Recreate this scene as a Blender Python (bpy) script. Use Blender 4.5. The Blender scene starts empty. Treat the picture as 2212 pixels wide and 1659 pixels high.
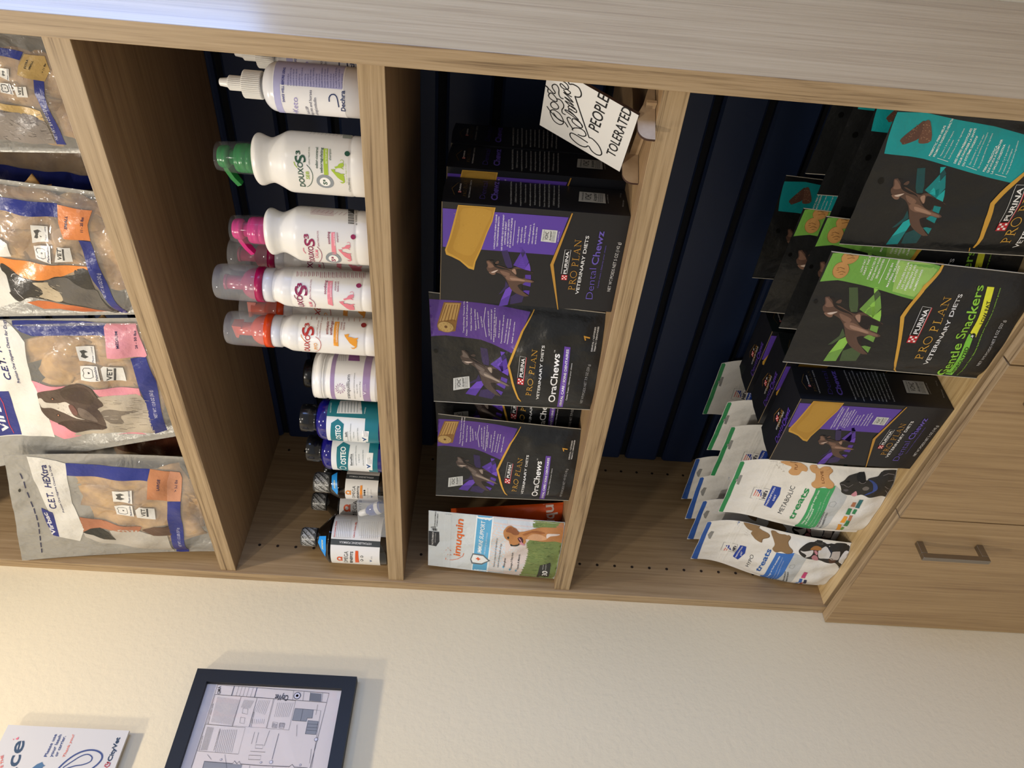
import bpy, bmesh, math, random
from math import sin, cos, pi, radians, sqrt, atan2
from mathutils import Vector, Matrix
from mathutils.geometry import delaunay_2d_cdt
random.seed(7)
SC = bpy.context.scene
COL = SC.collection

# ------------------------------------------------------------------ camera, light, exposure
cam_d = bpy.data.cameras.new('camera'); cam = bpy.data.objects.new('camera', cam_d); COL.objects.link(cam)
cam_d.sensor_fit = 'HORIZONTAL'; cam_d.sensor_width = 36.0; cam_d.lens = 1626.08 * 36.0 / 2212.0
cam_d.clip_start = 0.02; cam_d.clip_end = 50
CX = Vector((0.07860026, 0.01716636, -0.9967584))
CV = Vector((-0.72351808, -0.68686006, -0.06888289))
CF = Vector((-0.685816, 0.72658694, -0.04156721))
CM = Matrix((CX, -CV, -CF)).transposed().to_4x4()
CM.translation = Vector((1.16627, -0.71327, -0.03379))
cam.matrix_world = CM                       # the phone was held sideways: the picture's left is up
SC.camera = cam

w = bpy.data.worlds.new('room_air'); SC.world = w; w.use_nodes = True
w.node_tree.nodes['Background'].inputs[0].default_value = (0.90, 0.93, 1.0, 1)
w.node_tree.nodes['Background'].inputs[1].default_value = 0.46

def area(name, loc, target, size, power, color, shape='DISK', size_y=None, spread=180):
    l = bpy.data.lights.new(name, 'AREA'); l.shape = shape; l.size = size
    if size_y: l.size_y = size_y
    l.energy = power; l.color = color; l.spread = radians(spread)
    o = bpy.data.objects.new(name, l); COL.objects.link(o); o.location = loc
    o.rotation_euler = (Vector(target) - Vector(loc)).to_track_quat('-Z', 'Y').to_euler()
    return o
area('ceiling_downlight', (0.45, -0.33, 1.16), (0.45, -0.33, 0), 0.07, 6.4, (1.0, 0.90, 0.76))
area('ceiling_downlight', (0.45, -1.20, 1.16), (0.45, -1.20, 0), 0.09, 15.5, (1.0, 0.91, 0.78))
area('ceiling_downlight', (1.50, -1.75, 1.16), (1.50, -1.75, 0), 0.25, 14, (1.0, 0.94, 0.86))
area('blue_sheen_light', (1.27, 0.315, 0.50), (1.27, -1.0, 0.40), 0.50, 5, (0.32, 0.50, 1.0), 'RECTANGLE', 0.42)  # added blue lamp for the side panel's sheen; no window known here
area('blue_sheen_light', (2.10, 0.02, 0.25), (0.91, 0.20, 0.0), 0.60, 12.5, (0.30, 0.48, 1.0), 'RECTANGLE', 1.3, 110)  # stands in for unseen daylight from the right, set close to the side panel

SC.view_settings.view_transform = 'Standard'; SC.view_settings.look = 'None'
SC.view_settings.exposure = -0.12; SC.view_settings.gamma = 1.0
SC.view_settings.use_curve_mapping = False

# ------------------------------------------------------------------ sizes of the display cabinet (metres)
W = 0.889; TP = 0.0212; T = 0.0262; REC = 0.0037; DEP = 0.333
Z1, Z2, Z3, Z4 = 0.39248, 0.10292, -0.18830, -0.67317
ZTOP = 0.93; ZFLOOR = -1.55; ZCEIL = 1.18

# ------------------------------------------------------------------ materials
def lin(c):
    return tuple((x / 12.92 if x <= 0.04045 else ((x + 0.055) / 1.055) ** 2.4) for x in c)
def hexc(h):
    return lin(tuple(int(h[i:i + 2], 16) / 255 for i in (0, 2, 4)))
MATS = {}
def pbr(key, col, rough=0.5, metal=0.0, spec=0.5, bump=0.0, bscale=60, trans=0.0, coat=0.0, alpha=1.0, ior=1.45, mottled=None, mscale=30):
    if key in MATS: return MATS[key]
    m = bpy.data.materials.new(key); m.use_nodes = True; nt = m.node_tree; b = nt.nodes['Principled BSDF']
    c = hexc(col) if isinstance(col, str) else col
    b.inputs['Base Color'].default_value = (*c, 1); b.inputs['Roughness'].default_value = rough
    b.inputs['Metallic'].default_value = metal; b.inputs['Specular IOR Level'].default_value = spec
    b.inputs['Transmission Weight'].default_value = trans; b.inputs['Coat Weight'].default_value = coat
    b.inputs['Alpha'].default_value = alpha; b.inputs['IOR'].default_value = ior
    tc = None
    if bump or mottled:
        tc = nt.nodes.new('ShaderNodeTexCoord')
    if mottled:
        n = nt.nodes.new('ShaderNodeTexNoise'); n.inputs['Scale'].default_value = mscale; n.inputs['Detail'].default_value = 6
        nt.links.new(tc.outputs['Object'], n.inputs['Vector'])
        r = nt.nodes.new('ShaderNodeValToRGB'); r.color_ramp.elements[0].position = 0.35; r.color_ramp.elements[1].position = 0.66
        r.color_ramp.elements[0].color = (*hexc(mottled), 1); r.color_ramp.elements[1].color = (*c, 1)
        nt.links.new(n.outputs['Fac'], r.inputs['Fac']); nt.links.new(r.outputs['Color'], b.inputs['Base Color'])
    if bump:
        n = nt.nodes.new('ShaderNodeTexNoise'); n.inputs['Scale'].default_value = bscale; n.inputs['Detail'].default_value = 5
        nt.links.new(tc.outputs['Object'], n.inputs['Vector'])
        bp = nt.nodes.new('ShaderNodeBump'); bp.inputs['Strength'].default_value = 1.0; bp.inputs['Distance'].default_value = bump
        nt.links.new(n.outputs['Fac'], bp.inputs['Height']); nt.links.new(bp.outputs['Normal'], b.inputs['Normal'])
    MATS[key] = m
    return m

def wood(key, axis, dark, mid, light, rough=0.42, fine=1.0, bump=0.00012, spec=0.5, contrast=1.0):
    """laminate with streaks running along one axis"""
    m = bpy.data.materials.new(key); m.use_nodes = True; nt = m.node_tree; b = nt.nodes['Principled BSDF']
    tc = nt.nodes.new('ShaderNodeTexCoord')
    def streak(across, along, detail, dist=0.0, rg=0.6):
        mp = nt.nodes.new('ShaderNodeMapping'); s = [across] * 3; s[axis] = along; mp.inputs['Scale'].default_value = s
        n = nt.nodes.new('ShaderNodeTexNoise'); n.inputs['Scale'].default_value = 1.0; n.inputs['Detail'].default_value = detail
        n.inputs['Roughness'].default_value = rg; n.inputs['Distortion'].default_value = dist
        nt.links.new(tc.outputs['Object'], mp.inputs['Vector']); nt.links.new(mp.outputs['Vector'], n.inputs['Vector'])
        return n.outputs['Fac']
    a = streak(34 * fine, 1.3, 3, 0.6); c = streak(170 * fine, 4, 4, 0.3, 0.75); d = streak(900, 40, 2)
    mx = nt.nodes.new('ShaderNodeMath'); mx.operation = 'MULTIPLY_ADD'; mx.inputs[1].default_value = 0.68; nt.links.new(c, mx.inputs[0])
    m0 = nt.nodes.new('ShaderNodeMath'); m0.operation = 'MULTIPLY'; m0.inputs[1].default_value = 0.32; nt.links.new(a, m0.inputs[0])
    nt.links.new(m0.outputs[0], mx.inputs[2])
    r = nt.nodes.new('ShaderNodeValToRGB'); e = r.color_ramp.elements
    e[0].position = 0.5 - 0.12 / contrast; e[0].color = (*hexc(dark), 1); e[1].position = 0.5 + 0.11 / contrast; e[1].color = (*hexc(light), 1)
    q = r.color_ramp.elements.new(0.485); q.color = (*hexc(mid), 1)
    nt.links.new(mx.outputs[0], r.inputs['Fac'])
    nt.links.new(r.outputs['Color'], b.inputs['Base Color'])
    b.inputs['Roughness'].default_value = rough; b.inputs['Specular IOR Level'].default_value = spec
    bp = nt.nodes.new('ShaderNodeBump'); bp.inputs['Strength'].default_value = 0.6; bp.inputs['Distance'].default_value = bump
    ad = nt.nodes.new('ShaderNodeMath'); ad.operation = 'ADD'; nt.links.new(c, ad.inputs[0]); nt.links.new(d, ad.inputs[1])
    nt.links.new(ad.outputs[0], bp.inputs['Height']); nt.links.new(bp.outputs['Normal'], b.inputs['Normal'])
    MATS[key] = m
    return m

def film(key, col, clear=0.6, rough=0.12):
    """clear or milky plastic: part lets light straight through, part is a glossy skin"""
    if key in MATS: return MATS[key]
    m = bpy.data.materials.new(key); m.use_nodes = True; nt = m.node_tree; b = nt.nodes['Principled BSDF']
    b.inputs['Base Color'].default_value = (*hexc(col), 1); b.inputs['Roughness'].default_value = rough
    b.inputs['Specular IOR Level'].default_value = 0.8
    t = nt.nodes.new('ShaderNodeBsdfTransparent'); mx = nt.nodes.new('ShaderNodeMixShader')
    mx.inputs['Fac'].default_value = 1 - clear
    nt.links.new(t.outputs[0], mx.inputs[1]); nt.links.new(b.outputs[0], mx.inputs[2])
    nt.links.new(mx.outputs[0], nt.nodes['Material Output'].inputs['Surface'])
    tc = nt.nodes.new('ShaderNodeTexCoord')
    n = nt.nodes.new('ShaderNodeTexNoise'); n.inputs['Scale'].default_value = 26; n.inputs['Detail'].default_value = 3
    n.inputs['Distortion'].default_value = 1.5
    nt.links.new(tc.outputs['Object'], n.inputs['Vector'])
    bp = nt.nodes.new('ShaderNodeBump'); bp.inputs['Strength'].default_value = 1.0; bp.inputs['Distance'].default_value = 0.0060 if key.startswith('bag') else 0.0002
    nt.links.new(n.outputs['Fac'], bp.inputs['Height']); nt.links.new(bp.outputs['Normal'], b.inputs['Normal'])
    MATS[key] = m
    return m

PR = {}                                     # how the printing shines: set per item before its art is built
def ink(hexcol, rough=0.4, spec=0.45, bump=None):
    key = 'ink_%s_%02d%s' % (hexcol, int(rough * 100), '_%g_%g' % bump if bump else '')
    return pbr(key, hexcol, rough, spec=spec, bump=bump[0], bscale=bump[1]) if bump else pbr(key, hexcol, rough, spec=spec)

# ------------------------------------------------------------------ mesh helpers
class MB:
    """collects faces with materials; build() links them as one mesh object"""
    def __init__(s): s.v = []; s.f = []; s.m = []; s.mats = []; s.sm = []
    def mi(s, m):
        if m not in s.mats: s.mats.append(m)
        return s.mats.index(m)
    def add(s, verts, faces, m, smooth=False):
        o = len(s.v); s.v += [tuple(p) for p in verts]; k = s.mi(m)
        for f in faces: s.f.append(tuple(i + o for i in f)); s.m.append(k); s.sm.append(smooth)
    def box(s, x0, x1, y0, y1, z0, z1, m):
        s.add([(x0, y0, z0), (x1, y0, z0), (x1, y1, z0), (x0, y1, z0), (x0, y0, z1), (x1, y0, z1), (x1, y1, z1), (x0, y1, z1)],
              [(0, 3, 2, 1), (4, 5, 6, 7), (0, 1, 5, 4), (1, 2, 6, 5), (2, 3, 7, 6), (3, 0, 4, 7)], m)
    def lathe(s, prof, m, n=48, sx=1.0, sy=1.0, cap=True, smooth=True, ctr=(0, 0), m_of=None):
        o = len(s.v); k = s.mi(m)
        for (r, z) in prof:
            for i in range(n):
                a = 2 * pi * i / n; s.v.append((ctr[0] + r * sx * cos(a), ctr[1] + r * sy * sin(a), z))
        for j in range(len(prof) - 1):
            for i in range(n):
                a, b = o + j * n + i, o + j * n + (i + 1) % n
                s.f.append((a, b, b + n, a + n)); s.m.append(s.mi(m_of(j)) if m_of else k); s.sm.append(smooth)
        if cap:
            s.f.append(tuple(o + i for i in reversed(range(n)))); s.m.append(k); s.sm.append(False)
            t = o + (len(prof) - 1) * n; s.f.append(tuple(t + i for i in range(n))); s.m.append(k); s.sm.append(False)
    def build(s, name, parent=None, bevel=0.0, seg=2, loc=None, rot=None, autosmooth=None):
        me = bpy.data.meshes.new(name); me.from_pydata(s.v, [], s.f)
        for m in s.mats: me.materials.append(m)
        me.polygons.foreach_set('material_index', s.m); me.polygons.foreach_set('use_smooth', s.sm); me.update()
        o = bpy.data.objects.new(name, me); COL.objects.link(o)
        if parent: o.parent = parent
        if loc: o.location = loc
        if rot: o.rotation_euler = rot
        if bevel:
            b = o.modifiers.new('bevel', 'BEVEL'); b.width = bevel; b.segments = seg; b.limit_method = 'ANGLE'; b.angle_limit = radians(40)
        return o

def smoothed(pts, n=6):
    """Catmull-Rom through (r, z) points"""
    out = []
    for i in range(len(pts) - 1):
        p0 = pts[max(i - 1, 0)]; p1 = pts[i]; p2 = pts[i + 1]; p3 = pts[min(i + 2, len(pts) - 1)]
        for k in range(n):
            t = k / n
            out.append(tuple(0.5 * ((2 * b) + (-a + c) * t + (2 * a - 5 * b + 4 * c - d) * t * t + (-a + 3 * b - 3 * c + d) * t ** 3)
                             for a, b, c, d in zip(p0, p1, p2, p3)))
    out.append(tuple(pts[-1])); return out

def thing(name, label, cat, loc=(0, 0, 0), rz=0.0, group=None):
    o = bpy.data.objects.new(name, None); COL.objects.link(o); o.empty_display_size = 0.02
    o.location = loc; o.rotation_euler = (0, 0, rz); o['label'] = label; o['category'] = cat
    if group: o['group'] = group
    return o
def tag(o, label, cat, group=None):
    o['label'] = label; o['category'] = cat
    if group: o['group'] = group
    return o
def structure(name, mb, **k):
    o = mb.build(name, **k); o['kind'] = 'structure'; return o
def dup(root, loc, rz, label, group=None, name=None):
    r = root.copy(); COL.objects.link(r); r.location = loc; r.rotation_euler = (0, 0, rz); r['label'] = label
    if group: r['group'] = group
    for ch in list(root.children):
        c = ch.copy(); COL.objects.link(c); c.parent = r
        for g in list(ch.children):
            d = g.copy(); COL.objects.link(d); d.parent = c
    return r
# ------------------------------------------------------------------ surfaces that carry printing: (s, t) in metres -> local point
def _h(a, b, x):
    x = min(1.0, max(0.0, (x - a) / (b - a))); return x * x * (3 - 2 * x)
class Pouch:
    """stand-up bag: s across from its bottom left, t up the front; top edge may be wider, shifted and leaning"""
    def __init__(s, wb, wt, h, tx=0.0, ty=0.0, df=0.014, db=0.022, head=0.82, seed=1, wr=0.0010, seam=0.035, twist=0.0, tz=0.0, xm=0.0, wm=0.0):
        s.wb, s.wt, s.h, s.tx, s.ty, s.df, s.db, s.head, s.seed, s.wr, s.seam, s.tw, s.tz, s.xm, s.wm = wb, wt, h, tx, ty, df, db, head, seed, wr, seam, twist, tz, xm, wm
        s.W = (wb + wt) / 2
    def bulge(s, u, v):
        e = s.seam; uu = min(1.0, max(0.0, (u - e) / (1 - 2 * e)))
        g = (1 - (2 * uu - 1) ** 4) ** 0.85 if 0 < uu < 1 else 0.0
        h = (1 - _h(0.30, s.head, v)) * (0.80 + 0.20 * _h(0.0, 0.12, v))
        return g * h, g
    def pos(s, a, t, off=0.0, side=1):
        u = a / s.W; v = t / s.h
        vc = min(1.0, max(0.0, v)); w_ = (s.wb + (s.wt - s.wb) * v) * (1 + s.wm * math.sin(math.pi * vc))
        x = (u - 0.5) * w_ + s.tx * v + s.xm * math.sin(math.pi * vc ** 3); z = s.h * v + s.tz * (u - 0.5) * v
        y = s.ty * v * v * 0.6 + s.ty * 0.4 * v + s.tw * (u - 0.5) * v
        b, g = s.bulge(u, v); q = s.seed
        wr = s.wr * g * (0.35 + 0.65 * b) * (math.sin(17 * u + 9 * v * (1 + 0.3 * q) + q) + 0.7 * math.sin(31 * v - 11 * u + 2.3 * q) + 0.5 * math.sin(47 * u * v + q))
        yy = -(s.df * b + wr + off) if side > 0 else (s.db * b - wr + off)
        return (x, y + yy, z)
class Cyl:
    """label wound round an upright bottle; s=0 faces the angle a0"""
    def __init__(s, r, a0=-pi / 2, sy=1.0, cone=None): s.r, s.a0, s.sy, s.cone = r, a0, sy, cone
    def pos(s, a, t, off=0.0):
        r = s.r
        if s.cone:
            z0, r0, z1, r1 = s.cone; r = r0 + (r1 - r0) * (t - z0) / (z1 - z0)
        th = s.a0 + a / s.r
        return ((r + off) * cos(th), (r + off) * s.sy * sin(th), t)
class Flat:
    """plane with origin o and axes e, f"""
    def __init__(s, o, e, f):
        s.o, s.e, s.f = o, e, f
        s.n = (e[1] * f[2] - e[2] * f[1], e[2] * f[0] - e[0] * f[2], e[0] * f[1] - e[1] * f[0])
    def pos(s, a, t, off=0.0):
        return tuple(s.o[i] + a * s.e[i] + t * s.f[i] + off * s.n[i] for i in range(3))
# ------------------------------------------------------------------ printing built as thin inlaid shapes on a surface
L0, LSTEP = 0.00022, 0.00012
_font = {}
def glyphs(txt, bold):
    key = (txt, bold)
    if key in _font: return _font[key]
    c = bpy.data.curves.new('t', 'FONT'); c.body = txt; c.size = 1.0; c.resolution_u = 3; c.offset = bold
    o = bpy.data.objects.new('t', c); COL.objects.link(o); dg = bpy.context.evaluated_depsgraph_get(); dg.update()
    me = o.evaluated_get(dg).to_mesh()
    v = [(p.co.x, p.co.y) for p in me.vertices]; f = [tuple(p.vertices) for p in me.polygons]
    o.evaluated_get(dg).to_mesh_clear(); bpy.data.objects.remove(o); bpy.data.curves.remove(c)
    if v: x0 = min(p[0] for p in v); x1 = max(p[0] for p in v)
    else: x0, x1 = 0, 1
    _font[key] = (v, f, x0, x1); return _font[key]

def cdt(poly, g):
    """triangulate a polygon with inner points every g so that it can follow a curved surface"""
    P = []
    n = len(poly)
    for i in range(n):
        a, b = poly[i], poly[(i + 1) % n]; d = math.hypot(b[0] - a[0], b[1] - a[1]); k = max(1, int(d / g))
        for j in range(k): P.append(Vector((a[0] + (b[0] - a[0]) * j / k, a[1] + (b[1] - a[1]) * j / k)))
    nb = len(P); E = [(i, (i + 1) % nb) for i in range(nb)]
    x0 = min(p.x for p in P); x1 = max(p.x for p in P); y0 = min(p.y for p in P); y1 = max(p.y for p in P)
    x = x0 + g / 2; i = 0
    while x < x1:
        y = y0 + g / 2 * (1 + (i % 2))
        while y < y1:
            c = False
            for k in range(nb):
                a, b = P[k], P[(k + 1) % nb]
                if (a.y > y) != (b.y > y) and x < (b.x - a.x) * (y - a.y) / (b.y - a.y) + a.x: c = not c
            if c: P.append(Vector((x, y)))
            y += g
        x += g; i += 1
    r = delaunay_2d_cdt(P, E, [], 1, 1e-7)
    return [(p.x, p.y) for p in r[0]], [tuple(f) for f in r[2]]

SERIF = {   # tall roman capitals drawn as strokes (unit: cap height 1); thick stem / thin stem
 'P': (.62, [('k', .16, 0, .16, 1), ('n', .02, 0, .32, 0), ('n', .02, 1, .3, 1), ('c', .16, .98, .62, .98, .62, .48, .16, .48)]),
 'R': (.72, [('k', .16, 0, .16, 1), ('n', .02, 0, .32, 0), ('n', .02, 1, .3, 1), ('c', .16, .98, .62, .98, .62, .5, .16, .5), ('k', .32, .5, .68, .02), ('n', .6, 0, .8, 0)]),
 'O': (.86, [('o', .43, .5, .40, .5)]),
 'L': (.60, [('k', .16, 0, .16, 1), ('n', .02, 1, .32, 1), ('n', .02, 0, .55, 0), ('n', .55, 0, .58, .18)]),
 'A': (.78, [('n', .12, 0, .40, 1), ('k', .40, 1, .68, 0), ('n', .2, .33, .58, .33), ('n', .0, 0, .24, 0), ('n', .54, 0, .82, 0)]),
 'N': (.90, [('n', .16, 0, .16, 1), ('k', .16, 1, .74, 0), ('n', .74, 0, .74, 1), ('n', .02, 0, .3, 0), ('n', .6, 1, .88, 1), ('n', .02, 1, .18, 1)]),
 ' ': (.30, []),
}
def serif_strokes(txt):
    x = 0; out = []
    for ch in txt:
        w_, st = SERIF[ch]
        for q in st:
            if q[0] in 'kn': out.append((0.115 if q[0] == 'k' else 0.05, [(x + q[1], q[2]), (x + q[3], q[4])]))
            elif q[0] == 'c':
                a, b = (q[1], q[2]), (q[3], q[4]); c, d = (q[5], q[6]), (q[7], q[8])
                pts = [tuple((1 - t) ** 3 * a[i] + 3 * (1 - t) ** 2 * t * b[i] + 3 * (1 - t) * t * t * c[i] + t ** 3 * d[i] for i in (0, 1)) for t in [k / 10 for k in range(11)]]
                out.append((0.08, [(x + p[0], p[1]) for p in pts]))
            else:
                out.append((0.085, [(x + q[1] + q[3] * cos(a), q[2] + q[4] * sin(a)) for a in [2 * pi * k / 24 for k in range(25)]]))
        x += w_ + 0.10
    return out, x - 0.10

def stroke_quads(pts, wd):
    """a flat ribbon along a polyline"""
    V = []; F = []
    n = len(pts)
    for i, p in enumerate(pts):
        a = pts[max(i - 1, 0)]; b = pts[min(i + 1, n - 1)]
        if n > 2 and pts[0] == pts[-1]:
            a = pts[i - 1] if i > 0 else pts[-2]; b = pts[i + 1] if i < n - 1 else pts[1]
        dx, dy = b[0] - a[0], b[1] - a[1]; d = math.hypot(dx, dy) or 1
        nx, ny = -dy / d * wd / 2, dx / d * wd / 2
        V += [(p[0] + nx, p[1] + ny), (p[0] - nx, p[1] - ny)]
        if i: F.append((2 * i - 2, 2 * i - 1, 2 * i + 1, 2 * i))
    return V, F

def put(mb, surf, V, F, lay, mat):
    off = L0 + LSTEP * lay
    if isinstance(surf, Pouch):                # printing never runs past the bag's edge
        V = [(min(max(a, 0.0006), surf.W - 0.0006), min(max(t, 0.0008), surf.h - 0.0004)) for a, t in V]
    mb.add([surf.pos(a, t, off) for a, t in V], F, mat, True)

def rounded(P, n=3):
    out = []; k = len(P)
    for i in range(k):
        a, b, c, d = P[i - 1], P[i], P[(i + 1) % k], P[(i + 2) % k]
        for j in range(n):
            t = j / n; out.append(tuple(0.5 * (2 * b[q] + (c[q] - a[q]) * t + (2 * a[q] - 5 * b[q] + 4 * c[q] - d[q]) * t * t + (3 * b[q] - a[q] - 3 * c[q] + d[q]) * t ** 3) for q in (0, 1)))
    return out

def art(mb, surf, prims, g=0.006, rough=0.4, scale=1.0, dx=0.0, dy=0.0, sub=None, bump=None):
    """prims: ('p', colour, layer, points) ('l', colour, layer, width, points) ('e', colour, layer, cx, cy, rx, ry, rot)
    ('t', colour, layer, text, x0, y0, x1, y1, cap height, bold[, slant]) ('r', colour, layer, text, x0, y0, x1, y1, cap) serif; 0.1 mm units"""
    sub = sub or {}
    def X(p): return (p[0] * 1e-4 * scale + dx, p[1] * 1e-4 * scale + dy)
    for q in prims:
        k = q[0]; mat = ink(sub.get(q[1], q[1]), rough, bump=bump); lay = q[2]
        if k in 'ps':
            pts = [X(p) for p in q[3]]
            if k == 's': pts = rounded(pts)
            V, F = cdt(pts, g); put(mb, surf, V, F, lay, mat)
        elif k == 'e':
            cx, cy = X((q[3], q[4])); rx, ry = q[5] * 1e-4 * scale, q[6] * 1e-4 * scale; a0 = radians(q[7]) if len(q) > 7 else 0
            pts = []
            for i in range(20):
                a = 2 * pi * i / 20; x, y = rx * cos(a), ry * sin(a)
                pts.append((cx + x * cos(a0) - y * sin(a0), cy + x * sin(a0) + y * cos(a0)))
            V, F = cdt(pts, g); put(mb, surf, V, F, lay, mat)
        elif k == 'l':
            pts = [X(p) for p in q[4]]; fine = [pts[0]]
            for a, b in zip(pts, pts[1:]):
                d = math.hypot(b[0] - a[0], b[1] - a[1]); n = max(1, int(d / g))
                fine += [(a[0] + (b[0] - a[0]) * j / n, a[1] + (b[1] - a[1]) * j / n) for j in range(1, n + 1)]
            V, F = stroke_quads(fine, q[3] * 1e-4 * scale); put(mb, surf, V, F, lay, mat)
        elif k in 'tr':
            (x0, y0), (x1, y1) = X((q[4], q[5])), X((q[6], q[7])); cap = q[8] * 1e-4 * scale
            L = math.hypot(x1 - x0, y1 - y0) or 1e-6; ux, uy = (x1 - x0) / L, (y1 - y0) / L
            if k == 't':
                bold = q[9] if len(q) > 9 else 0; sl = q[10] if len(q) > 10 else 0
                v, f, a, b = glyphs(q[3], bold); sx = L / (b - a); sy = cap / 0.729
                V = [((p[0] - a) * sx + sl * p[1] * sy, p[1] * sy) for p in v]; put(mb, surf, [(x0 + p[0] * ux - p[1] * uy, y0 + p[0] * uy + p[1] * ux) for p in V], f, lay, mat)
            else:
                st, tot = serif_strokes(q[3]); sx = L / tot
                for wd, pts in st:
                    V, F = stroke_quads([(p[0] * sx, p[1] * cap) for p in pts], wd * (sx + cap) / 2 * 0.9)
                    put(mb, surf, [(x0 + p[0] * ux - p[1] * uy, y0 + p[0] * uy + p[1] * ux) for p in V], F, lay, mat)

def pouch_body(mb, P, m_front, m_back=None, nu=44, nv=60, m_bottom=None):
    m_back = m_back or m_front
    for side, m in ((1, m_front), (-1, m_back)):
        V = [P.pos(P.W * i / nu, P.h * j / nv, 0.00015 if side > 0 else 0.00035, side) for j in range(nv + 1) for i in range(nu + 1)]
        F = []
        for j in range(nv):
            for i in range(nu):
                a = j * (nu + 1) + i; f = (a, a + 1, a + nu + 2, a + nu + 1)
                F.append(f if side > 0 else f[::-1])
        mb.add(V, F, m, True)
    # gusset floor, side and top seam strips
    fr = [P.pos(P.W * i / nu, 0, 0.00015, 1) for i in range(nu + 1)]; bk = [P.pos(P.W * i / nu, 0, 0.00035, -1) for i in range(nu + 1)]
    mb.add(fr + bk, [(i, i + nu + 1, i + nu + 2, i + 1) for i in range(nu)], m_bottom or m_back)
    ft = [P.pos(P.W * i / nu, P.h, 0.00015, 1) for i in range(nu + 1)]; bt = [P.pos(P.W * i / nu, P.h, 0.00035, -1) for i in range(nu + 1)]
    mb.add(ft + bt, [(i, i + 1, i + nu + 2, i + nu + 1) for i in range(nu)], m_front)
    for s_ in (0, P.W):
        fl = [P.pos(s_, P.h * j / nv, 0.00015, 1) for j in range(nv + 1)]; bl = [P.pos(s_, P.h * j / nv, 0.00035, -1) for j in range(nv + 1)]
        mb.add(fl + bl, [(j, j + 1, j + nv + 2, j + nv + 1) if s_ == 0 else (j, j + nv + 1, j + nv + 2, j + 1) for j in range(nv)], m_front)
# ------------------------------------------------------------------ room shell
wallm = pbr('wall_paint', 'E3D3AF', 0.75, spec=0.3, bump=0.0007, bscale=120)
ceilm = pbr('ceiling_paint', 'EEE9DD', 0.9)
floorm = wood('floor_planks', 1, 'C8C2B8', 'D6D0C6', 'E0DAD0', 0.5)
b = MB(); b.box(-TP - 0.12, -TP, -3.2, DEP + 0.12, ZFLOOR, ZCEIL, wallm); structure('wall_left', b)
b = MB(); b.box(-TP, 3.6, DEP, DEP + 0.12, ZFLOOR, ZCEIL, wallm); structure('wall_back', b)
b = MB(); b.box(-TP - 0.12, 3.6, -3.2, DEP + 0.12, ZFLOOR - 0.1, ZFLOOR, floorm); structure('floor', b)
b = MB(); b.box(-TP - 0.12, 3.6, -3.2, DEP + 0.12, ZCEIL, ZCEIL + 0.1, ceilm); structure('ceiling', b)

# ------------------------------------------------------------------ display cabinet
oak_h = wood('oak_shelf', 0, '7C6246', '917657', 'A08562', 0.45, contrast=.75)
oak_v = wood('oak_panel', 2, '876B4C', 'A1855F', 'B2966F', 0.42, contrast=.7)
oak_side = wood('oak_side_panel', 2, '876B4C', 'A1855F', 'B2966F', 0.30, spec=0.9, bump=0.00008, contrast=.7)
oak_eh = wood('oak_edge_band_level', 0, '6E583E', '9F8765', 'AF9775', 0.5, fine=1.1, contrast=1.0)
oak_ev = wood('oak_edge_band_upright', 2, '6E583E', '9F8765', 'AF9775', 0.5, fine=1.1, contrast=1.0)
navy = pbr('navy_paint', '22304F', 0.42, spec=0.4, bump=0.00008, bscale=500)
dark_gap = pbr('dark_backing', '0A0C12', 0.9)
hole_m = pbr('drilled_hole', '2A1D12', 0.9)
steel = pbr('brushed_nickel', '9A948C', 0.32, metal=1.0)

cab = thing('display_cabinet', 'tall oak laminate display cabinet with open shelves, navy slatted back and lower doors', 'cabinet', (W / 2, 0, ZFLOOR))
def cpart(name, mb, **k):
    o = mb.build(name, **k); o.parent = cab; o.matrix_parent_inverse = Matrix.Translation((-W / 2, 0, -ZFLOOR)); return o
def banded(x0, x1, y0, y1, z0, z1, face, edge):
    m = MB(); m.box(x0, x1, y0 + 0.001, y1, z0, z1, face); m.box(x0, x1, y0, y0 + 0.001, z0, z1, edge); return m
for nm, x0, x1, fm in (('side_panel', -TP, 0.0, oak_v), ('side_panel', W, W + TP, oak_side)):
    m = banded(x0, x1, 0.0, DEP - 0.001, ZFLOOR + 0.10, ZTOP, fm, oak_ev)
    q_ = cpart(nm, m, bevel=0.0006)
    if x0 < 0: left_panel = q_
for z in (Z1, Z2, Z3):
    m = banded(0.0005, W - 0.0005, REC, DEP - 0.016, z - T, z, oak_h, oak_eh); cpart('shelf', m, bevel=0.0007)
m = banded(0.0, W, 0.0035, DEP - 0.016, Z4 - 0.019, Z4, wood('oak_deck', 0, '9A7E56', 'B89C6E', 'C9B084', 0.45), oak_eh); cpart('bottom_deck', m, bevel=0.0007)
m = banded(0.0, W, 0.0, DEP - 0.002, ZTOP - 0.02, ZTOP, oak_h, oak_eh); cpart('top_panel', m)
m = MB(); m.box(0, W, DEP - 0.002, DEP - 0.001, Z4, ZTOP - 0.02, dark_gap)
z = 0.3535 + 0.0767 * 7
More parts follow.
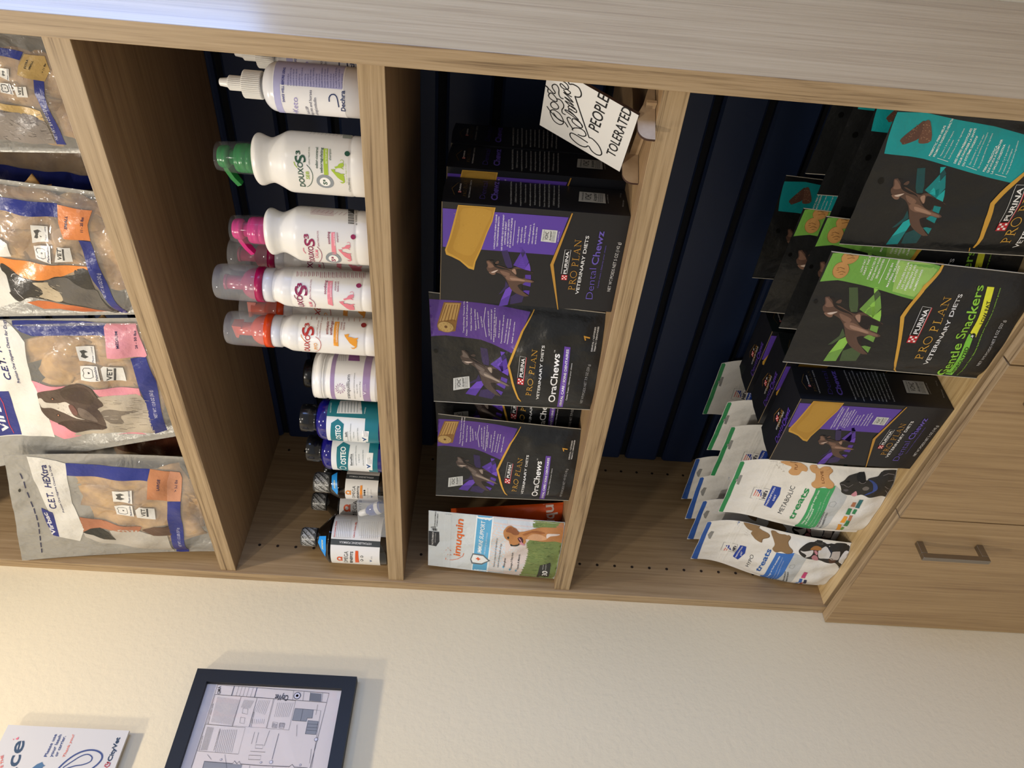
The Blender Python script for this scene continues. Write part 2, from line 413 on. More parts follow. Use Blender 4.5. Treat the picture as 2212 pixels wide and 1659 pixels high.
while z > Z4 - 0.05:
    z0, z1 = max(z + 0.006, Z4), min(z + 0.0767 - 0.006, ZTOP - 0.021)
    if z1 > z0:
        m.add([(0.004, DEP - 0.002, z0), (0.004, DEP - 0.010, z0), (0.004, DEP - 0.014, z0 + 0.004), (0.004, DEP - 0.014, z1 - 0.004), (0.004, DEP - 0.010, z1), (0.004, DEP - 0.002, z1),
               (W - 0.004, DEP - 0.002, z0), (W - 0.004, DEP - 0.010, z0), (W - 0.004, DEP - 0.014, z0 + 0.004), (W - 0.004, DEP - 0.014, z1 - 0.004), (W - 0.004, DEP - 0.010, z1), (W - 0.004, DEP - 0.002, z1)],
              [(0, 1, 7, 6), (1, 2, 8, 7), (2, 3, 9, 8), (3, 4, 10, 9), (4, 5, 11, 10), (0, 5, 4, 3, 2, 1), (6, 7, 8, 9, 10, 11)], navy)
    z -= 0.0767
cpart('slatted_back', m)
hm = MB(); hm.lathe([(0.0026, 0.0), (0.0026, 0.0004)], hole_m, n=12)
hm.v = [(c, a_, b_) for a_, b_, c in hm.v]; ho = None
for y in (0.059, 0.285):
    for k in range(-13, 21):
        z = -0.236 + 0.032 * k
        if any(s - T - 0.004 < z < s + 0.004 for s in (Z1, Z2, Z3)) or z < Z4 + 0.03 or z > ZTOP - 0.05: continue
        if ho is None: o = ho = hm.build('pin_hole')
        else: o = ho.copy(); COL.objects.link(o)
        o.location = (0.0 - W / 2 + W / 2, y, z); o.parent = left_panel
# doors below: three, each with a square bar handle at its upper right
dw = (W + 2 * TP) / 3
for i in range(3):
    x0 = -TP + i * dw + 0.0012; x1 = -TP + (i + 1) * dw - 0.0012
    m = MB(); m.box(x0, x1, -0.0185, -0.0005, ZFLOOR + 0.10, Z4 - 0.0045, oak_v); m.box(x0, x1, -0.0185, -0.0005, Z4 - 0.0045, Z4 - 0.0035, oak_eh)
    d = cpart('door', m, bevel=0.0006)
    hx = 0.231 + i * dw; h = MB(); zt = -0.7275; zb = zt - 0.106
    h.box(hx - 0.004, hx + 0.004, -0.049, -0.040, zb, zt, steel)
    h.box(hx - 0.004, hx + 0.004, -0.040, -0.0186, zt - 0.010, zt, steel)
    h.box(hx - 0.004, hx + 0.004, -0.040, -0.0186, zb, zb + 0.010, steel)
    ho = h.build('handle', bevel=0.0006); ho.parent = d
m = MB(); m.box(-TP, W + TP, 0.04, DEP - 0.002, ZFLOOR, ZFLOOR + 0.10, oak_h); cpart('plinth', m)

Z1 += .0005; Z2 += .0005; Z3 += .0005; Z4 += .0005        # goods rest on the boards
# art tables: 0.1 mm units on each surface
ART = {}
ART['gentle'] = [('p','6FA548',1,[(1188,2502),(1566,2497),(1640,2229),(1655,1813),(1655,1616),(1549,1170),(1113,1341),(1170,1752),(1228,2220),(1233,2305)]),
('p','97BE62',2,[(1626,1734),(1629,1571),(1538,1215),(1155,1361),(1180,1628)]),
('e','8A6236',3,1543,2283,91,100,22),
('e','B98A52',4,1543,2283,86,96,23),
('e','8A6236',3,1366,2323,113,95,-157),
('e','B98A52',4,1366,2323,109,90,-156),
('l','7A5430',5,7,[(1386,2377),(1405,2344),(1389,2288)]),
('l','7A5430',5,7,[(1335,2348),(1355,2307),(1346,2261)]),
('l','7A5430',5,7,[(1360,2374),(1369,2346)]),
('l','7A5430',5,7,[(1560,2334),(1573,2299),(1561,2253)]),
('l','7A5430',5,7,[(1519,2308),(1538,2267),(1538,2226)]),
('l','7A5430',5,7,[(1311,2313),(1321,2276)]),
('t','EDEFE6',4,'LOW FAT,',1373,2071,1546,2086,24,0.015),
('t','EDEFE6',4,'GREAT TASTE',1336,2025,1587,2047,23,0.015),
('t','EDEFE6',4,'FORMULATED FOR',1287,1953,1617,1975,23,0.015),
('t','EDEFE6',4,'DOGS WITH FOOD',1279,1905,1605,1928,23,0.015),
('t','EDEFE6',4,'SENSITIVITIES',1311,1860,1567,1878,23,0.015),
('t','EDEFE6',4,'FAIBLES EN',1319,1745,1530,1756,23,0.015),
('t','EDEFE6',4,'MATIÈRES GRASSES,',1227,1702,1595,1698,23,0.015),
('t','EDEFE6',4,'BON GOÛT',1303,1654,1511,1666,23,0.015),
('t','EDEFE6',4,'FORMULÉES POUR',1225,1578,1565,1575,23,0.015),
('t','EDEFE6',4,'LES CHIENS QUI',1233,1530,1538,1532,23,0.015),
('t','EDEFE6',4,'PRÉSENTENT DES',1219,1483,1541,1484,23,0.015),
('t','EDEFE6',4,'SENSIBILITÉS',1249,1439,1492,1446,23,0.015),
('t','EDEFE6',4,'ALIMENTAIRES',1230,1390,1496,1389,22,0.015),
('l','EDEFE6',4,6,[(1254,1818),(1606,1826)]),
('p','C99A3E',6,[(-34,1068),(179,1178),(863,1399),(1319,1318),(1509,1206),(1659,1191),(1702,1130),(1693,1117),(1640,1162),(1496,1177),(1298,1280),(866,1352),(186,1148),(-32,1053)]),
('p','B8242F',4,[(525,1072),(1051,1098),(1051,1107),(636,1086),(631,1189),(519,1183)]),
('l','E8E8E8',5,4,[(636,1091),(1050,1111),(1045,1209),(631,1189)]),
('p','EDE6E0',5,[(538,1086),(563,1087),(562,1113),(536,1112)]),
('p','EDE6E0',5,[(535,1146),(560,1147),(559,1173),(533,1172)]),
('p','EDE6E0',5,[(566,1118),(592,1119),(591,1144),(565,1143)]),
('p','EDE6E0',5,[(598,1089),(624,1090),(622,1116),(597,1115)]),
('p','EDE6E0',5,[(595,1149),(621,1150),(619,1176),(594,1175)]),
('t','E8E8E8',6,'PURINA',663,1109,1023,1127,55,0.02),
('r','C99A3E',4,'PRO PLAN',288,884,1228,942,88),
('t','E8E8E8',4,'VETERINARY DIETS',207,777,1276,832,51,0.012),
('t','8DC63F',4,'Gentle Snackers',12,428,1411,628,113,0.012),
('p','7CC242',3,[(29,431),(22,337),(726,430),(739,496)]),
('p','E6E63A',3,[(757,490),(703,396),(1396,492),(1395,579)]),
('t','15180F',4,'HYDROLYZED',62,340,553,412,46,0.02),
('t','15180F',4,'LOW FAT',913,417,1230,471,45,0.02),
('e','101210',5,721,438,41,29,27),
('t','E8E8E8',6,'+',705,414,745,439,46,0.04),
('t','8DC63F',4,'Low Fat Canine Treats / Gâteries hydrolysées pour chiens faibles en matières grasses',30,260,1397,414,17,0.01),
('t','C9C9C9',4,'NET WT/POIDS NET 8 OZ (227 g)',262,128,984,150,40,0),
('p','46583A',0,[(322,1759),(248,1622),(119,1629),(90,1827),(253,1847)]),
('p','46583A',0,[(580,1976),(476,1907),(414,1955),(339,2017),(320,2067),(465,1975)]),
('p','46583A',1,[(1153,2132),(1165,2030),(938,1933),(839,1906),(829,1979),(899,2029)]),
('p','6F9A48',1,[(880,1896),(1104,1809),(1010,1760),(816,1681),(781,1694),(837,1816)]),
('p','8CC152',1,[(843,1819),(1019,1774),(1010,1760),(816,1681),(781,1694)]),
('p','8CC152',1,[(1193,1848),(1205,1783),(1173,1790),(1110,1811)]),
('p','46583A',1,[(1173,1790),(1121,1737),(1016,1762),(1107,1807)]),
('p','6F9A48',1,[(1016,1762),(1105,1736),(932,1652),(816,1681)]),
('p','8CC152',1,[(816,1683),(912,1644),(831,1609),(748,1591),(778,1693)]),
('p','6F9A48',1,[(685,1671),(677,1579),(586,1563),(612,1661)]),
('p','6F9A48',1,[(541,1687),(541,1644),(526,1555),(445,1550),(496,1692)]),
('p','6F9A48',1,[(362,1663),(379,1628),(367,1547),(273,1543)]),
('p','8CC152',1,[(464,1897),(391,1844),(297,1854),(197,2006),(410,1954)]),
('p','6F9A48',1,[(197,2006),(297,1854),(85,1871),(67,2025)]),
('s','5A443A',2,[(985,2359),(1000,2331),(1000,2304),(964,2263),(906,2218),(895,2148),(857,2056),(820,1969),(811,1910),(835,1882),(839,1823),(804,1758),(766,1672),(743,1599),(724,1545),(680,1580),(685,1673),(615,1663),(580,1561),(550,1505),(521,1547),(541,1644),(497,1686),(448,1695),(369,1668),(305,1607),(255,1541),(245,1576),(248,1622),(304,1734),(373,1829),(458,1895),(565,1948),(648,2002),(719,2075),(758,2159),(774,2199),(785,2276),(806,2312),(861,2339),(906,2329)]),
('s','262020',3,[(997,2309),(994,2242),(943,2228),(886,2166),(853,2087),(815,1984),(750,1906),(694,1845),(637,1769),(618,1686),(684,1678),(683,1581),(720,1549),(763,1671),(796,1765),(794,1831),(718,1811),(689,1833),(751,1901),(800,1988),(816,2072),(859,2182),(911,2231),(958,2261)]),
('s','262020',3,[(490,1766),(516,1694),(448,1695),(369,1668),(391,1705),(445,1748)]),
('s','9C7C6A',4,[(784,1904),(811,1860),(754,1831),(698,1819),(735,1870)]),
('s','7C5F50',3,[(663,1986),(679,1894),(635,1779),(600,1678),(567,1556),(535,1543),(549,1658),(570,1776),(576,1887),(609,1959)]),
('s','9C7C6A',4,[(643,1913),(625,1798),(587,1673),(560,1673),(581,1791),(597,1884)]),
('s','7C5F50',3,[(791,2106),(768,2019),(720,1926),(670,1945),(703,2035)]),
('s','7C5F50',3,[(978,2345),(976,2312),(898,2226),(873,2221),(860,2277),(876,2317),(920,2318)]),
('s','7C5F50',4,[(783,2292),(796,2230),(816,2138),(770,2175),(743,2172),(725,2185),(728,2225),(759,2275)]),
('s','CDBBAF',5,[(781,2252),(815,2138),(772,2184),(765,2218)]),
('s','5A443A',2,[(936,2208),(974,2186),(984,2162),(967,2146),(937,2149),(926,2171)]),
('e','0A0A0A',3,922,2448,29,24,19)]
ART['teal'] = [('p','19969B',1,[(1068,2299),(1250,2331),(1491,2354),(1518,2057),(1488,1724),(1472,1317),(1420,866),(1324,717),(927,874),(1014,1612),(1055,1865),(1064,2016)]),
('s','5B3F35',3,[(1235,2191),(1390,2082),(1436,2046),(1412,2010),(1273,1998),(1183,2131),(1195,2169)]),
('s','6A4A3C',4,[(1432,2029),(1438,1975),(1252,1880),(1210,1983),(1257,2012),(1355,2014)]),
('l','9A7A62',5,5,[(1317,2001),(1314,1990)]),
('l','8A6A56',5,5,[(1272,2121),(1267,2110)]),
('l','9A7A62',5,5,[(1402,2002),(1399,1990)]),
('l','8A6A56',5,5,[(1198,2143),(1194,2133)]),
('l','9A7A62',5,5,[(1369,2023),(1366,2012)]),
('l','8A6A56',5,5,[(1387,2081),(1383,2070)]),
('l','9A7A62',5,5,[(1336,1949),(1333,1938)]),
('l','8A6A56',5,5,[(1343,2114),(1339,2103)]),
('l','9A7A62',5,5,[(1268,1939),(1265,1928)]),
('l','8A6A56',5,5,[(1291,2106),(1286,2096)]),
('l','9A7A62',5,5,[(1403,1998),(1400,1986)]),
('l','8A6A56',5,5,[(1340,2094),(1335,2083)]),
('l','9A7A62',5,5,[(1404,2036),(1401,2025)]),
('l','8A6A56',5,5,[(1365,2090),(1360,2079)]),
('l','9A7A62',5,5,[(1268,1930),(1265,1919)]),
('l','8A6A56',5,5,[(1314,2088),(1310,2077)]),
('l','9A7A62',5,5,[(1277,1967),(1274,1956)]),
('l','8A6A56',5,5,[(1267,2107),(1262,2097)]),
('l','9A7A62',5,5,[(1399,1975),(1396,1963)]),
('l','8A6A56',5,5,[(1252,2148),(1248,2137)]),
('l','9A7A62',5,5,[(1344,1940),(1341,1929)]),
('l','8A6A56',5,5,[(1333,2111),(1328,2100)]),
('l','9A7A62',5,5,[(1347,1987),(1344,1976)]),
('l','8A6A56',5,5,[(1269,2123),(1265,2112)]),
('l','9A7A62',5,5,[(1262,1941),(1259,1930)]),
('l','8A6A56',5,5,[(1308,2090),(1304,2080)]),
('l','9A7A62',5,5,[(1250,1908),(1247,1896)]),
('l','8A6A56',5,5,[(1348,2111),(1343,2100)]),
('l','9A7A62',5,5,[(1255,1910),(1252,1898)]),
('l','8A6A56',5,5,[(1366,2085),(1362,2074)]),
('l','9A7A62',5,5,[(1378,1982),(1375,1970)]),
('l','8A6A56',5,5,[(1353,2089),(1349,2078)]),
('l','9A7A62',5,5,[(1398,2035),(1395,2023)]),
('l','8A6A56',5,5,[(1335,2077),(1330,2066)]),
('l','9A7A62',5,5,[(1273,1996),(1270,1985)]),
('l','8A6A56',5,5,[(1303,2130),(1299,2119)]),
('l','9A7A62',5,5,[(1281,1979),(1278,1968)]),
('l','8A6A56',5,5,[(1389,2100),(1385,2090)]),
('l','9A7A62',5,5,[(1405,2005),(1402,1993)]),
('l','8A6A56',5,5,[(1347,2103),(1343,2093)]),
('l','9A7A62',5,5,[(1252,1907),(1249,1895)]),
('l','8A6A56',5,5,[(1274,2101),(1269,2091)]),
('l','9A7A62',5,5,[(1396,2032),(1393,2020)]),
('l','8A6A56',5,5,[(1343,2120),(1338,2109)]),
('l','9A7A62',5,5,[(1339,2015),(1337,2004)]),
('l','8A6A56',5,5,[(1338,2116),(1333,2105)]),
('l','9A7A62',5,5,[(1261,1995),(1258,1984)]),
('l','8A6A56',5,5,[(1243,2117),(1239,2106)]),
('l','9A7A62',5,5,[(1353,1951),(1350,1940)]),
('l','8A6A56',5,5,[(1292,2116),(1287,2106)]),
('l','9A7A62',5,5,[(1314,1959),(1311,1948)]),
('l','8A6A56',5,5,[(1304,2107),(1299,2096)]),
('t','EAF2F0',4,'PREBIOTIC FIBER HELPS',1093,1810,1417,1798,23,0.015),
('t','EAF2F0',4,'PROMOTE DIGESTIVE HEALTH',1092,1764,1491,1755,23,0.015),
('t','EAF2F0',4,'DES FIBRES PRÉBIOTIQUES',1049,1523,1425,1528,22,0.015),
('t','EAF2F0',4,'POUR FAVORISER LA SANTÉ',1042,1479,1431,1488,22,0.015),
('t','EAF2F0',4,'DU SYSTÈME DIGESTIF',1037,1436,1363,1441,21,0.015),
('t','EAF2F0',4,'FIBRA PREBIÓTICA',1016,1217,1293,1202,23,0.015),
('t','EAF2F0',4,'QUE AYUDA A PROMOVER',1010,1174,1361,1180,22,0.015),
('t','EAF2F0',4,'LA SALUD DIGESTIVA',1004,1128,1318,1134,23,0.015),
('t','DCE8E8',4,'Vitamins C & E help support',1103,1703,1374,1692,17,0.0),
('t','DCE8E8',4,'the immune system',1088,1658,1286,1652,18,0.0),
('t','DCE8E8',4,'Real chicken is the #1 ingredient',1087,1602,1415,1600,17,0.0),
('t','DCE8E8',4,'Des vitamines C et E pour aider',1063,1383,1384,1384,17,0.0),
('t','DCE8E8',4,'à soutenir le système immunitaire',1047,1342,1408,1355,17,0.0),
('t','DCE8E8',4,'Du vrai poulet comme 1er ingrédient',1044,1286,1407,1304,17,0.0),
('t','DCE8E8',4,'Vitaminas C y E que ayudan',1033,1066,1321,1091,17,0.0),
('t','DCE8E8',4,'al sistema inmunológico',1019,1024,1286,1048,16,0.0),
('t','DCE8E8',4,'Pollo de verdad como ingrediente',1020,982,1372,1025,16,0.0),
('l','DCE8E8',4,5,[(1081,1732),(1057,1603)]),
('l','DCE8E8',4,5,[(1041,1416),(1021,1299)]),
('l','DCE8E8',4,5,[(1005,1101),(988,974)]),
('p','C99A3E',6,[(78,854),(253,887),(495,963),(681,992),(936,893),(1206,783),(1170,762),(906,849),(673,942),(500,904),(240,842),(75,833)]),
('l','C99A3E',6,9,[(16,857),(74,882)]),
('p','B8242F',4,[(360,654),(929,717),(928,726),(468,675),(457,775),(348,763)]),
('l','E8E8E8',5,4,[(467,679),(928,730),(917,826),(457,775)]),
('p','EDE6E0',5,[(372,668),(397,671),(394,696),(369,694)]),
('p','EDE6E0',5,[(365,727),(390,730),(387,755),(362,752)]),
('p','EDE6E0',5,[(398,701),(423,704),(420,729),(395,726)]),
('p','EDE6E0',5,[(430,675),(455,678),(453,703),(428,700)]),
('p','EDE6E0',5,[(424,734),(449,737),(446,762),(421,759)]),
('t','E8E8E8',6,'PURINA',493,698,897,743,54,0.02),
('r','C99A3E',4,'PRO PLAN',199,521,1104,624,95),
('t','E8E8E8',4,'VETERINARY DIETS',134,381,1119,516,56,0.012),
('p','46583A',0,[(250,1602),(189,1492),(77,1496),(52,1661),(193,1678)]),
('p','46583A',0,[(465,1770),(377,1717),(325,1760),(260,1812),(242,1852),(368,1773)]),
('p','46583A',1,[(945,1878),(960,1798),(770,1728),(686,1707),(674,1765),(733,1804)]),
('p','6F9A48',1,[(721,1699),(917,1627),(838,1591),(679,1536),(649,1547),(690,1640)]),
('p','8CC152',1,[(695,1642),(846,1603),(838,1591),(679,1536),(649,1547)]),
('p','8CC152',1,[(989,1653),(1000,1598),(974,1607),(922,1629)]),
('p','46583A',1,[(974,1607),(932,1568),(843,1593),(920,1626)]),
('p','6F9A48',1,[(843,1593),(919,1568),(772,1505),(679,1536)]),
('p','8CC152',1,[(678,1538),(757,1500),(691,1477),(618,1460),(646,1546)]),
('p','6F9A48',1,[(561,1525),(554,1449),(478,1440),(497,1516)]),
('p','6F9A48',1,[(434,1537),(437,1504),(429,1437),(361,1436),(397,1542)]),
('p','6F9A48',1,[(285,1524),(300,1497),(294,1435),(212,1429)]),
('p','8CC152',1,[(367,1709),(307,1670),(229,1682),(141,1808),(323,1759)]),
('p','6F9A48',1,[(141,1808),(229,1682),(47,1698),(30,1826)]),
('s','5A443A',2,[(800,2071),(813,2048),(813,2025),(783,1993),(736,1960),(728,1902),(696,1826),(667,1758),(663,1712),(684,1689),(691,1645),(666,1597),(636,1529),(614,1468),(594,1420),(557,1450),(561,1527),(499,1516),(473,1439),(449,1397),(425,1432),(437,1504),(398,1538),(356,1546),(290,1528),(237,1480),(196,1427),(187,1455),(189,1492),(235,1583),(292,1658),(362,1707),(451,1747),(525,1793),(583,1851),(612,1916),(624,1948),(632,2011),(650,2039),(695,2060),(733,2050)]),
('s','262020',3,[(811,2029),(808,1974),(766,1965),(721,1917),(692,1852),(662,1769),(613,1712),(565,1664),(515,1600),(501,1534),(560,1531),(560,1451),(591,1423),(633,1528),(659,1603),(653,1652),(589,1637),(562,1654),(613,1708),(650,1774),(661,1841),(697,1932),(740,1970),(778,1991)]),
('s','262020',3,[(388,1600),(413,1543),(356,1546),(290,1528),(307,1556),(352,1588)]),
('s','9C7C6A',4,[(641,1709),(665,1674),(619,1653),(570,1643),(601,1684)]),
('s','7C5F50',3,[(539,1780),(552,1703),(513,1608),(485,1529),(462,1435),(437,1427),(443,1514),(455,1605),(460,1695),(490,1757)]),
('s','9C7C6A',4,[(520,1718),(504,1622),(474,1525),(451,1526),(464,1617),(478,1693)]),
('s','7C5F50',3,[(640,1870),(624,1801),(587,1729),(544,1745),(572,1819)]),
('s','7C5F50',3,[(794,2060),(792,2032),(730,1967),(709,1964),(697,2010),(708,2042),(745,2040)]),
('s','7C5F50',4,[(630,2024),(643,1973),(661,1896),(622,1928),(600,1928),(585,1939),(586,1972),(610,2010)]),
('s','CDBBAF',5,[(629,1991),(660,1896),(623,1936),(617,1964)]),
('s','5A443A',2,[(761,1949),(792,1928),(800,1908),(787,1895),(763,1900),(753,1919)]),
('e','0A0A0A',3,771,2200,38,33,24)]
ART['ora'] = [('p','5B3C92',1,[(1486,2237),(1511,1865),(1518,1575),(1513,1284),(1489,946),(877,1157),(969,1410),(1006,1568),(1005,2029),(969,2248)]),
('p','8A6436',3,[(1469,2040),(1492,1818),(1279,1868),(1080,1901),(1051,2016),(1068,2124),(1158,2135)]),
('p','B8945A',4,[(1459,2019),(1480,1836),(1238,1892),(1246,1934),(1202,2101)]),
('l','7A5228',5,9,[(1201,2083),(1442,2006)]),
('l','7A5228',5,9,[(1207,2040),(1447,1970)]),
('l','7A5228',5,9,[(1211,1997),(1451,1935)]),
('l','7A5228',5,9,[(1216,1954),(1456,1900)]),
('l','7A5228',5,9,[(1221,1911),(1461,1865)]),
('e','8A6A3C',5,1127,2026,77,112,178),
('e','B89A62',6,1131,2025,72,99,177),
('e','6A4A28',7,1133,2023,19,20,176),
('e','8A6A3C',7,1139,1951,6,5,180),
('e','8A6A3C',7,1108,1966,6,5,180),
('e','8A6A3C',7,1085,2004,5,5,180),
('e','8A6A3C',7,1080,2050,6,5,180),
('e','8A6A3C',7,1093,2087,5,5,180),
('e','8A6A3C',7,1121,2100,5,5,180),
('e','8A6A3C',7,1152,2085,5,5,180),
('e','8A6A3C',7,1175,2047,6,5,180),
('e','8A6A3C',7,1180,2001,5,5,180),
('e','8A6A3C',7,1167,1965,6,4,180),
('t','E6E0EE',4,'Tasty,Chewy Texture Helps',1067,1787,1573,1774,18,0.01),
('t','E6E0EE',4,'Clean Teeth And Freshen Breath',1035,1747,1610,1734,18,0.01),
('t','E6E0EE',4,'Helps Control Tartar',1115,1688,1440,1688,18,0.01),
('t','E6E0EE',4,'Supports A Healthy',1134,1627,1428,1641,18,0.01),
('t','E6E0EE',4,'Immune System',1167,1589,1388,1610,18,0.01),
('t','E6E0EE',4,'Low Calorie',1195,1542,1339,1563,18,0.01),
('t','E6E0EE',4,'Un goût délicieux et une',1084,1451,1424,1474,18,0.01),
('t','E6E0EE',4,'texture caoutchouteuse qui',1031,1426,1451,1431,18,0.01),
('t','E6E0EE',4,'aident à nettoyer les dents et à',1002,1392,1479,1388,18,0.01),
('t','E6E0EE',4,"rafraîchir l'haleine",1076,1372,1364,1368,17,0.01),
('t','E6E0EE',4,'Aide à prévenir',1071,1326,1334,1320,17,0.01),
('t','E6E0EE',4,"l'accumulation de tartre",999,1293,1407,1271,18,0.01),
('t','E6E0EE',4,'Favorise un système',1017,1248,1368,1220,17,0.01),
('t','E6E0EE',4,'immunitaire en santé',1003,1214,1370,1184,17,0.01),
('t','E6E0EE',4,'Faible en calories',1031,1152,1340,1131,17,0.01),
('l','E6E0EE',4,6,[(1061,1496),(1278,1532),(1471,1513)]),
('p','C99A3E',6,[(95,992),(153,1040),(372,1122),(418,1137),(687,1207),(1227,1049),(1525,901),(1517,895),(1233,1019),(684,1175),(430,1109),(335,1079),(185,1027),(111,989)]),
('p','B8242F',4,[(419,973),(866,956),(866,963),(509,977),(512,1059),(422,1062)]),
('l','E8E8E8',5,3,[(509,980),(866,967),(869,1045),(512,1059)]),
('p','EDE6E0',5,[(430,983),(451,983),(451,1003),(431,1004)]),
('p','EDE6E0',5,[(432,1032),(452,1031),(453,1051),(433,1052)]),
('p','EDE6E0',5,[(455,1007),(476,1006),(476,1026),(456,1027)]),
('p','EDE6E0',5,[(478,981),(499,981),(500,1001),(479,1002)]),
('p','EDE6E0',5,[(480,1030),(501,1029),(501,1049),(481,1050)]),
('t','E8E8E8',6,'PURINA',532,993,845,981,44,0.02),
('r','C99A3E',4,'PRO PLAN',235,865,999,823,67),
('t','E8E8E8',4,'VETERINARY DIETS',173,749,1078,737,36,0.012),
('t','F0F0F0',4,'OraChews',143,522,962,528,94,0.016),
('t','F0F0F0',4,'TM',978,590,1018,591,17,0.0),
('p','6A48A8',3,[(25,473),(25,393),(1074,400),(1082,479)]),
('t','F0F0F0',4,'DENTAL CARE / SOINS DENTAIRES',44,416,1040,418,33,0.02),
('t','E0E0E0',4,'Canine Treats / Gâteries pour chiens',200,355,844,353,18,0.01),
('t','A8A8A8',4,'NET WT/POIDS NET 7.9 OZ (224 g)',144,133,835,112,36,0.0),
('t','D8A040',4,'7',1221,162,1292,186,71,0.03),
('t','E0E0E0',4,'DENTAL / GÂTERIES',1043,112,1391,101,21,0.02),
('t','E0E0E0',4,'TREATS / DENTAIRES',1041,75,1399,64,20,0.02),
('p','C9CBC8',4,[(194,1945),(381,1942),(436,1721),(250,1712)]),
('t','33363A',5,'VETERINARY ORAL HEALTH',219,1905,375,1903,16,0),
('t','26282C',5,'VOHC',249,1840,377,1839,56,0.01),
('t','26282C',5,'Accepted',253,1791,395,1797,33,0.01,0.3),
('t','33363A',5,'HELPS CONTROL PLAQUE',250,1773,410,1772,11,0),
('t','33363A',5,'HELPS CONTROL PLAQUE',254,1756,415,1756,10,0),
('t','33363A',5,'HELPS CONTROL PLAQUE',258,1740,420,1739,10,0),
('e','060606',3,768,2167,30,29,-1),
('l','D8D4CC',3,8,[(1578,2246),(989,2260),(477,2259),(-33,2232)]),
('p','46583A',0,[(260,1459),(184,1354),(100,1399),(125,1590),(236,1562)]),
('p','46583A',0,[(479,1591),(393,1556),(361,1617),(321,1693),(317,1742),(400,1622)]),
('p','46583A',1,[(888,1574),(885,1480),(708,1452),(638,1454),(639,1523),(692,1550)]),
('p','6F9A48',1,[(665,1433),(810,1294),(740,1273),(596,1257),(573,1278),(630,1374)]),
('p','8CC152',1,[(634,1375),(748,1284),(740,1273),(596,1257),(573,1278)]),
('p','8CC152',1,[(877,1306),(874,1241),(853,1257),(814,1294)]),
('p','46583A',1,[(853,1257),(810,1221),(744,1273),(812,1291)]),
('p','6F9A48',1,[(744,1273),(799,1224),(667,1194),(596,1257)]),
('p','8CC152',1,[(596,1259),(652,1193),(588,1185),(522,1188),(570,1277)]),
('p','6F9A48',1,[(492,1279),(469,1194),(404,1204),(436,1289)]),
('p','6F9A48',1,[(389,1332),(384,1291),(363,1213),(305,1229),(359,1348)]),
('p','6F9A48',1,[(265,1357),(270,1320),(249,1249),(184,1273)]),
('p','8CC152',1,[(383,1550),(323,1520),(264,1556),(229,1723),(359,1617)]),
('p','6F9A48',1,[(229,1723),(264,1556),(130,1631),(150,1775)]),
('s','4C403C',2,[(813,1824),(819,1796),(813,1772),(779,1744),(731,1719),(710,1659),(668,1586),(632,1517),(621,1466),(634,1434),(632,1379),(601,1331),(556,1261),(521,1197),(493,1149),(471,1195),(492,1282),(438,1289),(400,1203),(372,1159),(358,1207),(384,1291),(359,1343),(327,1363),(270,1360),(218,1323),(171,1277),(172,1312),(184,1354),(243,1442),(307,1511),(378,1549),(462,1569),(530,1597),(585,1644),(621,1707),(637,1738),(659,1804),(681,1830),(724,1839),(753,1818)]),
('s','262020',3,[(812,1776),(796,1717),(758,1718),(708,1678),(670,1616),(631,1532),(581,1481),(531,1440),(472,1383),(444,1310),(492,1287),(473,1195),(491,1153),(554,1261),(596,1340),(602,1400),(544,1402),(526,1429),(580,1476),(622,1541),(644,1612),(692,1701),(737,1730),(775,1743)]),
('s','262020',3,[(369,1419),(373,1345),(327,1363),(270,1360),(291,1388),(335,1415)]),
('s','9A8C80',4,[(603,1469),(616,1421),(574,1411),(530,1415),(566,1452)]),
('s','6E625C',3,[(537,1578),(530,1489),(473,1393),(429,1308),(391,1202),(367,1198),(391,1302),(425,1407),(455,1509),(495,1568)]),
('s','9A8C80',4,[(509,1516),(470,1412),(419,1306),(401,1314),(436,1418),(469,1501)]),
('s','6E625C',3,[(633,1650),(607,1578),(564,1508),(534,1539),(570,1612)]),
('s','6E625C',3,[(805,1814),(797,1784),(728,1729),(710,1732),(712,1785),(730,1816),(760,1804)]),
('s','6E625C',4,[(660,1818),(658,1760),(655,1672),(631,1718),(613,1723),(604,1739),(611,1775),(640,1809)]),
('s','CDBBAF',5,[(651,1784),(654,1672),(634,1726),(635,1758)]),
('s','4C403C',2,[(749,1702),(771,1671),(772,1647),(758,1637),(738,1648),(735,1672)])]
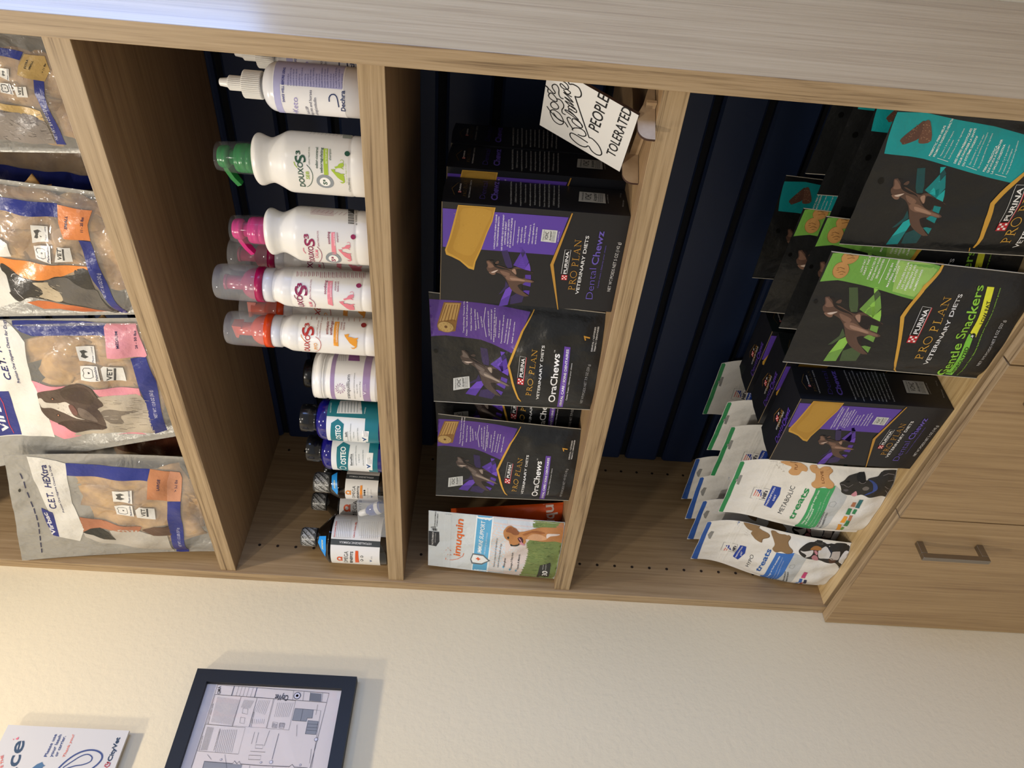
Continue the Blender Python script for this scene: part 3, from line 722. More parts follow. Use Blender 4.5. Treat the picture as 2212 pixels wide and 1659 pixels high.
ART['box_front'] = [('p','5A3FA0',1,[(1234,2095),(1242,687),(745,795),(743,2085)]),
('p','C4983E',2,[(1290,1926),(1293,1509),(1117,1534),(960,1586),(756,1638),(574,1698),(461,1712),(478,1777),(573,1883),(617,1974),(643,2044),(704,2059),(852,2017),(1009,1984),(1176,1950)]),
('p','AC8232',3,[(1280,1917),(1284,1523),(1123,1547),(966,1599),(769,1651),(595,1712),(500,1729),(515,1781),(589,1871),(647,1968),(675,2026),(714,2037),(861,1995),(1011,1962),(1178,1931)]),
('s','B38A38',4,[(1251,1870),(1251,1555),(1042,1603),(780,1689),(658,1759),(676,1887),(756,1965),(1016,1898)]),
('l','C09A48',5,5,[(825,1789),(830,1790)]),
('l','A07A30',5,5,[(1045,1850),(1042,1861)]),
('l','A07A30',5,5,[(1216,1725),(1208,1727)]),
('l','A07A30',5,3,[(1091,1728),(1082,1726)]),
('l','A07A30',5,5,[(1018,1964),(1021,1962)]),
('l','A07A30',5,5,[(1062,1826),(1064,1831)]),
('l','C09A48',5,5,[(1239,1670),(1237,1669)]),
('l','A07A30',5,3,[(1050,1864),(1053,1873)]),
('l','A07A30',5,3,[(754,1826),(748,1836)]),
('l','A07A30',5,3,[(908,1880),(918,1874)]),
('l','C09A48',5,5,[(1064,1623),(1066,1621)]),
('l','A07A30',5,5,[(750,1749),(755,1747)]),
('l','A07A30',5,3,[(1228,1751),(1227,1757)]),
('l','C09A48',5,3,[(924,1761),(918,1755)]),
('l','A07A30',5,5,[(953,1699),(947,1690)]),
('l','C09A48',5,3,[(1093,1926),(1086,1917)]),
('l','C09A48',5,3,[(1240,1748),(1245,1748)]),
('l','C09A48',5,3,[(919,1961),(924,1965)]),
('l','C09A48',5,3,[(1055,1656),(1049,1655)]),
('l','C09A48',5,3,[(773,1894),(772,1895)]),
('l','C09A48',5,5,[(802,1801),(802,1798)]),
('l','C09A48',5,3,[(1045,1952),(1055,1947)]),
('l','C09A48',5,3,[(952,1950),(953,1950)]),
('l','A07A30',5,5,[(1193,1914),(1196,1912)]),
('l','C09A48',5,3,[(1047,1896),(1043,1894)]),
('l','C09A48',5,3,[(1196,1825),(1194,1828)]),
('l','C09A48',5,5,[(1038,1655),(1035,1664)]),
('l','A07A30',5,5,[(1075,1666),(1080,1677)]),
('l','A07A30',5,3,[(897,1858),(890,1859)]),
('l','C09A48',5,5,[(971,1864),(967,1860)]),
('l','C09A48',5,5,[(1189,1751),(1183,1758)]),
('l','C09A48',5,5,[(1178,1959),(1186,1966)]),
('l','C09A48',5,5,[(1189,1639),(1181,1631)]),
('l','C09A48',5,3,[(784,1726),(778,1734)]),
('l','A07A30',5,3,[(1226,1604),(1231,1597)]),
('l','A07A30',5,5,[(1092,1902),(1094,1905)]),
('l','C09A48',5,5,[(1001,1829),(992,1829)]),
('l','C09A48',5,5,[(808,1796),(804,1791)]),
('l','A07A30',5,3,[(954,1695),(947,1691)]),
('l','A07A30',5,5,[(1179,1917),(1172,1915)]),
('l','C09A48',5,5,[(796,1910),(789,1900)]),
('l','A07A30',5,5,[(794,1743),(798,1735)]),
('l','C09A48',5,3,[(769,1854),(774,1853)]),
('l','A07A30',5,5,[(741,1764),(747,1760)]),
('l','C09A48',5,5,[(721,1722),(731,1711)]),
('l','C09A48',5,3,[(1233,1625),(1228,1622)]),
('l','A07A30',5,3,[(1107,1947),(1102,1938)]),
('l','C09A48',5,5,[(873,1912),(882,1919)]),
('l','C09A48',5,3,[(1183,1903),(1176,1912)]),
('l','A07A30',5,3,[(1034,1854),(1037,1865)]),
('l','A07A30',5,5,[(1197,1825),(1200,1833)]),
('l','A07A30',5,3,[(1216,1624),(1215,1625)]),
('l','A07A30',5,5,[(933,1867),(938,1862)]),
('l','A07A30',5,3,[(874,1690),(865,1684)]),
('l','C09A48',5,5,[(943,1695),(952,1695)]),
('l','C09A48',5,3,[(816,1845),(807,1852)]),
('l','C09A48',5,5,[(1181,1714),(1179,1710)]),
('l','C09A48',5,5,[(1071,1804),(1066,1804)]),
('l','C09A48',5,5,[(1192,1694),(1196,1697)]),
('l','C09A48',5,5,[(732,1805),(737,1805)]),
('l','A07A30',5,5,[(1053,1661),(1047,1662)]),
('t','E4DEF0',4,'LONG-LASTING CHEW CLEANS',769,1485,1210,1485,17,0.015),
('t','E4DEF0',4,'TEETH,FRESHENS BREATH',798,1451,1185,1456,17,0.015),
('t','E4DEF0',4,'LES GÂTERIES QUI SE MÂCHENT',759,1398,1217,1404,17,0.015),
('t','E4DEF0',4,'LONGTEMPS AIDENT',837,1366,1134,1371,18,0.015),
('t','E4DEF0',4,'À NETTOYER LES DENTS',812,1332,1161,1341,17,0.015),
('t','E4DEF0',4,"ET RAFRAÎCHIT L'HALEINE",803,1303,1182,1308,17,0.015),
('l','E4DEF0',4,5,[(828,1280),(1153,1279)]),
('t','E4DEF0',4,'• Works effectively to',857,1220,1080,1223,18,0.01),
('t','E4DEF0',4,'significantly reduce',875,1184,1076,1186,19,0.01),
('t','E4DEF0',4,'tartar buildup in dogs',874,1147,1099,1149,18,0.01),
('t','E4DEF0',4,'• Produit efficace pour la',861,1095,1114,1093,19,0.01),
('t','E4DEF0',4,'réduction significative du',872,1055,1137,1056,19,0.01),
('t','E4DEF0',4,'tartre chez les chiens',872,1017,1090,1019,19,0.01),
('p','C9CBC8',4,[(915,967),(1070,963),(1069,789),(909,791)]),
('t','33363A',5,'VETERINARY ORAL HEALTH',927,937,1057,933,12,0),
('t','26282C',5,'VOHC',938,888,1043,885,42,0.01),
('t','26282C',5,'Accepted',930,851,1048,853,24,0.01,0.3),
('t','33363A',5,'HELPS CONTROL PLAQUE',923,837,1054,834,8,0),
('t','33363A',5,'HELPS CONTROL PLAQUE',923,824,1054,822,8,0),
('t','33363A',5,'HELPS CONTROL PLAQUE',923,812,1053,810,8,0),
('t','E4DEF0',4,'www.VOHC.org',926,765,1056,765,14,0.0),
('p','B8893A',5,[(-15,651),(-15,661),(614,823),(1300,658),(1298,644),(618,784)]),
('p','B8242F',4,[(417,601),(487,602),(486,672),(416,671)]),
('p','EDE6E0',5,[(425,610),(441,610),(441,626),(425,626)]),
('p','EDE6E0',5,[(425,647),(441,648),(441,664),(425,663)]),
('p','EDE6E0',5,[(444,629),(460,629),(460,645),(444,645)]),
('p','EDE6E0',5,[(463,610),(479,610),(479,626),(463,626)]),
('p','EDE6E0',5,[(463,648),(479,648),(479,664),(462,664)]),
('t','E8E8E8',6,'PURINA',504,621,811,625,35,0.02),
('l','E8E8E8',5,4,[(508,613),(832,606),(829,674),(502,679),(508,613)]),
('r','B8893A',4,'PRO PLAN',280,494,977,500,74),
('t','E8E8E8',4,'VETERINARY DIETS',229,437,1031,423,39,0.012),
('t','6656B0',4,'Dental',173,258,610,274,88,-0.012),
('t','6656B0',4,'Chewz',656,267,1104,259,82,0.014),
('t','6656B0',4,'Canine treats | Gâteries pour chiens',340,212,922,207,16,0.0),
('t','D0D0D0',4,'NET WT/POIDS NET 5 OZ (142 g)',303,64,978,50,38,0.0),
('p','46583A',0,[(175,1183),(140,1091),(50,1106),(6,1247),(119,1252)]),
('p','46583A',0,[(340,1326),(272,1283),(221,1319),(158,1365),(137,1400),(257,1331)]),
('p','46583A',1,[(744,1407),(766,1336),(606,1277),(536,1262),(520,1314),(566,1346)]),
('p','6F9A48',1,[(567,1253),(742,1182),(677,1150),(546,1107),(519,1118),(545,1200)]),
('p','8CC152',1,[(549,1202),(683,1160),(677,1150),(546,1107),(519,1118)]),
('p','8CC152',1,[(805,1206),(820,1158),(795,1165),(746,1183)]),
('p','46583A',1,[(795,1165),(761,1128),(681,1152),(745,1181)]),
('p','6F9A48',1,[(681,1152),(749,1128),(630,1077),(546,1107)]),
('p','8CC152',1,[(545,1109),(617,1073),(562,1054),(502,1042),(517,1117)]),
('p','6F9A48',1,[(448,1103),(450,1035),(385,1028),(394,1098)]),
('p','6F9A48',1,[(339,1120),(344,1088),(342,1025),(284,1025),(306,1125)]),
('p','6F9A48',1,[(213,1110),(228,1085),(229,1028),(166,1033)]),
('p','8CC152',1,[(264,1276),(216,1241),(148,1253),(58,1366),(219,1319)]),
('p','6F9A48',1,[(58,1366),(148,1253),(-4,1278),(-38,1385)]),
('s','5A443A',2,[(592,1573),(607,1554),(609,1535),(586,1507),(549,1478),(550,1430),(532,1367),(515,1308),(515,1267),(536,1246),(546,1205),(529,1162),(510,1102),(498,1049),(487,1008),(452,1036),(447,1104),(396,1099),(380,1027),(363,988),(339,1020),(344,1088),(308,1121),(271,1129),(217,1114),(179,1076),(153,1033),(143,1058),(140,1091),(166,1167),(205,1231),(260,1274),(332,1307),(388,1343),(431,1390),(447,1444),(453,1471),(451,1523),(462,1547),(500,1564),(535,1555)]),
('s','262020',3,[(607,1538),(612,1491),(575,1483),(541,1443),(525,1389),(509,1318),(472,1269),(438,1228),(402,1175),(396,1115),(446,1108),(454,1037),(483,1011),(507,1101),(522,1168),(513,1214),(460,1203),(436,1219),(474,1265),(498,1323),(499,1380),(518,1456),(551,1487),(582,1505)]),
('s','262020',3,[(294,1178),(321,1125),(271,1129),(217,1114),(229,1139),(264,1168)]),
('s','9C7C6A',4,[(497,1265),(521,1233),(484,1216),(443,1210),(466,1244)]),
('s','7C5F50',3,[(401,1331),(422,1264),(399,1182),(383,1110),(372,1024),(350,1016),(349,1098),(352,1182),(346,1262),(363,1314)]),
('s','9C7C6A',4,[(393,1279),(391,1195),(375,1107),(355,1109),(358,1192),(361,1259)]),
('s','7C5F50',3,[(478,1405),(472,1346),(449,1285),(410,1301),(425,1363)]),
('s','7C5F50',3,[(588,1564),(590,1540),(542,1484),(524,1482),(508,1521),(514,1548),(547,1546)]),
('s','7C5F50',4,[(447,1534),(465,1491),(492,1427),(453,1454),(434,1454),(420,1464),(416,1491),(432,1523)]),
('s','CDBBAF',5,[(451,1507),(491,1426),(454,1461),(444,1484)]),
('s','5A443A',2,[(572,1470),(603,1452),(613,1435),(602,1424),(580,1428),(569,1444)])]
ART['box_side'] = [('l','7A6030',3,6,[(173,1979),(317,2019),(473,1955)]),
('p','B8242F',4,[(230,1907),(266,1907),(266,1943),(230,1943)]),
('p','EDE6E0',5,[(234,1911),(243,1911),(243,1920),(234,1920)]),
('p','EDE6E0',5,[(234,1931),(243,1931),(243,1939),(234,1939)]),
('p','EDE6E0',5,[(244,1921),(252,1921),(252,1929),(244,1929)]),
('p','EDE6E0',5,[(254,1911),(262,1911),(262,1920),(254,1920)]),
('p','EDE6E0',5,[(254,1931),(262,1931),(262,1939),(254,1939)]),
('t','E8E8E8',6,'PURINA',275,1917,453,1917,18,0.02),
('r','6E5A34',4,'PRO PLAN',148,1848,546,1856,35),
('t','B0B0B0',4,'VETERINARY DIETS',116,1807,556,1801,17,0.01),
('t','3E3478',4,'Dental',118,1636,553,1613,67,-0.01),
('t','5C4CA8',4,'Chewz',111,1496,575,1487,75,0.03),
('t','A8AAAC',4,'PRO PLAN VETERINARY DIETS DENTAL',48,1332,610,1337,20,0.008),
('t','A8AAAC',4,'CHEWZ Canine Treats have been',101,1279,569,1281,20,0.008),
('t','A8AAAC',4,'recognized by the Veterinary Oral Health',28,1226,613,1226,20,0.008),
('t','A8AAAC',4,'Council as a product that works',113,1172,561,1170,20,0.008),
('t','A8AAAC',4,'effectively to significantly reduce tartar',45,1119,599,1114,20,0.008),
('t','A8AAAC',4,'build-up in dogs,and are backed by',72,1066,592,1058,20,0.008),
('t','A8AAAC',4,'extensive testing at the Purina PetCare',50,1013,613,1002,20,0.008),
('t','A8AAAC',4,'Center. Give your adult dog at least one',46,959,617,945,21,0.008),
('t','A8AAAC',4,'PRO PLAN VETERINARY DIETS DENTAL',47,906,633,889,20,0.008),
('t','A8AAAC',4,'CHEWZ daily to help reduce tartar',95,851,586,834,20,0.008),
('t','A8AAAC',4,'build-up and help keep his teeth clean.',60,799,613,777,20,0.008),
('p','AEB0AE',4,[(245,572),(489,548),(486,249),(244,259)]),
('t','33363A',5,'VETERINARY ORAL HEALTH',264,517,470,496,21,0),
('t','26282C',5,'VOHC',283,427,450,409,75,0.01),
('t','26282C',5,'Accepted',273,362,460,351,43,0.01,0.3),
('t','33363A',5,'HELPS CONTROL PLAQUE',264,338,470,315,14,0),
('t','33363A',5,'HELPS CONTROL PLAQUE',264,316,470,292,15,0),
('t','33363A',5,'HELPS CONTROL PLAQUE',264,295,470,270,15,0),
('t','A8AAAC',4,'www.VOHC.org',250,224,464,218,16,0.0),
('t','A8AAAC',4,'86203787',199,60,361,35,15,0.0),
('t','A8AAAC',4,'CLR118',422,69,520,52,14,0.0)]
ART['box_top'] = [('l','A87C34',3,7,[(465,331),(530,405),(736,348)]),
('p','B8242F',4,[(557,241),(636,261),(616,340),(537,320)]),
('p','EDE6E0',5,[(564,253),(582,257),(578,276),(559,271)]),
('p','EDE6E0',5,[(553,295),(571,300),(567,318),(549,313)]),
('p','EDE6E0',5,[(580,279),(598,284),(593,302),(575,298)]),
('p','EDE6E0',5,[(607,264),(625,268),(620,286),(602,282)]),
('p','EDE6E0',5,[(596,306),(614,311),(609,329),(591,324)]),
('t','E8E8E8',6,'PURINA',650,287,690,297,40,0.02),
('r','B8893A',4,'PRO PLAN',569,139,804,231,78),
('t','D8D8D8',4,'VETERINARY DIETS',464,161,814,192,40,0.01),
('t','5A3FA0',4,'Dental',376,-4,705,45,108,0.0),
('t','5A3FA0',4,'Chewz',711,13,990,86,121,0.03),
('t','5A3FA0',4,'Canine treats | Gâteries pour chiens',413,-34,927,-5,23,0.0)]
ART['imu'] = [('p','D8CCC8',0,[(1661,1194),(-39,1204),(-175,37),(1557,-18),(1671,26)]),
('p','C9D6E0',0,[(-39,1204),(1661,1194),(1617,956),(-93,911)]),
('p','EEF2F4',1,[(1695,1454),(1634,1173),(-18,1190),(10,1477)]),
('p','5FACD8',2,[(1673,1437),(1625,1196),(3,1213),(21,1461)]),
('t','DD6A2C',3,'imuquin',371,1694,1390,1669,125,0.02,0.12),
('l','DD6A2C',3,10,[(381,1840),(402,1903),(228,1935),(243,1820),(288,1727),(386,1646),(486,1627)]),
('l','DD6A2C',3,9,[(228,1935),(357,1952),(444,1962),(586,1908),(494,1848)]),
('p','2C3036',3,[(995,2251),(996,2063),(725,2055),(583,2108),(593,2249)]),
('t','D0D0D0',4,'NUTRAMAX',612,2160,993,2151,29,0.02),
('t','D0D0D0',4,'LABORATORIES',679,2120,957,2115,14,0.0),
('t','26282C',4,'#1',1022,2104,1117,2122,89,0.02),
('t','26282C',4,'VETERINARIAN RECOMMENDED',1122,2130,1549,2121,18,0.01),
('t','26282C',4,'SUPPLEMENT COMPANY',1127,2096,1480,2085,18,0.01),
('p','6A7278',4,[(354,1512),(537,1478),(563,1288),(426,1168),(256,1303),(235,1482)]),
('p','E8ECEE',5,[(370,1492),(510,1465),(529,1294),(420,1201),(300,1312),(287,1467)]),
('t','DD5A2C',6,'+',385,1325,468,1337,94,0.06),
('t','F2F6F8',4,'IMMUNE SUPPORT',581,1331,1413,1305,71,0.012,0.12),
('t','E2EEF4',4,'FOR DOGS OF ALL LIFE STAGES',584,1264,1168,1249,22,0.0),
('t','5A5F64',4,'Features a unique blend of ingredients to',258,1082,1085,1078,30,0.0,0.15),
('t','5A5F64',4,'support the immune health of dogs',279,1016,944,1000,31,0.0,0.15),
('t','4A4F54',4,'Beta-glucan',348,909,576,903,35,0.01,0.15),
('t','4A4F54',4,'Omega-3 Fatty Acids',307,784,797,791,34,0.01,0.15),
('t','4A4F54',4,'Vitamins & Minerals',312,671,747,670,34,0.01,0.15),
('t','4AA0C8',4,'+',303,906,364,910,50,0.03),
('t','4AA0C8',4,'+',241,786,327,792,51,0.03),
('t','4AA0C8',4,'+',202,677,313,686,51,0.03),
('p','74874F',2,[(-5,613),(62,632),(137,596),(200,613),(274,587),(329,610),(389,574),(429,600),(473,561),(498,586),(530,553),(552,580),(581,548),(600,579),(629,544),(649,567),(677,534),(693,567),(719,535),(738,555),(763,536),(783,566),(812,534),(835,556),(867,532),(890,565),(922,547),(947,584),(978,561),(1000,598),(1030,573),(1048,604),(1076,584),(1086,604),(1110,565),(1119,587),(1141,553),(1153,562),(1171,532),(1182,543),(1236,-47),(1045,-71),(-138,31)]),
('p','74874F',2,[(1629,129),(1524,7),(1413,64),(1401,501),(1401,495),(1408,519),(1417,507),(1423,534),(1431,516),(1438,519),(1458,529),(1477,502),(1509,525),(1550,489)]),
('l','55693A',3,4,[(1075,438),(1092,492)]),
('l','55693A',3,4,[(-15,381),(6,440)]),
('l','8E9C5C',3,4,[(823,395),(793,427)]),
('l','A6A868',3,6,[(283,408),(301,490)]),
('l','55693A',3,6,[(1119,478),(1099,521)]),
('l','55693A',3,6,[(776,171),(773,225)]),
('l','47592F',3,6,[(627,338),(622,369)]),
('l','47592F',3,4,[(412,275),(410,340)]),
('l','47592F',3,4,[(815,309),(779,382)]),
('l','47592F',3,4,[(913,386),(934,426)]),
('l','A6A868',3,4,[(567,297),(587,336)]),
('l','A6A868',3,6,[(640,493),(635,545)]),
('l','47592F',3,4,[(384,412),(427,467)]),
('l','A6A868',3,6,[(-53,307),(-41,364)]),
('l','A6A868',3,4,[(501,358),(516,429)]),
('l','8E9C5C',3,6,[(-29,47),(-22,93)]),
('l','8E9C5C',3,6,[(272,192),(250,226)]),
('l','A6A868',3,4,[(-35,173),(-15,209)]),
('l','A6A868',3,4,[(991,536),(955,594)]),
('l','47592F',3,6,[(982,132),(959,198)]),
('l','8E9C5C',3,6,[(-34,376),(-27,413)]),
('l','47592F',3,6,[(172,368),(104,419)]),
('l','47592F',3,6,[(783,175),(797,251)]),
('l','47592F',3,6,[(733,429),(735,473)]),
('l','47592F',3,6,[(391,212),(404,247)]),
('l','A6A868',3,4,[(369,132),(354,177)]),
('l','A6A868',3,6,[(247,397),(205,447)]),
('l','A6A868',3,4,[(486,79),(470,118)]),
('l','8E9C5C',3,4,[(13,270),(-16,321)]),
('l','55693A',3,4,[(972,255),(999,316)]),
('l','55693A',3,6,[(953,133),(931,185)]),
('l','55693A',3,6,[(866,162),(889,204)]),
('l','A6A868',3,4,[(214,373),(166,410)]),
('l','55693A',3,4,[(1105,363),(1089,421)]),
('l','47592F',3,4,[(145,281),(30,315)]),
('l','A6A868',3,4,[(727,365),(696,415)]),
('l','47592F',3,4,[(1111,415),(1095,486)]),
('l','A6A868',3,4,[(825,201),(810,242)]),
('l','47592F',3,4,[(1122,463),(1126,505)]),
('l','55693A',3,6,[(322,350),(316,426)]),
('l','47592F',3,6,[(754,124),(743,196)]),
('l','A6A868',3,6,[(720,276),(730,353)]),
('l','55693A',3,6,[(22,384),(40,443)]),
('l','55693A',3,6,[(672,438),(680,493)]),
('l','8E9C5C',3,4,[(676,438),(676,474)]),
('l','55693A',3,6,[(716,492),(692,557)]),
('l','8E9C5C',3,4,[(-21,34),(-58,84)]),
('l','55693A',3,6,[(680,95),(717,177)]),
('l','8E9C5C',3,6,[(1156,407),(1131,469)]),
('l','55693A',3,4,[(609,509),(625,550)]),
('l','47592F',3,6,[(978,220),(963,295)]),
('l','55693A',3,4,[(-80,371),(-82,404)]),
('l','A6A868',3,6,[(785,510),(791,556)]),
('l','8E9C5C',3,6,[(271,268),(267,302)]),
('l','55693A',3,4,[(511,219),(476,282)]),
('l','8E9C5C',3,4,[(779,212),(798,258)]),
('l','47592F',3,6,[(1177,293),(1160,345)]),
('l','47592F',3,6,[(211,60),(238,121)]),
('l','A6A868',3,6,[(1000,259),(1004,326)]),
('l','8E9C5C',3,4,[(879,432),(884,490)]),
('l','55693A',3,6,[(1152,358),(1142,430)]),
('l','A6A868',3,6,[(1161,321),(1144,355)]),
('l','47592F',3,4,[(320,327),(313,376)]),
('l','47592F',3,4,[(126,57),(138,106)]),
('l','47592F',3,6,[(478,98),(495,134)]),
('l','47592F',3,6,[(1147,431),(1149,462)]),
('l','47592F',3,4,[(765,146),(766,223)]),
('l','A6A868',3,4,[(390,390),(359,463)]),
('l','47592F',3,6,[(411,277),(398,320)]),
('l','55693A',3,4,[(1136,464),(1122,500)]),
('l','47592F',3,4,[(417,265),(440,305)]),
('l','55693A',3,4,[(308,359),(339,436)]),
('l','47592F',3,4,[(-29,195),(-17,250)]),
('l','A6A868',3,4,[(1149,522),(1147,566)]),
('l','55693A',3,4,[(2,172),(463,306)]),
('l','8E9C5C',3,6,[(-68,296),(-97,330)]),
('l','47592F',3,6,[(714,211),(715,264)]),
('l','47592F',3,4,[(745,301),(739,367)]),
('l','8E9C5C',3,4,[(367,159),(334,202)]),
('l','A6A868',3,6,[(1057,299),(1076,360)]),
('l','A6A868',3,6,[(562,444),(545,520)]),
('l','A6A868',3,6,[(646,193),(659,251)]),
('l','8E9C5C',3,6,[(1040,299),(1048,354)]),
('l','8E9C5C',3,6,[(849,385),(809,425)]),
('l','55693A',3,6,[(872,488),(874,553)]),
('l','55693A',3,6,[(719,412),(689,456)]),
('l','47592F',3,4,[(1008,287),(1013,321)]),
('l','A6A868',3,4,[(228,134),(226,208)]),
('l','55693A',3,4,[(-63,252),(-97,308)]),
('l','8E9C5C',3,4,[(748,158),(758,205)]),
('l','A6A868',3,6,[(770,372),(772,410)]),
('l','55693A',3,4,[(819,273),(817,314)]),
('l','8E9C5C',3,6,[(956,536),(925,598)]),
('l','47592F',3,6,[(252,88),(276,156)]),
('l','47592F',3,4,[(124,267),(132,344)]),
('l','A6A868',3,6,[(991,198),(1000,231)]),
('l','55693A',3,6,[(1193,212),(1197,256)]),
('l','8E9C5C',3,6,[(659,336),(638,379)]),
('l','A6A868',3,6,[(378,113),(350,184)]),
('l','8E9C5C',3,6,[(864,176),(861,249)]),
('l','47592F',3,4,[(1097,278),(1112,351)]),
('l','A6A868',3,4,[(736,490),(744,548)]),
('l','47592F',3,6,[(947,347),(945,393)]),
('l','8E9C5C',3,6,[(-47,305),(-36,383)]),
('l','8E9C5C',3,6,[(647,256),(609,319)]),
('l','55693A',3,6,[(205,146),(207,181)]),
('l','55693A',3,4,[(833,454),(786,518)]),
('l','47592F',3,4,[(1065,165),(1051,209)]),
('l','A6A868',3,4,[(825,430),(814,479)]),
('l','8E9C5C',3,4,[(999,445),(998,508)]),
('l','47592F',3,4,[(1073,465),(1078,522)]),
('l','8E9C5C',3,4,[(388,353),(369,391)]),
('l','55693A',3,6,[(793,303),(804,356)]),
('l','47592F',3,4,[(327,115),(332,175)]),
('l','55693A',3,6,[(83,151),(12,215)]),
('l','47592F',3,4,[(834,111),(842,148)]),
('l','8E9C5C',3,4,[(141,354),(170,406)]),
('l','55693A',3,6,[(888,273),(907,323)]),
('l','A6A868',3,6,[(842,267),(826,323)]),
('l','47592F',3,6,[(876,402),(858,474)]),
('l','47592F',3,6,[(601,189),(633,242)]),
('l','47592F',3,4,[(851,457),(857,504)]),
('l','47592F',3,6,[(22,217),(21,259)]),
('l','A6A868',3,6,[(556,465),(569,531)]),
('l','A6A868',3,6,[(437,393),(444,467)]),
('l','8E9C5C',3,6,[(728,498),(730,540)]),
('l','8E9C5C',3,6,[(944,500),(945,538)]),
('l','55693A',3,4,[(414,338),(432,383)]),
('l','A6A868',3,4,[(817,389),(812,459)]),
('l','8E9C5C',3,4,[(1104,138),(1090,182)]),
('l','8E9C5C',3,4,[(1019,268),(999,314)]),
('l','47592F',3,6,[(352,245),(337,287)]),
('l','A6A868',3,4,[(558,345),(542,383)]),
('l','55693A',3,6,[(970,224),(964,266)]),
('l','8E9C5C',3,4,[(575,100),(601,140)]),
('l','47592F',3,6,[(-50,360),(-59,399)]),
('l','55693A',3,6,[(455,219),(439,255)]),
('l','A6A868',3,4,[(38,345),(27,407)]),
('l','47592F',3,6,[(402,232),(369,269)]),
('l','47592F',3,4,[(1124,271),(1131,302)]),
('l','8E9C5C',3,4,[(398,130),(412,165)]),
('l','8E9C5C',3,4,[(1178,339),(1185,390)]),
('l','55693A',3,6,[(1172,477),(1172,525)]),
('l','55693A',3,6,[(-78,342),(-78,380)]),
('l','47592F',3,6,[(546,414),(513,473)]),
('l','55693A',3,6,[(801,150),(794,210)]),
('l','A6A868',3,6,[(1006,359),(996,432)]),
('l','55693A',3,6,[(504,319),(523,400)]),
('l','A6A868',3,4,[(812,107),(820,163)]),
('l','47592F',3,4,[(935,150),(936,181)]),
('l','55693A',3,5,[(1600,244),(1615,301)]),
('l','55693A',3,5,[(1461,364),(1451,405)]),
('l','8E9C5C',3,5,[(1446,362),(1430,387)]),
('l','A6A868',3,5,[(1602,158),(1614,192)]),
('l','8E9C5C',3,5,[(1521,221),(1510,262)]),
('l','8E9C5C',3,5,[(1582,253),(1575,307)]),
('l','55693A',3,5,[(1483,347),(1480,404)]),
('l','55693A',3,5,[(1463,278),(1464,318)]),
('l','55693A',3,5,[(1429,355),(1432,406)]),
('l','55693A',3,5,[(1484,383),(1492,411)]),
('l','A6A868',3,5,[(1489,328),(1478,376)]),
('l','A6A868',3,5,[(1477,131),(1481,178)]),
('l','A6A868',3,5,[(1538,442),(1534,498)]),
('l','8E9C5C',3,5,[(1499,329),(1498,365)]),
('l','55693A',3,5,[(1594,235),(1579,270)]),
('l','A6A868',3,5,[(1524,400),(1505,453)]),
('l','A6A868',3,5,[(1583,341),(1582,386)]),
('l','8E9C5C',3,5,[(1493,301),(1503,341)]),
('l','8E9C5C',3,5,[(1516,255),(1535,287)]),
('l','8E9C5C',3,5,[(1482,238),(1472,265)]),
('l','A6A868',3,5,[(1511,299),(1503,327)]),
('l','A6A868',3,5,[(1427,365),(1425,421)]),
('l','8E9C5C',3,5,[(1551,404),(1555,443)]),
('l','55693A',3,5,[(1517,160),(1508,202)]),
('l','A6A868',3,5,[(1523,287),(1527,347)]),
('l','A6A868',3,5,[(1590,182),(1566,234)]),
('l','A6A868',3,5,[(1533,225),(1538,262)]),
('l','8E9C5C',3,5,[(1549,294),(1567,345)]),
('l','A6A868',3,5,[(1475,193),(1466,249)]),
('l','55693A',3,5,[(1438,441),(1442,478)]),
('l','A6A868',3,5,[(1509,399),(1499,455)]),
('l','A6A868',3,5,[(1565,334),(1565,377)]),
('l','8E9C5C',3,5,[(1485,190),(1471,219)]),
('l','A6A868',3,5,[(1534,251),(1517,288)]),
('l','8E9C5C',3,5,[(1468,199),(1460,231)]),
('l','A6A868',3,5,[(1465,426),(1465,482)]),
('l','A6A868',3,5,[(1550,366),(1539,416)]),
('l','8E9C5C',3,5,[(1594,181),(1591,215)]),
('l','A6A868',3,5,[(1452,319),(1459,360)]),
('l','55693A',3,5,[(1571,193),(1551,225)]),
('s','B9804E',4,[(1271,998),(1344,968),(1387,930),(1402,883),(1378,833),(1353,783),(1296,748),(1315,677),(1371,526),(1392,468),(1419,350),(1430,171),(1434,50),(1418,15),(1346,-14),(1205,-19),(1123,-11),(1124,38),(1152,139),(1146,261),(1147,383),(1177,507),(1165,615),(1117,607),(1051,623),(1054,653),(1011,710),(982,745),(971,805),(973,854),(1021,879),(1070,892),(1101,937),(1160,972)]),
('s','8E5838',5,[(1293,958),(1371,916),(1379,851),(1339,781),(1274,734),(1228,754),(1221,814),(1272,878)]),
('s','4A2C2E',5,[(1162,748),(1193,690),(1138,655),(1071,655),(1077,704),(1116,738)]),
('s','C98A9A',6,[(1156,735),(1148,704),(1077,668),(1025,614),(1015,650),(1059,715),(1089,687)]),
('s','30302E',5,[(986,861),(1006,850),(993,813),(1024,736),(1058,721),(1019,711),(983,745),(971,805),(963,847)]),
('s','2A2A28',6,[(1165,924),(1185,907),(1146,891),(1116,902),(1135,920)]),
('s','DCCFC6',5,[(1312,279),(1330,190),(1317,61),(1289,95),(1279,215),(1225,270)]),
('s','B07C58',3,[(1437,135),(1496,87),(1530,37),(1454,-2),(1361,-12),(1422,49)]),
('s','9C6238',5,[(1262,672),(1346,523),(1332,311),(1295,368),(1312,520),(1240,634)]),
('s','D0A078',5,[(1285,517),(1273,335),(1209,268),(1163,384),(1179,592)]),
('p','2F3330',5,[(112,322),(505,308),(589,140),(535,123),(37,110),(11,311)]),
('t','E8E8E8',6,'30',160,151,348,160,91,0.02),
('t','C0C0C0',6,'POWDER',374,235,545,241,21,0.0),
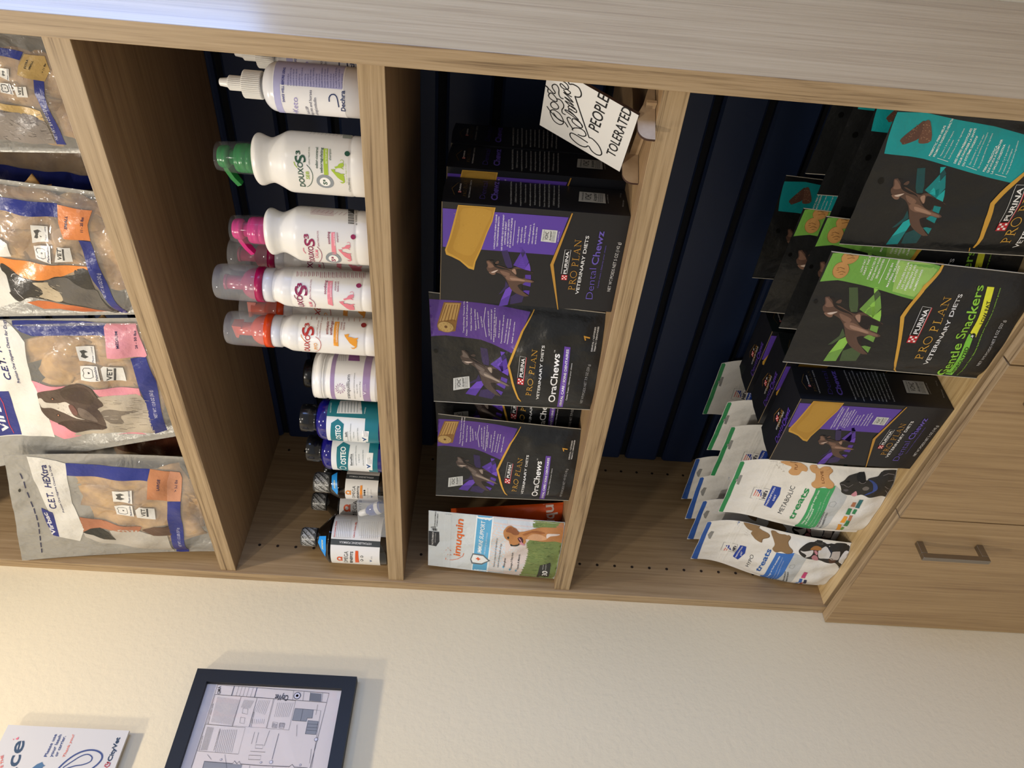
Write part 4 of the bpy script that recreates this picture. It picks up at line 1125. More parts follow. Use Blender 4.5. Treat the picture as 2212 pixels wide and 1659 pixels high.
('t','C0C0C0',6,'PACKETS',371,188,551,196,20,0.0)]
ART['meta'] = [('p','2F8A52',2,[(20,2208),(-34,2166),(-4,2136),(440,2134),(891,2136),(1403,2139),(1449,2159),(1469,2206),(1036,2198),(608,2200)]),
('p','8E8E8C',2,[(921,2155),(992,2155),(1015,2133),(1083,2130),(1064,2091),(794,2080),(811,2115),(896,2125)]),
('l','6A6E78',3,5,[(455,1839),(753,1854),(745,1730),(744,1603),(473,1594),(466,1740),(455,1839)]),
('p','D4453F',3,[(520,1809),(682,1810),(599,1738),(526,1695)]),
('p','2B3D98',4,[(694,1815),(700,1717),(528,1691),(614,1737)]),
('t','1E1E3A',4,"Hill's",503,1625,700,1636,53,0.03),
('p','2644A0',4,[(353,1600),(855,1612),(857,1487),(711,1465),(325,1479)]),
('t','E8E8F0',5,'PRESCRIPTION',363,1557,826,1556,25,0.02),
('t','E8E8F0',5,'DIET',522,1494,679,1501,25,0.02),
('t','3A4044',3,'METABOLIC',283,1302,959,1309,68,-0.005),
('t','2E8F55',3,'treats',238,1112,1013,1128,89,0.022),
('p','3FA063',2,[(-89,978),(-113,730),(1189,818),(1117,906),(1065,1053)]),
('s','A87A4A',3,[(1388,1227),(1428,1202),(1427,1137),(1383,1095),(1421,1021),(1420,940),(1376,901),(1326,938),(1270,925),(1211,848),(1143,844),(1109,896),(1123,962),(1061,1037),(1067,1101),(1122,1124),(1187,1096),(1301,1123),(1326,1185)]),
('s','C89A68',4,[(1395,1237),(1439,1213),(1438,1148),(1390,1104),(1431,1033),(1431,952),(1382,910),(1333,948),(1276,934),(1218,858),(1151,854),(1117,906),(1129,971),(1068,1046),(1073,1110),(1130,1135),(1195,1107),(1309,1133),(1333,1195)]),
('t','7A4A28',5,'LOVE',1180,970,1372,1043,39,0.01),
('s','C89A68',4,[(1240,1496),(1344,1478),(1371,1565),(1432,1663),(1470,1451),(1389,1273),(1317,1263),(1311,1325),(1226,1349),(1189,1433)]),
('t','7A4A28',5,'PLAY',1320,1392,1475,1428,43,0.01),
('l','8A7A60',3,7,[(1298,1654),(1295,1644)]),
('l','8A7A60',3,7,[(1262,1606),(1260,1597)]),
('l','8A7A60',3,7,[(1230,1562),(1228,1553)]),
('l','8A7A60',3,7,[(1282,1631),(1279,1622)]),
('l','8A7A60',3,7,[(1395,1636),(1391,1627)]),
('l','8A7A60',3,7,[(1327,1679),(1323,1670)]),
('l','8A7A60',3,7,[(1285,1645),(1282,1636)]),
('l','8A7A60',3,7,[(1366,1611),(1363,1601)]),
('l','8A7A60',3,7,[(1226,1560),(1223,1551)]),
('l','8A7A60',3,7,[(1321,1644),(1317,1635)]),
('l','8A7A60',3,7,[(1343,1693),(1339,1684)]),
('l','8A7A60',3,7,[(1390,1662),(1386,1653)]),
('l','8A7A60',3,7,[(1217,1574),(1215,1566)]),
('l','8A7A60',3,7,[(1263,1648),(1260,1639)]),
('t','E8F4EA',4,'Helps support healthy weight loss',183,939,1037,993,27,0.015),
('t','E8F4EA',4,'and maintenance',194,894,636,941,27,0.015),
('t','CFE6D6',4,'Aide à perdre et à gérer le poids de façon saine',158,840,795,883,12,0.0),
('t','CFE6D6',4,'Ayuda a perder y controlar el peso de forma saludable',137,794,1082,863,12,0.0),
('p','BEC2C4',2,[(-112,727),(62,607),(992,583),(1133,751),(1189,815)]),
('t','55585A',4,'VETERINARIAN',187,717,602,759,26,0.02),
('t','55585A',4,'RECOMMENDED',153,654,592,710,26,0.02),
('l','8A8E90',4,5,[(754,768),(828,769),(872,722),(847,689),(753,695),(754,768)]),
('p','E8A03A',4,[(39,356),(40,294),(363,423),(370,478)]),
('p','E8A03A',4,[(420,473),(418,405),(559,408),(569,462)]),
('p','3A8A58',4,[(603,457),(594,395),(720,399),(734,461)]),
('p','B87A5A',4,[(779,449),(760,381),(873,404),(879,454)]),
('p','3A8A58',4,[(322,377),(297,303),(462,336),(484,398)]),
('p','B87A5A',4,[(485,381),(467,330),(584,341),(588,389)]),
('p','3A8A58',4,[(625,372),(618,323),(711,321),(718,369)]),
('p','2F6E72',4,[(749,368),(741,308),(952,333),(947,387)]),
('p','6A9A48',4,[(126,338),(129,296),(254,326),(273,371)]),
('s','2E2C2A',3,[(1237,775),(1275,724),(1336,681),(1360,633),(1384,551),(1398,477),(1394,455),(1343,431),(1298,415),(1302,392),(1325,378),(1352,264),(1392,228),(1430,170),(1438,13),(1393,-71),(1352,-102),(1245,-79),(977,-63),(949,-60),(979,12),(1005,89),(1015,192),(1012,278),(1039,345),(1053,402),(1029,453),(1025,528),(1027,607),(1069,692),(1122,716),(1183,747)]),
('s','191817',4,[(1302,546),(1384,551),(1398,477),(1391,455),(1288,415),(1258,433),(1262,482)]),
('s','C98A96',4,[(1030,540),(1078,518),(1107,495),(1041,458),(1005,477),(1010,513)]),
('s','3A4C8C',5,[(1307,383),(1293,321),(1253,258),(1215,228),(1173,215),(1135,242),(1105,279),(1059,343),(1055,365),(1106,322),(1139,277),(1211,289),(1259,316)]),
('s','6E6864',4,[(1167,427),(1204,391),(1186,338),(1148,345),(1135,397)]),
('s','0E0D0D',4,[(1261,697),(1278,662),(1270,632),(1248,654)]),
('s','555055',4,[(1122,691),(1136,637),(1111,608),(1090,640)]),
('l','8A8486',5,6,[(1276,513),(1251,469),(1253,431),(1278,412)]),
('l','8A8486',5,6,[(1363,185),(1387,118),(1379,30),(1323,-54)]),
('l','8A8486',5,6,[(1293,101),(1306,27),(1279,-39),(1256,-75)]),
('l','8A8486',5,6,[(1210,118),(1156,50),(1145,-23),(1112,-60)]),
('l','8A8486',5,6,[(1125,77),(1072,22),(1005,-34),(983,-61)]),
('l','8A8486',5,6,[(1217,757),(1213,707),(1185,664),(1174,626),(1226,580)])]
ART['hypo'] = [('p','2F5AA8',2,[(40,2311),(-63,2256),(-62,2207),(655,2238),(1300,2246),(1345,2270),(1350,2314),(781,2328)]),
('p','8E8E8C',2,[(876,2219),(1000,2192),(978,2145),(724,2154),(762,2185)]),
('l','6A6E78',3,5,[(395,1915),(659,1924),(678,1836),(694,1702),(440,1676),(409,1802),(395,1915)]),
('p','D4453F',3,[(391,1875),(565,1883),(437,1800)]),
('p','2B3D98',4,[(573,1888),(613,1823),(467,1755),(502,1819)]),
('t','1E1E3A',4,"Hill's",469,1694,639,1714,47,0.03),
('p','2644A0',4,[(322,1683),(701,1660),(728,1565),(527,1528),(299,1588)]),
('t','E8E8F0',5,'PRESCRIPTION',334,1626,686,1610,22,0.02),
('t','E8E8F0',5,'DIET',433,1562,554,1574,25,0.02),
('t','3A4044',3,'HYPO',206,1364,590,1389,58,-0.005),
('t','2B5FA8',3,'treats',218,1172,915,1194,87,0.022),
('t','2B5FA8',3,'crunch!',1206,1825,1548,1879,40,0.02,0.2),
('s','6A523A',3,[(1331,1776),(1446,1742),(1544,1662),(1530,1577),(1436,1529),(1294,1521),(1199,1579),(1198,1672)]),
('s','8E7250',4,[(1341,1788),(1456,1753),(1553,1674),(1538,1588),(1444,1541),(1300,1532),(1206,1590),(1205,1683)]),
('s','6A523A',3,[(1129,1596),(1285,1547),(1262,1447),(1235,1336),(1170,1317),(1080,1392),(999,1391),(1005,1483),(1055,1545)]),
('s','8E7250',4,[(1135,1607),(1291,1558),(1267,1458),(1240,1346),(1174,1327),(1084,1403),(1003,1402),(1009,1494),(1061,1556)]),
('s','6A523A',3,[(1287,1312),(1316,1253),(1289,1170),(1303,1012),(1267,987),(1208,1011),(1131,969),(1077,897),(1014,896),(971,966),(975,1060),(908,1131),(960,1189),(1095,1195)]),
('s','8E7250',4,[(1292,1322),(1323,1265),(1293,1180),(1310,1023),(1271,998),(1213,1022),(1137,981),(1082,908),(1020,907),(976,977),(979,1071),(911,1141),(965,1200),(1100,1206)]),
('l','7A6A50',3,6,[(1411,1464),(1408,1456)]),
('l','7A6A50',3,6,[(1169,1688),(1167,1680)]),
('l','7A6A50',3,6,[(1399,1463),(1396,1455)]),
('l','7A6A50',3,6,[(1070,1645),(1068,1637)]),
('l','7A6A50',3,6,[(1345,1473),(1343,1464)]),
('l','7A6A50',3,6,[(1149,1667),(1147,1659)]),
('l','7A6A50',3,6,[(1433,1501),(1430,1493)]),
('l','7A6A50',3,6,[(1046,1665),(1044,1657)]),
('l','7A6A50',3,6,[(1385,1490),(1383,1482)]),
('l','7A6A50',3,6,[(1021,1675),(1018,1666)]),
('l','7A6A50',3,6,[(1420,1451),(1418,1442)]),
('l','7A6A50',3,6,[(1021,1648),(1019,1640)]),
('l','7A6A50',3,6,[(1408,1478),(1406,1470)]),
('l','7A6A50',3,6,[(1065,1618),(1063,1610)]),
('l','7A6A50',3,6,[(1379,1439),(1376,1430)]),
('l','7A6A50',3,6,[(1038,1689),(1036,1681)]),
('l','7A6A50',3,6,[(1363,1454),(1361,1445)]),
('l','7A6A50',3,6,[(1091,1677),(1088,1669)]),
('l','7A6A50',3,6,[(1392,1465),(1390,1457)]),
('l','7A6A50',3,6,[(1041,1639),(1039,1631)]),
('p','3A70BE',2,[(-118,1068),(-121,819),(1037,857),(969,975),(912,1114)]),
('t','E6EEF8',4,'For dogs w/ food sensitivities',110,993,870,1040,26,0.015),
('t','CCDAEE',4,'Pour les chiens souffrant de sensibilités alimentaires',13,894,868,998,13,0.0),
('t','CCDAEE',4,'Para perros con sensibilidades alimentarias',-5,846,794,953,13,0.0),
('p','BEC2C4',2,[(-121,819),(-156,584),(990,642),(1037,857)]),
('t','55585A',4,'VETERINARIAN',5,658,532,824,25,0.02),
('t','55585A',4,'RECOMMENDED',2,606,544,780,26,0.02),
('l','8A8E90',4,5,[(647,812),(717,807),(751,761),(719,730),(640,745),(647,812)]),
('p','C8487C',4,[(399,508),(411,446),(597,468),(599,527)]),
('p','3A66B0',4,[(247,498),(227,439),(380,473),(369,517)]),
('p','2A3350',4,[(204,397),(167,329),(381,402),(366,443)]),
('p','5A8AC8',4,[(-63,419),(-70,366),(237,484),(235,527)]),
('p','C24A50',4,[(-55,331),(-54,285),(242,402),(249,449)]),
('s','2A2724',3,[(1100,811),(1166,797),(1237,737),(1274,665),(1286,594),(1317,554),(1314,465),(1294,419),(1285,382),(1296,315),(1317,207),(1325,106),(1291,18),(1222,-80),(1121,-57),(836,-15),(780,-15),(969,156),(953,229),(945,312),(967,412),(981,558),(992,648),(1012,713),(1044,765)]),
('s','D0CCC6',4,[(1121,789),(1121,732),(1148,657),(1168,595),(1122,582),(1063,600),(1027,640),(1009,675),(1056,671),(1084,711),(1095,755)]),
('s','A06C38',4,[(1171,642),(1224,603),(1243,540),(1228,470),(1195,467),(1178,509),(1176,581)]),
('s','CFCCC8',4,[(1168,506),(1215,467),(1252,413),(1247,381),(1212,320),(1137,281),(1055,275),(1022,369),(1018,441),(1108,492)]),
('s','B8AEA6',4,[(1172,287),(1198,179),(1184,144),(1059,136),(1044,195),(1043,271)]),
('s','DADADA',5,[(1208,76),(1205,-9),(1161,-43),(910,-39),(903,1),(1023,122)]),
('s','5A3A38',5,[(1174,591),(1178,540),(1146,500),(1079,508),(1136,570)]),
('s','BD7F88',6,[(1037,579),(1089,555),(1064,492),(970,440),(974,522)]),
('s','C4868E',6,[(1157,571),(1172,544),(1133,506),(1093,513)]),
('s','4E3424',4,[(1050,288),(1051,187),(987,174),(957,246)]),
('s','1E2438',5,[(1252,377),(1212,315),(1195,279),(1082,274),(1070,290),(1148,290),(1210,341)]),
('s','44403A',4,[(1290,584),(1300,513),(1288,450),(1266,457),(1268,535)])]
ART['large'] = [('p','D8D6CF',2,[(2576,2611),(2540,2417),(2465,2186),(2400,2055),(2127,2070),(1451,2079),(1111,2012),(743,1983),(419,2081),(562,2292),(610,2384),(1203,2423),(1513,2486),(2081,2570),(2437,2598)]),
('p','24317E',2,[(2409,2053),(2375,714),(2137,783),(2127,2070)]),
('p','B27650',3,[(2373,714),(2333,240),(2223,219),(1690,324),(1679,539),(1718,845),(2162,768)]),
('p','C0896A',4,[(2354,392),(2333,240),(2223,219),(1690,324),(1679,539),(2149,462)]),
('t','22264E',5,'LARGE',1973,604,2205,561,44,0.015),
('t','22264E',5,'> 50 lbs',1883,360,2161,303,44,0.015),
('p','28327C',3,[(1662,538),(1690,324),(1194,403),(-38,516),(20,699),(841,637),(1194,619)]),
('t','C8C8D8',4,'NET WT. 1.12 LBS (515 g)',357,529,900,497,45,0.0),
('p','A86E52',2,[(1111,2002),(1037,1805),(937,1057),(793,1119),(801,1485),(812,1749),(687,1999)]),
('p','B4AFA6',2,[(778,1577),(873,1386),(845,1192),(761,995),(729,694),(21,729),(233,1089),(341,1484),(391,1757),(547,1985),(668,2002),(613,1852),(481,1524)]),
('p','2B2C2A',3,[(675,2011),(783,1876),(822,1726),(725,1606),(481,1524),(515,1698),(613,1852),(634,1954)]),
('p','5C4437',3,[(845,1070),(999,847),(986,632),(714,628),(721,896)]),
('p','D8D6D0',4,[(1571,1409),(1848,1385),(1919,1056),(1602,1086)]),
('p','D8D6D0',4,[(1259,1395),(1457,1412),(1555,1094),(1255,1113)]),
('p','D8D6D0',4,[(1237,1073),(1454,1060),(1546,985),(1463,777),(1195,791)]),
('t','3A3A3A',5,'VET',1273,931,1499,905,63,0.02),
('p','4A4A4A',5,[(1271,914),(1494,889),(1485,865),(1268,888)]),
('t','24284E',5,'Plaque control',1613,1118,1904,1087,37,0.01),
('p','4A4A4A',5,[(1652,1357),(1718,1318),(1775,1343),(1826,1254),(1799,1186),(1759,1257),(1713,1264),(1693,1201),(1631,1282)]),
('t','24284E',5,'Palatable',1272,1139,1527,1128,38,0.01),
('l','4A4A4A',5,9,[(1286,1342),(1315,1368),(1354,1355),(1394,1375),(1427,1354),(1444,1264),(1439,1211),(1319,1209),(1290,1256),(1286,1342)]),
('p','3A3A3A',5,[(1350,1290),(1382,1292),(1377,1261),(1362,1260)]),
('t','2A2E66',4,'C.E.T.  HEXtra',1330,2313,2380,2348,103,0.02,0.2),
('t','2A2E66',4,'Premium Oral Hygiene Chews for Dogs',1214,2218,2368,2292,29,0.008,0.15),
('p','28327C',3,[(1376,2537),(1234,2390),(600,2355),(647,2440),(1008,2510)]),
('t','E0E0E8',4,'Virbac',661,2395,1254,2468,61,0.03,0.3),
('l','24284E',3,16,[(2199,2753),(2078,2731)]),
('l','24284E',3,16,[(2022,2716),(1863,2706)]),
('l','24284E',3,16,[(1759,2701),(1630,2682)]),
('l','24284E',3,16,[(1531,2674),(1397,2657)]),
('l','24284E',3,16,[(1366,2646),(1247,2632)]),
('l','24284E',3,16,[(1214,2623),(1068,2621)]),
('l','24284E',3,16,[(1013,2620),(890,2621)]),
('l','24284E',3,16,[(834,2624),(693,2636)]),
('l','24284E',3,16,[(635,2638),(514,2641)]),
('l','24284E',3,16,[(462,2640),(333,2645)]),
('l','24284E',3,16,[(296,2644),(185,2648)]),
('e','20201E',3,1827,2797,38,18,-6)]
ART['medium'] = [('p','D8D6CF',1,[(2535,2187),(2530,1894),(2521,1827),(2344,1711),(2212,1661),(1749,1766),(1530,1830),(1332,1790),(1081,1840),(804,1829),(694,1841),(432,1891),(532,2386),(548,2738),(655,3045)]),
('p','222E78',2,[(2524,1743),(2524,1543),(2496,843),(2454,546),(2296,580),(2316,1104),(2303,1537),(2356,1671),(2442,1761)]),
('p','D9929E',3,[(2414,582),(2454,546),(2448,167),(1935,97),(1899,129),(1959,603),(2208,577)]),
('p','CF8490',4,[(2454,546),(2450,286),(2324,286),(2423,427)]),
('t','22264E',5,'MEDIUM',2115,412,2355,410,33,0.02),
('t','22264E',5,'26 - 50 lbs',2050,202,2349,172,31,0.02),
('p','28327C',3,[(1901,321),(1902,116),(1420,80),(269,190),(236,379),(514,355),(1099,335),(1562,313)]),
('t','C8C8D8',4,'NET WT. 12.8 OZ (363 g)',649,222,1244,178,51,0.0),
('p','28327C',3,[(1371,2577),(1373,2229),(1065,2298),(549,2380),(570,2869)]),
('t','E4E4EC',4,'Virbac',596,2546,1420,2444,110,0.03,0.3),
('l','C8384A',5,10,[(1294,2456),(1274,2409),(1150,2412),(1033,2435),(916,2455),(738,2493),(587,2494)]),
('t','2A2E66',4,'C.E.T.  HEXtra',1570,2091,2503,2000,96,0.02,0.2),
('t','2A2E66',4,'Premium Oral Hygiene Chews for Dogs',1503,1997,2529,1824,42,0.008,0.15),
('p','DA8E9A',2,[(1539,1827),(1454,1334),(1378,1562),(1338,1804)]),
('p','DA8E9A',2,[(1401,947),(1331,331),(1152,351),(1200,677),(1238,912)]),
('p','DA8E9A',2,[(803,1822),(694,1628),(425,1461),(395,1747),(496,1878)]),
('p','DA8E9A',2,[(378,933),(326,561),(244,503)]),
('p','D8D6D0',4,[(1921,991),(2159,980),(2133,756),(1852,791)]),
('p','D8D6D0',4,[(1561,1080),(1827,1009),(1809,780),(1552,793)]),
('p','D8D6D0',4,[(1540,758),(1772,740),(1812,694),(1752,451),(1470,478)]),
('t','3A3A3A',5,'VET',1520,659,1765,588,69,0.02),
('p','4A4A4A',5,[(1513,641),(1761,568),(1754,539),(1503,613)]),
('t','24284E',5,'Plaque control',1869,813,2118,783,27,0.01),
('p','4A4A4A',5,[(1982,959),(2024,937),(2081,951),(2086,901),(2040,859),(2032,902),(1998,906),(1959,868),(1940,915)]),
('t','24284E',5,'Palatable',1574,815,1798,804,32,0.01),
('l','4A4A4A',5,9,[(1609,1006),(1646,1022),(1697,994),(1748,999),(1783,973),(1778,902),(1753,864),(1636,871),(1614,917),(1609,1006)]),
('p','3A3A3A',5,[(1685,937),(1721,933),(1709,908),(1692,909)]),
('s','B0A594',3,[(1218,939),(1216,567),(1147,351),(590,340),(286,361),(302,472),(366,774),(455,997),(435,1478),(505,1494),(556,1009),(730,1050),(979,1036),(1060,945)]),
('s','53443C',4,[(1319,1816),(1350,1770),(1406,1600),(1435,1384),(1471,1249),(1467,1079),(1417,971),(1291,954),(1204,943),(1029,921),(973,1022),(890,1006),(568,1006),(547,1250),(521,1495),(672,1621),(796,1809),(968,1863),(1100,1848),(1229,1828)]),
('s','C9C2B6',5,[(1229,1828),(1241,1772),(1157,1735),(1119,1580),(1149,1457),(1114,1391),(1074,1323),(1030,1397),(926,1390),(862,1298),(821,1244),(885,1426),(946,1613),(1034,1719),(1061,1825),(1133,1836)]),
('s','756B60',4,[(892,1014),(938,764),(831,462),(804,714),(614,736),(625,860),(717,966)]),
('s','3C2B26',5,[(735,1718),(804,1416),(761,1251),(621,1036),(568,1006),(547,1250),(521,1495),(672,1621)]),
('s','6E4C44',6,[(1088,1420),(1103,1335),(983,1292),(924,1340),(956,1401)]),
('s','74665C',5,[(1068,1268),(1009,1166),(823,1106),(715,1098),(790,1198),(912,1279)]),
('s','463830',5,[(1364,1441),(1406,1269),(1404,1050),(1242,997),(1097,1061),(1147,1212),(1210,1433)]),
('e','2A1E1A',6,1223,1611,33,25,-25),
('e','C98868',7,1223,1611,17,10,-23),
('e','2A1E1A',6,876,1665,24,27,-19),
('e','C98868',7,876,1665,13,11,-17),
('l','8E8474',5,5,[(755,827),(763,752)]),
('l','6A6056',5,5,[(794,414),(768,349)]),
('l','9C917F',5,5,[(979,596),(930,509)]),
('l','6A6056',5,5,[(1129,723),(1119,618)]),
('l','6A6056',5,5,[(498,837),(436,745)]),
('l','9C917F',5,5,[(1137,503),(1128,427)]),
('l','9C917F',5,5,[(788,582),(755,498)]),
('l','CFC6B6',5,5,[(843,643),(785,549)]),
('l','6A6056',5,5,[(729,990),(720,876)]),
('l','CFC6B6',5,5,[(621,963),(575,851)]),
('l','CFC6B6',5,5,[(513,927),(483,840)]),
('l','9C917F',5,5,[(1058,490),(1008,412)]),
('l','6A6056',5,5,[(1133,475),(1106,414)]),
('l','9C917F',5,5,[(667,431),(662,365)]),
('l','6A6056',5,5,[(961,582),(947,515)]),
('l','8E8474',5,5,[(928,598),(917,530)]),
('l','8E8474',5,5,[(1077,922),(1077,856)]),
('l','8E8474',5,5,[(783,466),(768,419)]),
('l','9C917F',5,5,[(927,520),(893,444)]),
('l','6A6056',5,5,[(876,468),(856,415)]),
('l','6A6056',5,5,[(1090,466),(1034,376)]),
('l','9C917F',5,5,[(709,568),(694,489)]),
('l','8E8474',5,5,[(563,1093),(571,1002)]),
('l','CFC6B6',5,5,[(853,533),(802,450)]),
('l','9C917F',5,5,[(1001,944),(982,883)]),
('l','8E8474',5,5,[(911,745),(892,625)]),
('l','6A6056',5,5,[(843,760),(843,676)]),
('l','8E8474',5,5,[(1003,541),(987,482)]),
('l','6A6056',5,5,[(1089,758),(1077,630)]),
('l','6A6056',5,5,[(571,731),(558,612)]),
('l','6A6056',5,5,[(533,528),(537,406)]),
('l','CFC6B6',5,5,[(743,901),(727,781)]),
('l','9C917F',5,5,[(632,824),(592,763)]),
('l','6A6056',5,5,[(891,540),(871,488)]),
('l','9C917F',5,5,[(545,1049),(510,936)]),
('l','6A6056',5,5,[(1053,756),(1062,648)]),
('l','9C917F',5,5,[(774,535),(749,427)]),
('l','8E8474',5,5,[(578,918),(549,803)]),
('l','6A6056',5,5,[(464,737),(462,614)]),
('l','9C917F',5,5,[(689,510),(681,435)]),
('l','CFC6B6',5,5,[(1031,455),(991,363)]),
('l','CFC6B6',5,5,[(861,490),(825,440)]),
('l','8E8474',5,5,[(590,558),(592,486)]),
('l','8E8474',5,5,[(640,383),(628,289)]),
('l','6A6056',5,5,[(912,920),(926,790)]),
('l','8E8474',5,5,[(817,410),(811,326)]),
('l','8E8474',5,5,[(845,540),(832,478)]),
('l','9C917F',5,5,[(816,860),(806,744)]),
('l','9C917F',5,5,[(725,643),(709,532)]),
('l','CFC6B6',5,5,[(800,980),(803,910)]),
('l','CFC6B6',5,5,[(972,440),(954,360)]),
('l','8E8474',5,5,[(846,731),(812,621)]),
('l','6A6056',5,5,[(659,923),(650,813)]),
('l','9C917F',5,5,[(1138,866),(1122,766)]),
('l','9C917F',5,5,[(1055,827),(1059,764)]),
('l','CFC6B6',5,5,[(1047,503),(1015,421)]),
('l','CFC6B6',5,5,[(1044,363),(1008,278)]),
('l','CFC6B6',5,5,[(1130,683),(1121,621)]),
('l','CFC6B6',5,5,[(631,765),(582,662)]),
('l','9C917F',5,5,[(729,470),(710,368)]),
('l','5A4A42',6,5,[(1079,1513),(1070,1505)]),
('l','5A4A42',6,5,[(1105,1584),(1094,1577)]),
('l','5A4A42',6,5,[(1060,1512),(1052,1503)]),
('l','5A4A42',6,5,[(952,1411),(946,1400)]),
('l','5A4A42',6,5,[(930,1483),(925,1472)]),
('l','5A4A42',6,5,[(992,1597),(983,1589)]),
('l','5A4A42',6,5,[(992,1400),(986,1390)]),
('l','5A4A42',6,5,[(1021,1610),(1011,1603)]),
('l','5A4A42',6,5,[(930,1441),(924,1430)]),
('l','5A4A42',6,5,[(1003,1548),(995,1538)]),
('l','5A4A42',6,5,[(1103,1579),(1092,1573)]),
('l','5A4A42',6,5,[(983,1552),(975,1543)]),
('l','5A4A42',6,5,[(1011,1623),(1001,1616)]),
('l','5A4A42',6,5,[(1017,1635),(1006,1628)]),
('l','5A4A42',6,5,[(999,1592),(990,1584)]),
('l','5A4A42',6,5,[(916,1466),(910,1455)]),
('l','5A4A42',6,5,[(982,1539),(975,1529)]),
('l','5A4A42',6,5,[(989,1582),(981,1574)]),
('l','5A4A42',6,5,[(1013,1618),(1003,1610)]),
('l','5A4A42',6,5,[(1052,1480),(1045,1470)]),
('l','5A4A42',6,5,[(987,1407),(981,1396)]),
('l','5A4A42',6,5,[(1108,1587),(1097,1581)]),
('l','5A4A42',6,5,[(1114,1594),(1102,1589)]),
('l','5A4A42',6,5,[(921,1495),(915,1484)]),
('l','5A4A42',6,5,[(945,1508),(939,1498)]),
('l','5A4A42',6,5,[(946,1454),(941,1443)])]
